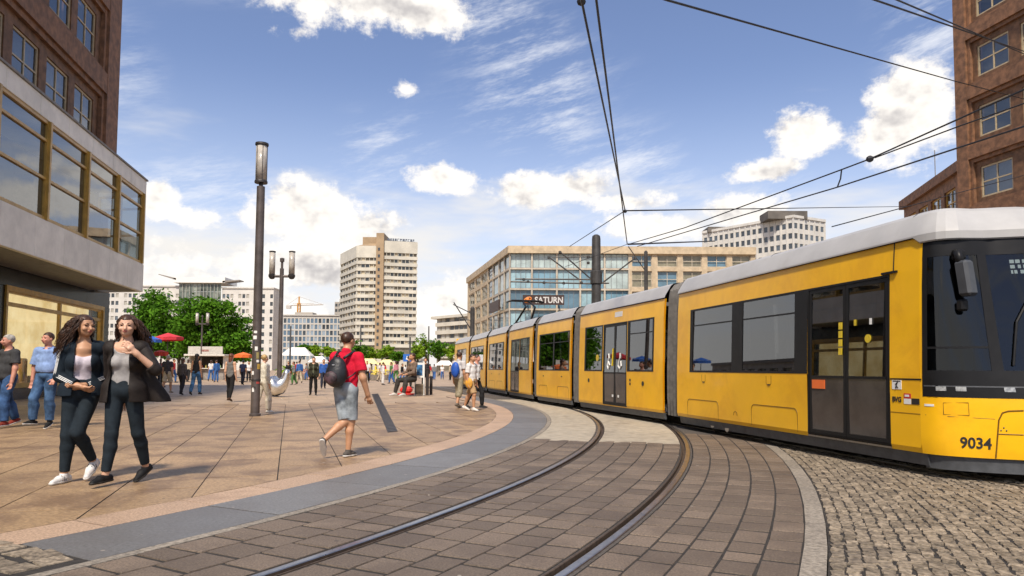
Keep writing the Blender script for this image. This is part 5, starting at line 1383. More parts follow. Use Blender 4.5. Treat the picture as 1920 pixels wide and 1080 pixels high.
for k, (px, py, r, Y, lab) in enumerate(((562, 660, 13, 120, 'small round tree right of the twin lamp'), (590, 662, 15, 125, 'small tree below the glass grid building'), (615, 664, 14, 118, 'small tree just left of the red shirted man'),
        (672, 662, 19, 120, 'bright small tree right of the red shirted man'), (697, 666, 15, 126, 'small tree at the left foot of the tower'), (722, 664, 16, 130, 'small tree at the middle of the tower foot'), (746, 668, 13, 124, 'small tree at the right foot of the tower'),
        (783, 660, 17, 120, 'yellow green tree right of the blue sign'), (803, 652, 22, 128, 'tallest of the bright green trees right of the tower'), (824, 656, 20, 122, 'bright tree left of the banded block'), (845, 660, 17, 118, 'green tree at the tail of the tram'))):
    base = Vector((D(px, 692, Y).x, Y, 0)); q = Y / FPX; zc_ = D(px, py, Y).z
    rr = random.Random(k); lb = [(rr.uniform(-.6, .6) * r * q, rr.uniform(-1, 1), zc_ + rr.uniform(-.35, .6) * r * q, r * q * rr.uniform(.5, .75)) for _ in range(5)]
    tree('small_tree', base, lb, .22, 1500, LF2 if k % 3 else LF, lab, .12, 'small trees across the square')

# ================================================================== KIOSK, PARASOLS, STALLS
def parasol(px, pb, ptop, wpx, m, label, tilt=0.0, valance=None):
    b = G(px, pb); q = b.y / FPX; rr = wpx * q / 2; zt = D(px, ptop, b.y).z; drop = rr * .34
    root = empty('parasol', b, label, 'parasol', 'parasols by the kiosk')
    MB().tube([b, b + Vector((0, 0, zt))], .035, 8).build('pole', M_mast, root)
    MB().lathe(b, [(.3, 0), (.3, .06), (.06, .1)], 14).build('base', M_cap, root)
    n = 8; apex = b + Vector((0, 0, zt)); can = MB(); rim = []
    for k in range(n):
        a = 2 * math.pi * k / n + .2; rim.append(b + Vector((rr * math.cos(a), rr * math.sin(a), zt - drop + tilt * math.cos(a) * rr)))
    for k in range(n):
        p0, p1 = rim[k], rim[(k + 1) % n]; md = (p0 + p1) / 2 * .5 + apex * .5; md.z += .02
        can.add([apex, p0, (p0 + p1) / 2 - Vector((0, 0, -.03)), p1], [(0, 1, 2), (0, 2, 3)])
    can.build('canopy', m, root)
    vl = MB()
    for k in range(n):
        p0, p1 = rim[k], rim[(k + 1) % n]; vl.quad(p0, p1, p1 - Vector((0, 0, .22)), p0 - Vector((0, 0, .22)))
    vl.build('valance', valance or m, root)
    for k in range(n): MB().tube([apex - Vector((0, 0, .05)), rim[k]], .012, 4).build('rib', M_mast, root)
    return root
M_pred = mat('red canopy', (.62, .035, .05), .7, var=.06); M_por = mat('orange canopy', (.75, .16, .03), .7, var=.06); M_pbl = mat('blue canopy', (.03, .13, .50), .7, var=.06)
parasol(312, 716, 624, 56, M_pred, 'red parasol with pale corners beside the big tree', .05)
parasol(277, 718, 628, 44, M_pbl, 'blue parasol partly behind the red parasol', -.06)
parasol(455, 716, 660, 34, M_por, 'orange parasol right of the white kiosk')
parasol(300, 726, 656, 26, mat('scarlet canopy', (.7, .05, .02), .7), 'low scarlet parasol behind the women')
def box_thing(name, label, cat, px0, px1, pb, pt, depth, m, parts=(), group=None):
    """a stall: body, roof and counter at its true distance"""
    b = G((px0 + px1) / 2, pb); q = b.y / FPX; w = (px1 - px0) * q / 2; h = D(px0, pt, b.y).z
    root = empty(name, b, label, cat, group); return root, b, w, h, q
k_, b, w, h, q = box_thing('kiosk', 'white food kiosk with open counter and sign board under the trees', 'kiosk', 352, 418, 712, 650, 2.5, None)
M_kw = mat('kiosk white', (.66, .62, .55), .6, var=.06); M_kg = mat('kiosk counter', (.30, .27, .24), .6, var=.15)
fr = lambda x, y, z: b + Vector((x, y, z))
MB().box(-w, w, .1, .25, .0, 1.05, fr).build('counter', M_kg, k_); MB().box(-w - .15, w + .15, -.2, .35, 1.05, 1.12, fr).build('counter_top', M_kw, k_)
for x in (-w, w - .1): MB().box(x, x + .1, .15, .25, 1.12, h - .9, fr).build('post', M_kw, k_)
MB().box(-w, w, 2.2, 2.3, 0, h - .9, fr).build('back_wall', mat('kiosk inside', (.12, .10, .085), .8, var=.4, scale=1), k_)
MB().box(-w, -w + .08, .26, 2.2, 0, h - .9, fr).build('side_wall', M_kw, k_); MB().box(w - .08, w, .26, 2.2, 0, h - .9, fr).build('side_wall', M_kw, k_)
MB().bbox(-w - .25, w + .25, -.45, 2.4, h - .9, h - .72, .03, fr).build('roof', M_kw, k_)
MB().bbox(-w * .98, w * .98, -.2, -.1, h - .70, h + .02, .02, fr).build('sign_board', mat('kiosk sign', (.55, .52, .47), .6, var=.08), k_)
MB().box(-w * .25, w * .2, -.215, -.201, h - .46, h - .27, fr).build('sign_lettering', mat('faded red print', (.42, .2, .17), .6, var=.3, scale=8), k_)
for k in range(9):
    x = -w + .3 + k * (2 * w - .6) / 8; MB().lathe(b + Vector((x, .05, 1.12)), [(.06, 0), (.07, .12), (.04, .2), (.03, .3)], 8).build('jar', mat('jar %d' % (k % 3), [(.5, .1, .05), (.5, .4, .1), (.2, .3, .15)][k % 3], .4), k_)
def stall(px0, px1, pb, pt, mr, label, name='market_stall', over=.4, legs=4, white=None):
    root, b, w, h, q = box_thing(name, label, 'stall', px0, px1, pb, pt, 3, None, (), 'stalls across the square')
    fr = lambda x, y, z: b + Vector((x, y, z)); dp = w * .9
    for x in (-w, w - .06):
        for y in (0, dp): MB().box(x, x + .06, y, y + .06, 0, h * .72, fr).build('leg', M_mast, root)
    MB().add([fr(-w - over, -over, h * .70), fr(w + over, -over, h * .70), fr(w + over, dp + over, h * .70), fr(-w - over, dp + over, h * .70), fr(-w * .6, dp / 2, h), fr(w * .6, dp / 2, h)],
             [(0, 1, 5, 4), (1, 2, 5), (2, 3, 4, 5), (3, 0, 4), (3, 2, 1, 0)]).build('canopy', mr, root)
    MB().box(-w, w, .2, dp * .6, .65, .9, fr).build('table', white or M_kg, root)
    return root
M_py = mat('yellow canopy', (.80, .70, .32), .7, var=.06); M_pw = mat('white canopy', (.80, .78, .74), .7, var=.05)
stall(530, 577, 703, 651, M_pw, 'large white tent roof left of the red shirted man'); stall(582, 608, 704, 668, M_pw, 'low pale stall roof between tent and red shirted man')
stall(674, 704, 705, 672, M_py, 'pale yellow stall roof right of the red shirted man'); stall(712, 735, 706, 674, M_py, 'bright yellow stall below the tower')
stall(770, 800, 704, 676, M_pw, 'low pale stall under the bright trees'); stall(820, 846, 706, 676, M_pw, 'low pale stall beside the tail of the tram')
stall(640, 662, 704, 668, mat('cream canopy', (.7, .62, .45), .7), 'cream stall roof hidden partly by the red shirted man')
# flower tubs and barrier line at the far side
for k, (px, pb, c) in enumerate(((545, 712, (.45, .10, .05)), (560, 711, (.5, .16, .08)), (575, 712, (.42, .12, .06)), (592, 711, (.5, .2, .1)), (690, 712, (.75, .55, .05)), (703, 713, (.78, .6, .08)), (722, 712, (.8, .62, .05)))):
    b = G(px, pb); root = empty('flower_tub', b, 'distant flower tub number %s along the far stalls counted from the left' % ['one', 'two', 'three', 'four', 'five', 'six', 'seven'][k], 'planter', 'flower tubs by the stalls')
    MB().lathe(b, [(.45, 0), (.6, .5), (.62, .55)], 12).build('tub', M_kg, root)
    rg = random.Random(k); mb = MB()
    for j in range(60):
        a, r_ = rg.uniform(0, 6.28), rg.uniform(0, .6); p = b + Vector((r_ * math.cos(a), r_ * math.sin(a), .55 + rg.uniform(0, .5))); mb.add([p + Vector((-.08, 0, 0)), p + Vector((.03, .05, .08)), p + Vector((.08, 0, -.02))], [(0, 1, 2)])
    tag(mb.build('flowers', mat('bloom %d' % k, c, .7, var=.3, scale=8), root), kind='stuff')
# palms in tubs near the twin lamp
for px, pb, s in ((538, 712, 1.0), (552, 709, .8), (648, 708, .8)):
    b = G(px, pb); root = empty('potted_palm', b, 'potted palm %s' % ('just right of the twin lamp' if px == 538 else 'further right of the twin lamp' if px == 552 else 'behind the red shirted man'), 'plant')
    MB().lathe(b, [(.3, 0), (.4, .5), (.42, .55)], 12).build('pot', M_kg, root); mb = MB(); rg = random.Random(px)
    for j in range(26):
        a = rg.uniform(0, 6.28); L = rg.uniform(.9, 1.5) * s; u = Vector((math.cos(a), math.sin(a), 0)); up = rg.uniform(.5, 1.6)
        pts = [b + Vector((0, 0, .9)) + u * L * t + Vector((0, 0, up * t - 1.1 * t * t)) for t in (0, .25, .5, .75, 1)]; v = Vector((-u.y, u.x, 0))
        mb.grid([[p - v * wd, p + v * wd] for p, wd in zip(pts, (.03, .12, .14, .1, .01))])
    mb.build('fronds', LF2, root); MB().tube([b + Vector((0, 0, .5)), b + Vector((0, 0, 1.0))], .08, 8).build('stem', M_bark, root)
# blue sign on its mast
b = G(763, 704); zt = D(763, 664, b.y).z; z0 = D(763, 678, b.y).z; q = b.y / FPX
sg_ = empty('blue_sign', b, 'blue square direction sign with white mark across the square', 'sign')
MB().box(b.x - 7.5 * q, b.x + 7.5 * q, b.y - .1, b.y, z0, zt, None).build('panel', mat('sign blue', (.02, .14, .52), .5), sg_); MB().tube([b + Vector((0, .05, 0)), b + Vector((0, .05, zt - .2))], .07, 8).build('post', M_mast, sg_)
MB().box(b.x - 2 * q, b.x + 2.5 * q, b.y - .12, b.y - .101, z0 + .35, z0 + .6, None).box(b.x - 1 * q, b.x + 1 * q, b.y - .12, b.y - .101, z0 + .62, z0 + .95, None).build('white_mark', M_white, sg_)
# --- group of boards and posts on the plaza right of the red shirted man
b = G(786, 741); q = b.y / FPX
bs = empty('poster_board', b, 'white framed board with a blue poster standing on the plaza', 'sign')
MB().box(b.x - 9 * q, b.x - 6.5 * q, b.y, b.y + .06, 0, D(786, 678, b.y).z, None).build('leg', M_white, bs); MB().box(b.x + 7 * q, b.x + 9.5 * q, b.y, b.y + .06, 0, D(786, 678, b.y).z, None).build('leg', M_white, bs)
MB().box(b.x - 8 * q, b.x + 8.5 * q, b.y + .01, b.y + .05, D(786, 708, b.y).z, D(786, 680, b.y).z, None).build('panel', M_white, bs)
MB().bbox(b.x - 5 * q, b.x + 5.5 * q, b.y - .01, b.y + .005, D(786, 704, b.y).z, D(786, 684, b.y).z, .003, None).build('poster', mat('poster blue', (.05, .22, .50), .5, var=.4, scale=5), bs)
MB().box(b.x - 8 * q, b.x + 8 * q, b.y, b.y + .5, .02, .5, None).build('box_base', mat('stone box', (.34, .28, .19), .7, var=.2), bs)
for px, pb, pt, lab in ((801, 741, 690, 'dark bollard beside the blue poster board'), (808, 740, 705, 'short dark bollard furthest right of the blue poster board')):
    b = G(px, pb); zt = D(px, pt, b.y).z; top(MB().lathe(b, [(.07, 0), (.07, zt - .1), (.09, zt - .08), (.09, zt - .02), (.03, zt)], 12), 'bollard', M_cap, b, lab, 'bollard', 'bollards by the poster board')
b = G(756, 740)
top(MB().bbox(b.x - .55, b.x + .5, b.y - .2, b.y + .25, 0, .06, .02).bbox(b.x - .15, b.x + .42, b.y - .18, b.y + .2, .05, .38, .12), 'red_bundle', mat('red cloth', (.66, .04, .03), .7, var=.15, scale=6, bump=.4, bscale=12), b, 'red cloth bundle on a dark mat beside the poster board', 'bundle')

# hidden neighbour across the side street: it shows only in the tram's windows
QB = empty('warehouse_store', (-62, 75, 0), 'pale long store building left of the corner building, seen mirrored in tram windows', 'building')
fr = Frame((-47, 40), (-78, 112)); n = 16; w_ = fr.L / n
ops = [(k * w_ + .8, (k + 1) * w_ - .8, z, z + 2.2) for k in range(n) for z in (2.4,)]
pwall(fr, 0, fr.L, 0, 5.4, ops, .4).build('wall', mat('store grey', (.36, .35, .33), .7, var=.1, scale=.5), QB); far_windows(fr, QB, ops, M_winv[:2], .35)
MB().box(0, fr.L, -10, .3, 5.4, 5.9, fr).build('roof', M_sof, QB)
# ================================================================== PEOPLE: smooth blended bodies meshed from distance fields
def nets(f, org, h):
    ins = f < 0
    c = sum(ins[i:ins.shape[0] - 1 + i, j:ins.shape[1] - 1 + j, k:ins.shape[2] - 1 + k].astype(np.int8) for i in (0, 1) for j in (0, 1) for k in (0, 1))
    I, J, K = np.nonzero((c > 0) & (c < 8))
    idx = -np.ones(c.shape, np.int32); idx[I, J, K] = np.arange(len(I))
    acc = np.zeros((len(I), 3)); cnt = np.zeros(len(I))
    cor = [(i, j, k) for i in (0, 1) for j in (0, 1) for k in (0, 1)]
    vals = {q: f[I + q[0], J + q[1], K + q[2]] for q in cor}
    for a in cor:
        for ax in range(3):
            if a[ax] == 0:
                b = list(a); b[ax] = 1; b = tuple(b); va, vb = vals[a], vals[b]; m = (va < 0) != (vb < 0)
                t = va[m] / (va[m] - vb[m]); p = np.tile(np.array(a, float), (m.sum(), 1)); p[:, ax] = t
                acc[m] += p; cnt[m] += 1
    V = (acc / cnt[:, None] + np.stack([I, J, K], 1)) * h + org
    Fs = []
    for ax in range(3):
        sl0 = [slice(None)] * 3; sl1 = [slice(None)] * 3; sl0[ax] = slice(None, -1); sl1[ax] = slice(1, None)
        A_, B_ = ins[tuple(sl0)], ins[tuple(sl1)]
        e = np.argwhere(A_ != B_); o1, o2 = (ax + 1) % 3, (ax + 2) % 3
        ok = (e[:, o1] > 0) & (e[:, o2] > 0) & (e[:, o1] < f.shape[o1] - 1) & (e[:, o2] < f.shape[o2] - 1); e = e[ok]
        def cell(d1, d2):
            q = e.copy(); q[:, o1] -= d1; q[:, o2] -= d2; return idx[q[:, 0], q[:, 1], q[:, 2]]
        q = np.stack([cell(1, 1), cell(0, 1), cell(0, 0), cell(1, 0)], 1); fl = A_[e[:, 0], e[:, 1], e[:, 2]]
        q[~fl] = q[~fl][:, ::-1]; Fs.append(q)
    return V, np.concatenate(Fs)
class SDF:
    """union of round cones and ellipsoids; capped prims end in a clean flat hem"""
    def __init__(s, k=.025): s.p = []; s.k = k; s.cuts = []; s.post = []
    def cone(s, a, b, ra, rb, k=None, caps=(), flat=None): s.p.append(('c', np.array(a, float), np.array(b, float), ra, rb, s.k if k is None else k, caps, flat)); return s
    def ell(s, c, r, rot=None, k=None, caps=()): s.p.append(('e', np.array(c, float), np.array(r, float), rot, None, s.k if k is None else k, caps, None)); return s
    def field(s, h, lo=None, hi=None, grow=0.0):
        los, his = [], []
        for q in s.p:
            if q[0] == 'c': r = max(q[3], q[4]); los.append(np.minimum(q[1], q[2]) - r); his.append(np.maximum(q[1], q[2]) + r)
            else: r = q[2].max(); los.append(q[1] - r); his.append(q[1] + r)
        if lo is None: lo = np.min(los, 0) - 3 * h - .02; hi = np.max(his, 0) + 3 * h + .02
        n = np.ceil((hi - lo) / h).astype(int) + 1; f = np.full(n, .5, np.float32)
        ax = [(lo[i] + h * np.arange(n[i])).astype(np.float32) for i in range(3)]
        for q, l, u in zip(s.p, los, his):
            pad = q[5] + 3 * h + grow
            i0 = np.maximum(((l - pad - lo) / h).astype(int), 0); i1 = np.minimum(((u + pad - lo) / h).astype(int) + 2, n)
            if (i1 <= i0).any(): continue
            X, Y, Z = np.meshgrid(*[ax[i][i0[i]:i1[i]] for i in range(3)], indexing='ij', sparse=True)
            if q[0] == 'c':
                ab = q[2] - q[1]; L2 = max(ab @ ab, 1e-9); dx, dy, dz = X - q[1][0], Y - q[1][1], Z - q[1][2]
                t = np.clip((dx * ab[0] + dy * ab[1] + dz * ab[2]) / L2, 0, 1)
                ex, ey, ez = dx - t * ab[0], dy - t * ab[1], dz - t * ab[2]
                if q[7] is not None:
                    fv, ff = q[7]; dd = (ex * fv[0] + ey * fv[1] + ez * fv[2]) * (ff - 1); ex, ey, ez = ex + dd * fv[0], ey + dd * fv[1], ez + dd * fv[2]
                d = np.sqrt(ex * ex + ey * ey + ez * ez) - (q[3] + t * (q[4] - q[3]))
            else:
                dx, dy, dz = X - q[1][0], Y - q[1][1], Z - q[1][2]
                if q[3] is not None:
                    Rm = q[3]; dx, dy, dz = (Rm[0][0] * dx + Rm[1][0] * dy + Rm[2][0] * dz, Rm[0][1] * dx + Rm[1][1] * dy + Rm[2][1] * dz, Rm[0][2] * dx + Rm[1][2] * dy + Rm[2][2] * dz)
                r = q[2]; k0 = np.sqrt((dx / r[0]) ** 2 + (dy / r[1]) ** 2 + (dz / r[2]) ** 2); k1 = np.sqrt((dx / r[0] ** 2) ** 2 + (dy / r[1] ** 2) ** 2 + (dz / r[2] ** 2) ** 2)
                d = k0 * (k0 - 1) / np.maximum(k1, 1e-6)
            for cp, cn in q[6]: d = np.maximum(d, (X - cp[0]) * cn[0] + (Y - cp[1]) * cn[1] + (Z - cp[2]) * cn[2])
            sub = f[i0[0]:i1[0], i0[1]:i1[1], i0[2]:i1[2]]; k = q[5]
            if k > 0:
                hh = np.clip(.5 + .5 * (sub - d) / k, 0, 1); sub[...] = sub * (1 - hh) + d * hh - k * hh * (1 - hh)
            else: np.minimum(sub, d, out=sub)
        G3 = np.meshgrid(*ax, indexing='ij', sparse=True)
        for c in s.cuts: f = np.maximum(f, c(*G3).astype(np.float32))
        return f, lo, hi, G3
    def mesh(s, h, wrinkle=0.0, wf=38.0, shell=None):
        f, lo, hi, (X, Y, Z) = s.field(h)
        if wrinkle:                                    # creases: crossed waves of unlike length, bent so that none repeats
            rw = np.random.default_rng(int(abs(lo[2] * 1000 + hi[0] * 777))); wv = 0
            wx, wz = X + .03 * np.sin(Z * 11 + 1) + .02 * np.sin(Y * 17), Z + .035 * np.sin(X * 13 + 2) + .03 * np.sin(Y * 9)
            for q in range(5):
                d = rw.normal(size=3) * np.array([1, 1, .8]); d /= np.linalg.norm(d); w_ = wf * rw.uniform(.6, 2.0); wv = wv + np.sin((wx * d[0] + Y * d[1] + wz * d[2]) * w_ + rw.uniform(0, 6)) * (wf / w_)
            f = f + (wrinkle * .24 * wv).astype(np.float32)
        if shell is not None:
            g = shell.field(h, lo, hi)[0]; f = np.maximum(f, -g)
        V, Q = nets(f, lo, h)
        return V, Q
def np_obj(name, V, Q, m, parent, tf):
    V = tf(V); me = bpy.data.meshes.new(name); me.from_pydata(V.tolist(), [], Q.tolist()); me.update()
    me.polygons.foreach_set('use_smooth', [True] * len(me.polygons))
    return link(name, me, m, parent)
def unit(v): v = np.array(v, float); return v / np.linalg.norm(v)
def rotm(yaw=0, pitch=0, roll=0):
    return np.array(Matrix.Rotation(yaw, 3, 'Z') @ Matrix.Rotation(pitch, 3, 'X') @ Matrix.Rotation(roll, 3, 'Y'))

SKIN = {'fair': mat('fair skin', (.62, .36, .24), .5, var=.05, scale=12), 'tan': mat('tanned skin', (.50, .265, .15), .5, var=.06, scale=12), 'dark': mat('deep skin', (.20, .10, .06), .5, var=.06, scale=12), 'ruddy': mat('ruddy skin', (.58, .27, .19), .5, var=.08, scale=12)}
FAB = {}
def fab(c, rough=.85, scale=40):
    key = (tuple(round(x, 3) for x in c), rough)
    if key not in FAB: FAB[key] = mat('cloth %d' % len(FAB), c, rough, var=.12, scale=14, bump=.25, bscale=220, spec=.2)
    return FAB[key]
def denim(c):
    key = ('d', c)
    if key not in FAB: FAB[key] = mat('denim %d' % len(FAB), c, .85, var=.3, scale=5, bump=.25, bscale=200, spec=.2)
    return FAB[key]
HAIRM = {'brown': mat('dark brown hair', (.060, .026, .013), .45, var=.3, scale=25), 'black': mat('black hair', (.012, .010, .009), .4, var=.3, scale=25), 'grey': mat('grey hair', (.42, .39, .35), .6, var=.2, scale=25), 'blond': mat('blond hair', (.50, .33, .14), .5, var=.2, scale=25), 'red': mat('auburn hair', (.16, .045, .018), .45, var=.3, scale=25)}
M_eye = mat('eye', (.02, .014, .01), .2); M_lip = mat('lips', (.45, .13, .11), .45); M_brow = mat('eyebrow', (.035, .02, .012), .8)
M_sole = mat('white sole', (.68, .66, .62), .6)
L_, R_s = 1, -1

def person(px, pb, H, yaw, label, pose, wear, hair='brown', hstyle='short', skin='fair', fem=False, h=.02, girth=1.0, head=(0, 0), group=None, Yoff=0.0, detail=False):
    base = G(px, pb); base.y += Yoff; base.x *= base.y / (base.y - Yoff); yaw = R(yaw); ROT = rotm(yaw)
    g = girth; S = H
    hipz = .525 * S; sw = (.100 if fem else .115) * S; hw = (.050 if fem else .047) * S
    lean = np.array([*pose.get('lean', (0, 0)), 0.0]) * S
    P0 = np.array([0, 0, hipz]); J = {}
    dth = {1: unit(pose.get('thL', (.02, -.1, -1))), -1: unit(pose.get('thR', (-.02, .1, -1)))}
    dsh = {1: unit(pose.get('shL', (0, .1, -1))), -1: unit(pose.get('shR', (0, .2, -1)))}
    dft = {1: unit(pose.get('ftL', (.15, -1, -.05))), -1: unit(pose.get('ftR', (-.15, -1, -.05)))}
    for s in (1, -1):
        J['hip', s] = P0 + np.array([s * hw, 0, 0]); J['kn', s] = J['hip', s] + dth[s] * .245 * S; J['an', s] = J['kn', s] + dsh[s] * .240 * S
        J['heel', s] = J['an', s] - dft[s] * .035 * S + np.array([0, 0, -.028 * S]); J['toe', s] = J['an', s] + dft[s] * .105 * S + np.array([0, 0, -.028 * S])
    low = min(J['heel', s][2] for s in (1, -1)); low = min(low, *(J['toe', s][2] for s in (1, -1)))
    dz = np.array([0, 0, .0125 * S - low])
    for q in J: J[q] = J[q] + dz
    P0 = P0 + dz; z0 = P0[2]
    def T_(zf, x=0, y=0):      # point on the trunk; zf measured as on a standing figure
        f = (zf - .525) / .32; return P0 + np.array([x * S, y * S, (zf - .525) * S]) + lean * f
    for s in (1, -1):
        J['sh', s] = T_(.800, s * (sw / S - .012), .006); J['el', s] = J['sh', s] + unit(pose.get('ua' + ('L' if s > 0 else 'R'), (s * .12, .06, -1))) * .172 * S
        J['wr', s] = J['el', s] + unit(pose.get('fa' + ('L' if s > 0 else 'R'), (s * .04, -.25, -1))) * .145 * S
        J['hd', s] = unit(pose.get('hd' + ('L' if s > 0 else 'R'), J['wr', s] - J['el', s]))
    nb, nt = T_(.835, 0, .012), T_(.885, 0, -.004); hc = T_(.937, 0, -.010) ; HR = rotm(R(head[0]), R(head[1]))
    def hp(x, y, z): return hc + HR @ (np.array([x, y, z]) * S)
    tf = lambda V: (V @ ROT.T)
    root_loc = base
    # ---- body: one continuous skin surface
    b = SDF(.03 * S / 1.7)
    def legs(sd, inf=0.0, upto=1.0, loose=0.0, k=None):
        for s in (1, -1):
            hp_, kn, an = J['hip', s], J['kn', s], J['an', s]; r0, r1 = (.051 if fem else .048) * S * g, .033 * S
            if upto < .5:
                e = hp_ + (kn - hp_) * upto / .5; d = unit(kn - hp_); re = (r0 + (r1 - r0) * upto / .5)
                sd.cone(hp_, e + d * .03, r0 + inf, re + inf + loose, k, [(e, d)])
            else:
                sd.cone(hp_, kn, r0 + inf, r1 + inf + loose * .5, k)
                c = kn + (an - kn) * .30; back = unit(np.cross(np.cross(an - kn, -dft[s]), an - kn)) * .006 * S
                sd.cone(kn, c + back, r1 + inf + loose * .5, .032 * S + inf + loose, k)
                f = (upto - .5) / .5; e = kn + (an - kn) * f; d = unit(an - kn)
                sd.cone(c + back, e + d * (.03 if upto < 1 else 0), .032 * S + inf + loose, .0195 * S + (.013 * S * (1 - f) / .7) + inf + loose, k, [(e, d)] if upto < 1 else ())
        return sd
    def trunk(sd, inf=0.0, caps=(), waist=1.0):
        sd.ell(T_(.545), np.array([.092 * (1.03 if fem else .98), .066, .062]) * S * np.array([1, g, 1]) + inf, None, None, caps)
        sd.ell(T_(.615, 0, -.006 * (g - 1) * 8), np.array([.074 if fem else .083, .054 * g, .075]) * S * waist + inf, None, None, caps)
        sd.ell(T_(.705, 0, -.002), np.array([.083 if fem else .095, .060 * (g + 1) / 2, .092]) * S + inf, None, None, caps)
        if fem:
            for s in (1, -1): sd.ell(T_(.715, s * .037, -.045), np.array([.036, .033, .036]) * S + inf, None, None, caps)
        sd.cone(J['sh', 1] - np.array([.01 * S, 0, 0]), J['sh', -1] + np.array([.01 * S, 0, 0]), .036 * S + inf, .036 * S + inf, None, caps)
        sd.cone(T_(.79), T_(.845, 0, .012), .060 * S + inf, .034 * S + inf, None, caps)
        return sd
    def arms(sd, inf=0.0, upto=1.0, loose=0.0, sides=(1, -1)):
        for s in sides:
            a, e, w = J['sh', s], J['el', s], J['wr', s]; q = (.0285 if fem else .033) * S
            if upto <= .5:
                f = upto / .5; m_ = a + (e - a) * f; d = unit(e - a); sd.cone(a, m_ + d * .02, q + inf, q * .92 + inf + loose, None, [(m_, d)])
            else:
                sd.cone(a, e, q + inf, q * .80 + inf + loose * .5); f = (upto - .5) / .5; m_ = e + (w - e) * f; d = unit(w - e)
                sd.cone(e, m_ + d * (.02 if upto < 1 else 0), q * .84 + inf + loose * .5, q * (.84 - .28 * f) + inf + loose, None, [(m_, d)] if upto < 1 else ())
        return sd
    legs(b); trunk(b); arms(b)
    b.cone(nb, nt, (.030 if fem else .036) * S, (.028 if fem else .033) * S)
    b.ell(hp(0, .004, .012), np.array([.0465, .0560, .0520]) * S, HR)
    b.ell(hp(0, -.016, -.022), np.array([.038 if fem else .041, .040, .042]) * S, HR, .02)
    b.ell(hp(0, -.036, -.046), np.array([.018, .016, .014]) * S, HR, .015)                       # chin
    b.cone(hp(0, -.052, .004), hp(0, -.066, -.018), .0055 * S, .0095 * S, .008)                   # nose
    for s in (1, -1):
        b.ell(hp(s * .046, .004, -.006), np.array([.006, .012, .018]) * S, HR, .006)              # ears
        b.ell(hp(s * .020, -.050, .010), np.array([.014, .008, .006]) * S, HR, .008)              # brows
        b.ell(hp(s * .024, -.044, -.018), np.array([.014, .012, .012]) * S, HR, .012)             # cheeks
    b.ell(hp(0, -.054, -.031), np.array([.014, .008, .006]) * S, HR, .006)
    for s in (1, -1):                                                                             # hands
        w = J['wr', s]; d = J['hd', s]; side = unit(np.cross(d, [0, -1, .2])) if abs(d[1]) < .9 else np.array([1., 0, 0]); n_ = unit(np.cross(side, d))
        if 'palm' in pose and s in pose['palm']: n_ = unit(pose['palm'][s]); side = unit(np.cross(d, n_))
        pc = w + d * .045 * S
        b.cone(w, pc, .0165 * S, .018 * S, None, (), (n_, 1.5))
        if detail:
            b.cone(pc - side * .012 * S, pc + side * .012 * S, .0125 * S, .0125 * S, .012)
            for fi, (o, ln) in enumerate(((-.018, .036), (-.006, .043), (.006, .041), (.0175, .033))):
                p = pc + side * o * S * 1.12 + d * .014 * S; c1 = unit(d + n_ * .25); c2 = unit(d * .6 + n_ * .9); p1 = p + c1 * ln * S * .55; p2 = p1 + c2 * ln * S * .5
                b.cone(p, p1, .0056 * S, .0052 * S, .004); b.cone(p1, p2, .0052 * S, .0045 * S, .003)
            ths = -s if np.dot(side, [1, 0, 0]) * 1 > 0 else s
            p = w + d * .016 * S + side * ths * .014 * S; p1 = p + unit(side * ths + d * .8 + n_ * .3) * .03 * S; p2 = p1 + unit(side * ths * .3 + d + n_ * .3) * .026 * S
            b.cone(p, p1, .0075 * S, .0062 * S, .006); b.cone(p1, p2, .0062 * S, .005 * S, .003)
        else: b.cone(pc, pc + unit(d + n_ * .4) * .045 * S, .016 * S, .009 * S, None, (), (n_, 1.6))
    V, Q = b.mesh(h)
    me = bpy.data.meshes.new('person'); V = tf(V); me.from_pydata(V.tolist(), [], Q.tolist()); me.update(); me.polygons.foreach_set('use_smooth', [True] * len(me.polygons))
    root = link('person', me, SKIN[skin]); root.location = base; tag(root, label, 'person', group)
    def part(name, sd, m, hh=h, wr=0.0, wf=38, shell=None):
        V, Q = sd.mesh(hh, wr, wf, shell); return np_obj(name, V, Q, m, root, tf)
    def tubes(name, lst, m):
        mb = MB()
        for pts, r, n in lst: mb.tube([tuple(p) for p in pts], r, n)
        mb.v = [tuple(ROT @ np.array(v)) for v in mb.v]; return link(name, mb.mesh(name, (0, 0, 0), True), m, root)
    up = np.array([0, 0, 1.0])
    # ---- clothes
    for wname, spec in wear.items():
        c = spec['m']; inf = spec.get('inf', .008) * S / 1.7
        if wname in ('trousers', 'shorts', 'leggings'):
            sd = SDF(.022); legs(sd, inf, spec.get('len', .97), spec.get('loose', .012)); wz = T_(spec.get('rise', .60))
            sd.ell(T_(.548), np.array([.094 * (1.03 if fem else .98), .068 * g, .066]) * S + inf); sd.ell(T_(.60), np.array([.080, .057 * g, .06]) * S + inf); sd.cuts.append(lambda X, Y, Z, z=wz[2]: Z - z)
            part(wname, sd, c, h, spec.get('wr', .0035))
            if spec.get('belt'):
                e = T_(spec.get('rise', .60) - .012); sd = SDF(.01).ell(T_(.548), np.array([.094, .068 * g, .066]) * S + inf + .006).ell(T_(.60), np.array([.080, .057 * g, .06]) * S + inf + .006); sd.cuts.append(lambda X, Y, Z, z=e[2]: np.abs(Z - z) - .018); part('belt', sd, M_blackp)
        elif wname in ('top', 'shirt', 'tshirt', 'vest'):
            sd = SDF(.028); hz = T_(spec.get('hem', .535)); trunk(sd, inf, (), spec.get('waist', 1.08)); sl = spec.get('sleeve', .30)
            if sl > 0: arms(sd, inf, sl, spec.get('loose', .012))
            sd.cuts.append(lambda X, Y, Z, z=hz[2]: z - Z + 0 * X)
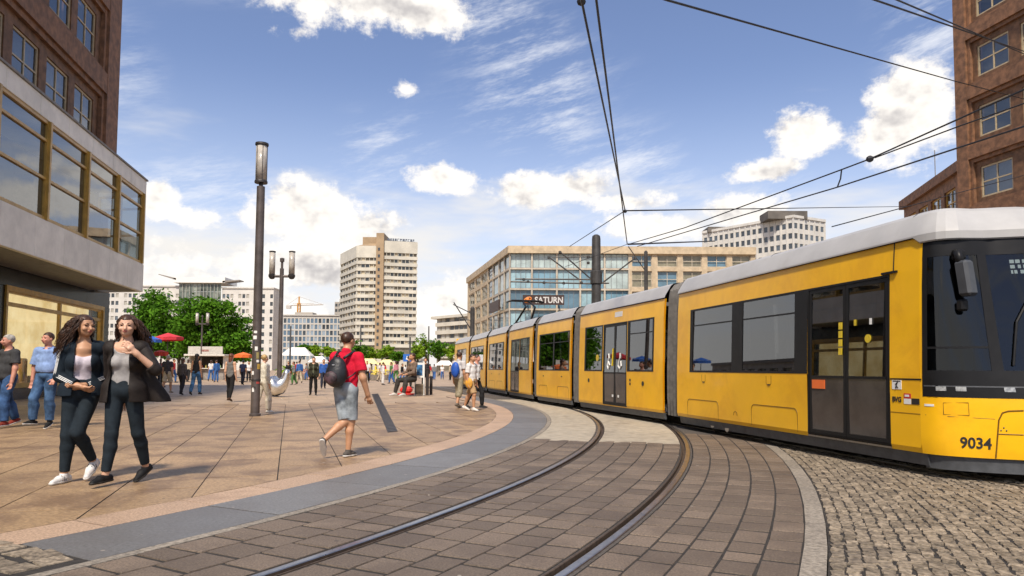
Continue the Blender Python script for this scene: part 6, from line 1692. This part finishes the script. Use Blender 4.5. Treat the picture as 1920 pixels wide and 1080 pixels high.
            nk = T_(*spec.get('neckpt', (.865, 0, -.025))); nr = spec.get('neck', .052) * S; ns_ = spec.get('neckscale', (1.1, 1.0, 1.0))
            sd.cuts.append(lambda X, Y, Z, n=nk, r=nr, s_=ns_: r - np.sqrt(((X - n[0]) / s_[0]) ** 2 + ((Y - n[1]) / s_[1]) ** 2 + ((Z - n[2]) / s_[2]) ** 2))
            if sl == 0: 
                for s in (1, -1):
                    a = J['sh', s] + np.array([s * .018 * S, 0, -.012 * S]); sd.cuts.append(lambda X, Y, Z, a=a: .052 * S - np.sqrt((X - a[0]) ** 2 + (Y - a[1]) ** 2 * .6 + ((Z - a[2]) * .75) ** 2))
            part(wname, sd, c, h, spec.get('wr', .004), spec.get('wf', 34))
            if spec.get('collar'):
                n0 = T_(.842, 0, .010); lst = []
                ring_ = [n0 + np.array([math.cos(t) * .046, math.sin(t) * .05, -.012 * math.cos(t + 1.57) * 0 + .010 * math.sin(t)]) * S for t in np.linspace(-1.25, 4.39, 18)]
                tubes('collar', [(ring_, .016, 6)], c)
        elif wname in ('jacket', 'coat'):
            hz = T_(spec.get('hem', .50)); out = SDF(.03); inn = SDF(.03)
            trunk(out, inf + .016, (), 1.12); trunk(inn, inf - .002, (), 1.10)
            for q in spec.get('flaps', ()): out.cone(np.array(q[0]) * S, np.array(q[1]) * S, q[2], q[3], .04, (), q[4] if len(q) > 4 else None)
            if spec.get('hem', .5) < .53:
                for s in (1, -1):
                    d = J['hip', s] + (J['kn', s] - J['hip', s]) * .35; out.cone(T_(.55, s * .04), d, .075 * S + inf + .01, .068 * S + inf + .012); inn.cone(T_(.55, s * .04), d - up * .1, .075 * S + inf - .006, .068 * S + inf - .004)
            out.cuts.append(lambda X, Y, Z, z=hz[2]: z - Z + 0 * X)
            x0, w0, w1 = spec.get('open', (0, .03, .055)); zt_, zb_ = T_(.84)[2], hz[2]
            if w0 is not None: out.cuts.append(lambda X, Y, Z: np.where(Y < lean[1] * .5, (w0 + (w1 - w0) * np.clip((Z - zb_) / (zt_ - zb_), 0, 1) - np.abs(X - x0 - lean[0] * (Z - z0) / (.32 * S))), -1))
            nk = T_(.872, 0, -.02); out.cuts.append(lambda X, Y, Z: .056 * S - np.sqrt((X - nk[0]) ** 2 + (Y - nk[1]) ** 2 + (Z - nk[2]) ** 2))
            part(wname, out, c, h, spec.get('wr', .004), 30, inn)
            for s in (1, -1):
                sd = SDF(.02); arms(sd, inf + .010, spec.get('sleeve', .93), .006, (s,)); part('sleeve', sd, c, h, .004, 42)
                if spec.get('stripes'):
                    a, e, w = J['sh', s], J['el', s], J['wr', s]; lst = []
                    for o in (-.014, 0, .014):
                        pth = []
                        for (p, q, r0, r1) in ((a, e, .0285 * S + inf + .010, .0285 * .8 * S + inf + .016), (e, e + (w - e) * .90, .0285 * .84 * S + inf + .015, .0285 * .58 * S + inf + .017)):
                            d = unit(q - p); outw = unit(np.array([s * .75, -.62, .30]) - d * np.dot(np.array([s * .75, -.62, .30]), d)); tt = np.cross(d, outw)
                            for f in np.linspace(0.05, .97, 7): pth.append(p + (q - p) * f + outw * (r0 + (r1 - r0) * f - .001) + tt * o)
                        lst.append((pth, .0042, 5))
                    tubes('stripe', lst, M_white)
        elif wname == 'shoes':
            for s in (1, -1):
                an, he, to = J['an', s], J['heel', s], J['toe', s]; d = unit(to - he); sd = SDF(.015); side = unit(np.cross(d, up)); n_ = unit(np.cross(side, d))
                hi = spec.get('high', .35)
                sd.cone(he + n_ * .010 * S, he + (to - he) * .55 + n_ * .010 * S, .021 * S, .023 * S, .02); sd.cone(he + (to - he) * .55 + n_ * .008 * S, to - d * .01 * S, .023 * S, .0165 * S, .02, (), None)
                sd.cone(he + (to - he) * .22, an + (J['kn', s] - an) * .02 * (hi * 10), .021 * S, .0215 * S + .004, .02, [(an + unit(J['kn', s] - an) * hi * .06 * S, unit(J['kn', s] - an))])
                zc_ = he - n_ * .008 * S; sd.cuts.append(lambda X, Y, Z, z=zc_, n=n_: -((X - z[0]) * n[0] + (Y - z[1]) * n[1] + (Z - z[2]) * n[2]))
                sh_ = part('shoe', sd, c, min(h, .008) if detail else h)
                if detail:
                    so = SDF(.01).cone(he, he + (to - he) * .55, .0235 * S, .0255 * S, .02).cone(he + (to - he) * .55, to - d * .008 * S, .0255 * S, .0185 * S, .02)
                    so.cuts.append(lambda X, Y, Z, z=he - n_ * .0045 * S, n=n_: np.abs((X - z[0]) * n[0] + (Y - z[1]) * n[1] + (Z - z[2]) * n[2]) - .0062 * S)
                    V, Q = so.mesh(.005); np_obj('sole', V, Q, spec.get('sole', M_sole), sh_, tf)
                    if spec.get('stripes'):
                        lst = []
                        for sd_ in (1, -1):
                            for q in (.34, .46, .58):
                                p = he + (to - he) * q; lst.append(([p + side * sd_ * .0245 * S + n_ * .004 * S, p + side * sd_ * .021 * S + n_ * .020 * S - d * .012, p + side * sd_ * .010 * S + n_ * .034 * S - d * .02], .0042, 5))
                        mb = MB(); [mb.tube([tuple(p) for p in pts], r, n) for pts, r, n in lst]; mb.v = [tuple(ROT @ np.array(v)) for v in mb.v]; link('shoe_stripe', mb.mesh('shoe_stripe'), M_blackp, sh_)
    # ---- hair and face
    HM = HAIRM[hair]
    cap = SDF(.012); cap.ell(hp(0, .008, .018), np.array([.0505, .0585, .0530]) * S, HR)
    fz, fy = {'short': (.016, -.034), 'bald': (.0, .02)}.get(hstyle, (.012, -.040))
    c_, fw_ = hp(0, 0, 0), HR @ np.array([0, -1., 0]); uu = HR @ up
    def facecut(X, Y, Z):
        a = (X - c_[0]) * fw_[0] + (Y - c_[1]) * fw_[1] + (Z - c_[2]) * fw_[2]; b_ = (X - c_[0]) * uu[0] + (Y - c_[1]) * uu[1] + (Z - c_[2]) * uu[2]
        lim = np.where(b_ > .034 * S, .08 * S, np.where(b_ > .0 * S, .012 * S + (b_) * .55, -.002 * S))
        d1 = a - lim
        low_ = (-.045 * S if hstyle == 'short' else -.06 * S) - b_
        return np.maximum(d1, low_)
    cap.cuts.append(facecut)
    if hstyle != 'bald': part('hair', cap, HM, min(h, .012), .003, 90)
    rg = np.random.default_rng(int(px * 7 + pb))
    if hstyle == 'curly':
        lst = []
        for k in range(620):
            th_ = rg.uniform(-2.45, 2.45); el_ = rg.uniform(-.35, 1.25)     # angle from the back of the head
            d = np.array([math.sin(th_) * math.cos(el_), math.cos(th_) * math.cos(el_), math.sin(el_)])
            if abs(th_) > 1.75 and el_ < .45: continue
            p = np.array([.048, .057, .053]) * d * .97 + np.array([0, .008, .016]); L = rg.uniform(.14, .245) * pose.get('hairlen', 1.0); pts = []; ph = rg.uniform(0, 6.28); am = rg.uniform(.003, .011)
            dirn = np.array([d[0] * 1.0, d[1] * .8 + .05, max(d[2], 0) * .5]); n = 15; fq = rg.uniform(12, 24); tvec = unit(np.cross(d, [0, 0, 1]) + 1e-4)
            for i in range(n):
                t = i / (n - 1); q = p + dirn * .042 * (1 - (1 - t) ** 2.2) + np.array(pose.get('blow', (0, 0, 0))) * t ** 1.5 + np.array([0, 0, -L * t ** 1.25 + .012 * math.sin(t * 3.1) * (el_ > .3)])
                q = q + am * (t + .2) * (tvec * math.sin(ph + t * fq) + d * math.cos(ph + t * fq)); pts.append(hc + HR @ (q * S))
            rs_ = rg.uniform(.0018, .0036); lst.append((pts, [rs_ * S * (1 - .6 * (i / (n - 1)) ** 2) for i in range(n)], 4))
        tubes('hair_locks', lst, HM)
    elif hstyle == 'long':
        sd = SDF(.02); sd.cone(hp(0, .03, .01), hp(0, .045, -.11), .045 * S, .035 * S, .03, (), (HR @ np.array([0, 1., 0]), 1.6)); part('hair_length', sd, HM, min(h, .014), .006, 60)
    if detail:
        ll = []
        for s in (1, -1):
            e = SDF(.002).ell(hp(s * .0195, -.0475, .001), np.array([.0080, .0050, .0042]) * S, HR); V, Q = e.mesh(.0022); np_obj('eye', V, Q, M_eye, root, tf)
            tubes('eyebrow', [([hp(s * .010, -.0575, .0135), hp(s * .020, -.0565, .0165), hp(s * .029, -.050, .0135)], [.0020 * S, .0022 * S, .0012 * S], 5)], HM)
        e = SDF(.003).ell(hp(0, -.0605, -.0295), np.array([.0135, .0040, .0032]) * S, HR).ell(hp(0, -.0600, -.0345), np.array([.0115, .0042, .0036]) * S, HR); V, Q = e.mesh(.0022); np_obj('lips', V, Q, M_lip, root, tf)
    root['_x'] = 0; del root['_x']
    ctx = {'J': J, 'T': T_, 'ROT': ROT, 'base': base, 'S': S, 'hp': hp, 'root': root}
    return ctx
def world_pt(ctx, p): return Vector(ctx['ROT'] @ np.array(p)) + ctx['base']
def worn(ctx, name, sd, m, label, cat, h=.01, wr=0.0, wf=30):
    """a thing carried by a person: top-level, placed where the person stands"""
    V, Q = sd.mesh(h, wr, wf); o = np_obj(name, V, Q, m, None, lambda v: v @ ctx['ROT'].T); o.location = ctx['base']; return tag(o, label, cat)
def held_tube(ctx, name, lst, m, parent):
    mb = MB(); [mb.tube([tuple(p) for p in pts], r, n) for pts, r, n in lst]; mb.v = [tuple(ctx['ROT'] @ np.array(v)) for v in mb.v]; return link(name, mb.mesh(name, (0, 0, 0), True), m, parent)
# ---------------------------------------------------------------- the two women in front
navy = fab((.012, .020, .030)); legg = fab((.016, .024, .032)); brownj = fab((.022, .017, .015), .6)
gA = person(147, 903, 1.735, 30, 'woman in open navy striped-sleeve track jacket, pale top and white sneakers', dict(
    thR=(-.06, -.10, -1), shR=(-.04, .06, -1), ftR=(-.55, -.85, -.02), thL=(-.25, -.26, -.93), shL=(.36, .50, -.80), ftL=(-.35, -.75, -.55),
    uaR=(-.16, .10, -1), faR=(.60, -.58, -.34), uaL=(.20, .12, -1), faL=(-.80, -.48, -.40), hdR=(.75, -.45, -.30), hdL=(-.85, -.40, -.12), palm={1: (-.1, .5, .8), -1: (.1, .6, .75)}, lean=(.0, -.01), blow=(-.03, .05, 0), hairlen=.88),
    {'leggings': dict(m=legg, inf=.004, len=.95, loose=.003, wr=.002, rise=.615), 'top': dict(m=fab((.60, .54, .60)), inf=.005, sleeve=0, hem=.565, neck=.090, neckpt=(.835, 0, -.065), neckscale=(1.15, 1, .95), waist=1.0, wr=.003),
     'jacket': dict(m=navy, inf=.008, hem=.515, open=(0.0, .085, .068), stripes=True, sleeve=.94), 'shoes': dict(m=fab((.72, .70, .68), .6), stripes=True, high=.25)},
    'brown', 'curly', 'tan', True, .0075, .98, (34, 3), 'the two women walking in front', detail=True)
gB = person(227, 908, 1.70, 16, 'woman in open dark brown jacket, grey top and black flats, hand raised to her shoulder', dict(
    thR=(.0, -.20, -1), shR=(-.10, -.02, -1), ftR=(-.45, -.9, -.02), thL=(.10, .16, -1), shL=(.12, .42, -.92), ftL=(-.35, -.85, -.42),
    uaL=(.50, -.42, -.72), faL=(-.66, -.34, .66), hdL=(-.60, -.25, .70), uaR=(-.06, .42, -1), faR=(.30, .30, -1), palm={1: (-.4, .7, -.4)}, lean=(.004, -.008), blow=(.05, .05, .01), hairlen=.9),
    {'leggings': dict(m=legg, inf=.004, len=.95, loose=.003, wr=.002, rise=.615), 'top': dict(m=fab((.36, .345, .34)), inf=.007, sleeve=0, hem=.575, neck=.078, neckpt=(.850, 0, -.055), waist=1.04, wr=.006, wf=46),
     'jacket': dict(m=brownj, inf=.010, hem=.475, open=(-.025, .095, .080), sleeve=.62, flaps=[((.085, .02, .72), (.185, .055, .50), .05, .105, (np.array([0., 1., 0.]), 1.7)), ((.10, .02, .62), (.215, .05, .455), .05, .085, (np.array([0., 1., 0.]), 1.8))]), 'shoes': dict(m=fab((.014, .014, .015), .6), high=.02, sole=M_blackp)},
    'brown', 'curly', 'fair', True, .0075, 1.0, (4, 3), 'the two women walking in front', detail=True)
sleeveT = None
# ---------------------------------------------------------------- man with backpack
mR = person(646, 857, 1.68, 170, 'man in red tshirt and grey denim shorts walking away with a backpack', dict(
    thR=(.03, -.08, -1), shR=(.06, .04, -1), ftR=(-.2, -1, -.03), thL=(-.22, .05, -.97), shL=(.52, .60, -.62), ftL=(.12, -.55, -.85),
    uaR=(-.26, .06, -1), faR=(-.16, -.34, -.92), uaL=(.22, -.25, -1), faL=(-.25, -.75, .30), lean=(.0, -.012)),
    {'shorts': dict(m=denim((.30, .34, .37)), inf=.012, len=.47, loose=.020, rise=.60, wr=.005), 'tshirt': dict(m=fab((.62, .012, .04)), inf=.012, sleeve=.34, hem=.555, loose=.022, waist=1.10, neck=.050, wr=.006, wf=26), 'shoes': dict(m=fab((.10, .09, .08)), high=.3)},
    'brown', 'short', 'tan', False, .0085, 1.02, (-18, 0), detail=True)
S = mR['S']; T_ = mR['T']
sd = SDF(.05); sd.ell(T_(.705, .028, .120), np.array([.078, .052, .098]) * S).ell(T_(.645, .035, .125), np.array([.088, .060, .085]) * S); sd.cuts.append(lambda X, Y, Z: .082 * S * .0 - 1 + 0 * X)
M_bag = mat('black nylon', (.014, .015, .020), .45, var=.2, scale=9, bump=.3, bscale=30)
bp = worn(mR, 'backpack', sd, M_bag, 'black backpack worn by the man in the red tshirt', 'backpack', .009, .005, 26)
sd = SDF(.03).ell(T_(.635, .052, .178), np.array([.055, .026, .052]) * S); V, Q = sd.mesh(.009, .003); np_obj('front_pocket', V, Q, mat('grey maroon nylon', (.085, .045, .055), .5, var=.4, scale=14, bump=.3), bp, lambda v: v @ mR['ROT'].T)
held_tube(mR, 'shoulder_strap', [([T_(.79, .075, .075), T_(.835, .065, .035), T_(.845, .062, -.01), T_(.80, .06, -.062)], .020, 8), ], M_bag, bp); held_tube(mR, 'shoulder_strap', [([T_(.79, -.02, .105), T_(.825, -.05, .055), T_(.845, -.062, .01), T_(.80, -.06, -.062)], .020, 8)], M_bag, bp)
held_tube(mR, 'side_strap', [([T_(.62, -.035, .11), T_(.66, -.085, .06), T_(.70, -.10, .0)], .010, 6)], M_bag, bp)
held_tube(mR, 'top_handle', [([T_(.80, .05, .10), T_(.83, .035, .12), T_(.80, .01, .11)], .008, 6)], M_bag, bp)
bp_logo = held_tube(mR, 'label_patch', [([T_(.735, .045, .176), T_(.735, .025, .178)], .009, 6)], mat('grey patch', (.35, .36, .38), .5), bp)
# ---------------------------------------------------------------- men at the left edge
walkA = dict(thL=(.04, -.28, -1), shL=(.03, .02, -1), thR=(-.04, .22, -1), shR=(-.02, .42, -.95), ftR=(-.1, -.9, -.3))
walkB = dict(thR=(-.04, -.28, -1), shR=(-.03, .02, -1), thL=(.04, .22, -1), shL=(.02, .42, -.95), ftL=(.1, -.9, -.3))
stand = dict(thL=(.06, 0, -1), shL=(.02, .03, -1), thR=(-.06, 0, -1), shR=(-.02, .03, -1))
person(10, 801, 1.80, -20, 'grey haired man in dark grey tshirt and blue jeans at the left edge', dict(walkA, uaR=(-.10, .10, -1), faR=(.0, -.30, -1), uaL=(.16, -.1, -1)),
       {'trousers': dict(m=denim((.055, .12, .27)), inf=.012, loose=.022, wr=.007), 'tshirt': dict(m=fab((.055, .055, .058)), inf=.016, sleeve=.34, hem=.50, waist=1.15, loose=.02, wr=.006), 'shoes': dict(m=fab((.30, .05, .035)))}, 'grey', 'short', 'ruddy', False, .012, 1.25, (-20, 0), detail=True)
mB = person(84, 803, 1.80, 4, 'man in light blue shirt and blue jeans left of the two women', dict(walkB, thL=(.05, -.18, -1), shL=(.0, .08, -1), thR=(-.20, -.26, -1), shR=(-.06, .10, -1), ftR=(-.3, -.9, .05), uaR=(-.22, .06, -1), faR=(-.05, -.12, -1), uaL=(.16, .05, -1), faL=(-.1, -.5, -.8)),
       {'trousers': dict(m=denim((.075, .15, .29)), inf=.012, loose=.020, wr=.007, belt=True, rise=.585), 'shirt': dict(m=fab((.25, .36, .62)), inf=.018, sleeve=.42, hem=.572, waist=1.18, loose=.022, wr=.007, collar=True), 'shoes': dict(m=fab((.02, .02, .02)))}, 'brown', 'short', 'ruddy', False, .012, 1.22, (-22, 0), detail=True)
# ---------------------------------------------------------------- people further back, each as the photograph dresses them
def far(px, pb, ptop, yaw, label, pose, wear, hair='brown', hs='short', skin='fair', fem=False, h=.02, g=1.0, group='people crossing the square', **kw):
    b = G(px, pb); H = (D(px, ptop, b.y).z) * 1.0
    return person(px, pb, H, yaw, label, pose, wear, hair, hs, skin, fem, h, g, (0, 0), group, **kw)
tr = lambda c, **k: dict(dict(m=fab(c), inf=.010, loose=.014, wr=.004), **k)
jn = lambda c, **k: dict(dict(m=denim(c), inf=.010, loose=.016, wr=.004), **k)
tp = lambda c, **k: dict(dict(m=fab(c), inf=.014, sleeve=.32, hem=.52, waist=1.12, loose=.015, wr=.005), **k)
jk = lambda c, **k: dict(dict(m=fab(c), inf=.016, sleeve=.94, hem=.48, waist=1.14, loose=.012, wr=.006), **k)
shoe = lambda c: dict(m=fab(c))
far(493, 776, 666, 150, 'elderly woman in cream jacket and trousers half hidden by the tall lamp post', dict(walkB), {'trousers': tr((.62, .56, .45), loose=.024), 'shirt': jk((.66, .62, .52)), 'shoes': shoe((.7, .68, .62))}, 'blond', 'short', 'fair', True, .014, 1.2)
far(431, 753, 664, 175, 'auburn haired woman in grey vest and black trousers walking away', dict(walkA), {'trousers': tr((.016, .015, .016), loose=.006), 'vest': tp((.16, .155, .15), sleeve=0, hem=.50), 'shoes': shoe((.08, .045, .03))}, 'red', 'long', 'fair', True, .014)
far(367, 741, 664, 180, 'black haired woman in black top and blue jeans walking away', dict(walkB), {'trousers': jn((.07, .18, .36)), 'vest': tp((.018, .018, .02), sleeve=0), 'shoes': shoe((.05, .04, .04))}, 'black', 'long', 'tan', True, .016)
far(341, 741, 672, 170, 'person in dark grey clothes with a dark shoulder bag', dict(walkA), {'trousers': tr((.03, .03, .036)), 'shirt': tp((.085, .075, .075), sleeve=.9), 'shoes': shoe((.03, .03, .03))}, 'brown', 'long', 'fair', True, .016)
cR = far(313, 738, 667, 178, 'man in dark checked shirt and beige shorts walking towards the parasols', dict(walkB), {'shorts': tr((.55, .46, .33), len=.47, loose=.03), 'shirt': tp((.065, .06, .07), hem=.50), 'shoes': shoe((.25, .2, .15))}, 'grey', 'short', 'tan', False, .016, 1.1)
far(279, 737, 668, 160, 'person in navy jacket half hidden behind the woman in the brown jacket', dict(stand), {'trousers': jn((.04, .08, .17)), 'shirt': jk((.02, .03, .06)), 'shoes': shoe((.03, .03, .03))}, 'brown', 'short', 'fair', False, .018)
far(455, 722, 676, 178, 'person in navy top and dark trousers under the orange parasol', dict(walkA), {'trousers': tr((.02, .02, .03)), 'shirt': tp((.03, .035, .075)), 'shoes': shoe((.02, .02, .02))}, 'black', 'short', 'tan', False, .02)
far(587, 741, 670, 8, 'woman in dark olive jacket and black trousers facing the camera left of the red shirt', dict(stand), {'trousers': tr((.014, .013, .013), loose=.004), 'jacket': dict(m=fab((.035, .035, .022)), inf=.012, hem=.47, open=(0, .02, .03)), 'top': tp((.12, .13, .085), hem=.50), 'shoes': shoe((.02, .018, .016))}, 'brown', 'long', 'fair', True, .016)
far(606, 729, 674, 20, 'person in bright blue top just behind the red shirted man', dict(walkB), {'trousers': tr((.03, .035, .06)), 'shirt': tp((.04, .12, .42), sleeve=.9), 'shoes': shoe((.05, .05, .05))}, 'brown', 'short', 'tan', False, .02)
mW = far(860, 765, 661, 150, 'man in pale shirt and khaki shorts with a blue backpack beside the tram tail', dict(walkA), {'shorts': tr((.30, .26, .18), len=.56, loose=.026), 'tshirt': tp((.55, .53, .52)), 'shoes': shoe((.18, .15, .12))}, 'brown', 'short', 'tan', False, .014)
T_ = mW['T']; S = mW['S']; sd = SDF(.04).ell(T_(.68, .0, .12), np.array([.082, .06, .14]) * S); worn(mW, 'backpack', sd, mat('blue nylon', (.015, .09, .45), .5, var=.15), 'bright blue backpack on the man beside the tram tail', 'backpack', .014, .004)
mO = far(884, 771, 664, 60, 'person in white shirt and tan shorts walking past the tram tail', dict(walkB, thR=(-.04, -.40, -1), thL=(.04, .40, -1)), {'shorts': tr((.45, .30, .16), len=.46, loose=.03), 'tshirt': tp((.74, .73, .72), hem=.50, sleeve=.36), 'shoes': shoe((.72, .68, .64))}, 'brown', 'short', 'tan', False, .014)
T_ = mO['T']; S = mO['S']; sd = SDF(.03).ell(T_(.50, -.12, -.02), np.array([.03, .075, .095]) * S); worn(mO, 'carrier_bag', sd, mat('orange bag', (.72, .36, .05), .6), 'orange bag hanging beside the person in the white shirt', 'bag', .014, .005)
far(893, 766, 665, 75, 'companion in black trousers behind the person in the white shirt', dict(walkA, thL=(.04, -.42, -1), thR=(-.04, .4, -1)), {'trousers': tr((.02, .02, .022)), 'shirt': tp((.70, .70, .70)), 'shoes': shoe((.04, .04, .04))}, 'brown', 'short', 'ruddy', False, .016)
# seated group by the poster board
sit = dict(thL=(.35, -.9, -.1), shL=(.1, -.25, -1), thR=(-.3, -.92, -.1), shR=(-.1, -.2, -1), uaL=(.2, -.4, -1), faL=(-.2, -.9, -.2), uaR=(-.2, -.4, -1), faR=(.2, -.9, -.2))
far(773, 742, 640, -50, 'person in brown top seated on the box by the poster board', dict(sit), {'trousers': tr((.05, .045, .04)), 'shirt': tp((.17, .12, .09), sleeve=.9, hem=.54), 'shoes': shoe((.6, .58, .55))}, 'brown', 'long', 'tan', True, .018)
far(766, 728, 668, 100, 'standing person in dark clothes behind the seated group', dict(walkB), {'trousers': tr((.03, .03, .035)), 'shirt': tp((.06, .06, .065), sleeve=.9), 'shoes': shoe((.03, .03, .03))}, 'black', 'short', 'tan', False, .02)
far(797, 733, 672, 10, 'standing person in black with an orange head scarf behind the poster board', dict(stand), {'trousers': tr((.02, .02, .02)), 'shirt': tp((.03, .03, .035), sleeve=.9), 'shoes': shoe((.03, .03, .03))}, 'red', 'long', 'tan', True, .02)

# ---------------------------------------------------------------- the crowd across the square: a few builds, copied with their own clothes
protos = []
for k, (po, fem, hs) in enumerate(((walkA, False, 'short'), (walkB, True, 'long'), (stand, False, 'short'), (walkB, False, 'short'), (walkA, True, 'long'))):
    c = person(700, 712, 1.72, 0, 'x', dict(po), {'trousers': tr((.05, .05, .06)), 'shirt': tp((.5, .5, .5), sleeve=.32 if k % 2 else .9), 'shoes': shoe((.05, .05, .05))}, 'brown', hs, 'tan', fem, .032)
    protos.append(c['root'])
names_c = {'white': (.74, .73, .72), 'black': (.02, .02, .022), 'blue': (.05, .14, .38), 'red': (.55, .04, .05), 'grey': (.20, .20, .20), 'yellow': (.78, .62, .05), 'beige': (.5, .42, .30), 'green': (.08, .20, .06), 'pink': (.6, .25, .3), 'orange': (.72, .25, .04)}
spots = [(556, 712, 'red', 'black'), (574, 713, 'grey', 'blue'), (628, 709, 'black', 'grey'), (688, 718, 'white', 'black'), (694, 713, 'beige', 'blue'), (704, 712, 'yellow', 'yellow'), (712, 716, 'white', 'beige'),
         (720, 710, 'red', 'blue'), (735, 711, 'white', 'blue'), (742, 717, 'pink', 'green'), (754, 716, 'black', 'blue'), (760, 711, 'white', 'grey'), (776, 712, 'orange', 'black'), (784, 710, 'blue', 'blue'), (806, 711, 'red', 'beige'), (814, 713, 'grey', 'blue'), 
         (829, 712, 'white', 'blue'), (844, 713, 'beige', 'black'), (667, 711, 'green', 'black'), (550, 722, 'grey', 'green'), (325, 718, 'red', 'blue'), (395, 715, 'white', 'blue'), (405, 717, 'blue', 'blue'), (300, 722, 'red', 'black'), (352, 717, 'beige', 'black'), (290, 716, 'orange', 'beige'), (466, 717, 'white', 'black'),
         (718, 722, 'white', 'white'), (733, 720, 'green', 'blue'), (540, 716, 'black', 'beige'), (561, 719, 'blue', 'beige')]
for i, (px, pb, ct, cl) in enumerate(spots):
    src = protos[i % 5]; b = G(px, pb); r_ = copy_obj(src); r_.location = b; r_.rotation_euler = (0, 0, rng.uniform(0, 6.28)); s = rng.uniform(.92, 1.06); r_.scale = (s, s, s)
    side_ = 'under the trees' if px < 480 else 'left of the red shirted man' if px < 640 else 'at the foot of the tower' if px < 765 else 'near the tram tail'
    tag(r_, 'distant pedestrian in %s top and %s trousers %s' % (ct, cl, side_), 'person', 'distant crowd')
    for ch in src.children:
        c2 = copy_obj(ch, r_); nm = ch.name.split('.')[0]
        if nm in ('shirt', 'trousers'):
            c2.material_slots[0].link = 'OBJECT'; c2.material_slots[0].material = fab(names_c[ct if nm == 'shirt' else cl])
for p_ in protos:
    for ch in list(p_.children): bpy.data.objects.remove(ch)
    bpy.data.objects.remove(p_)
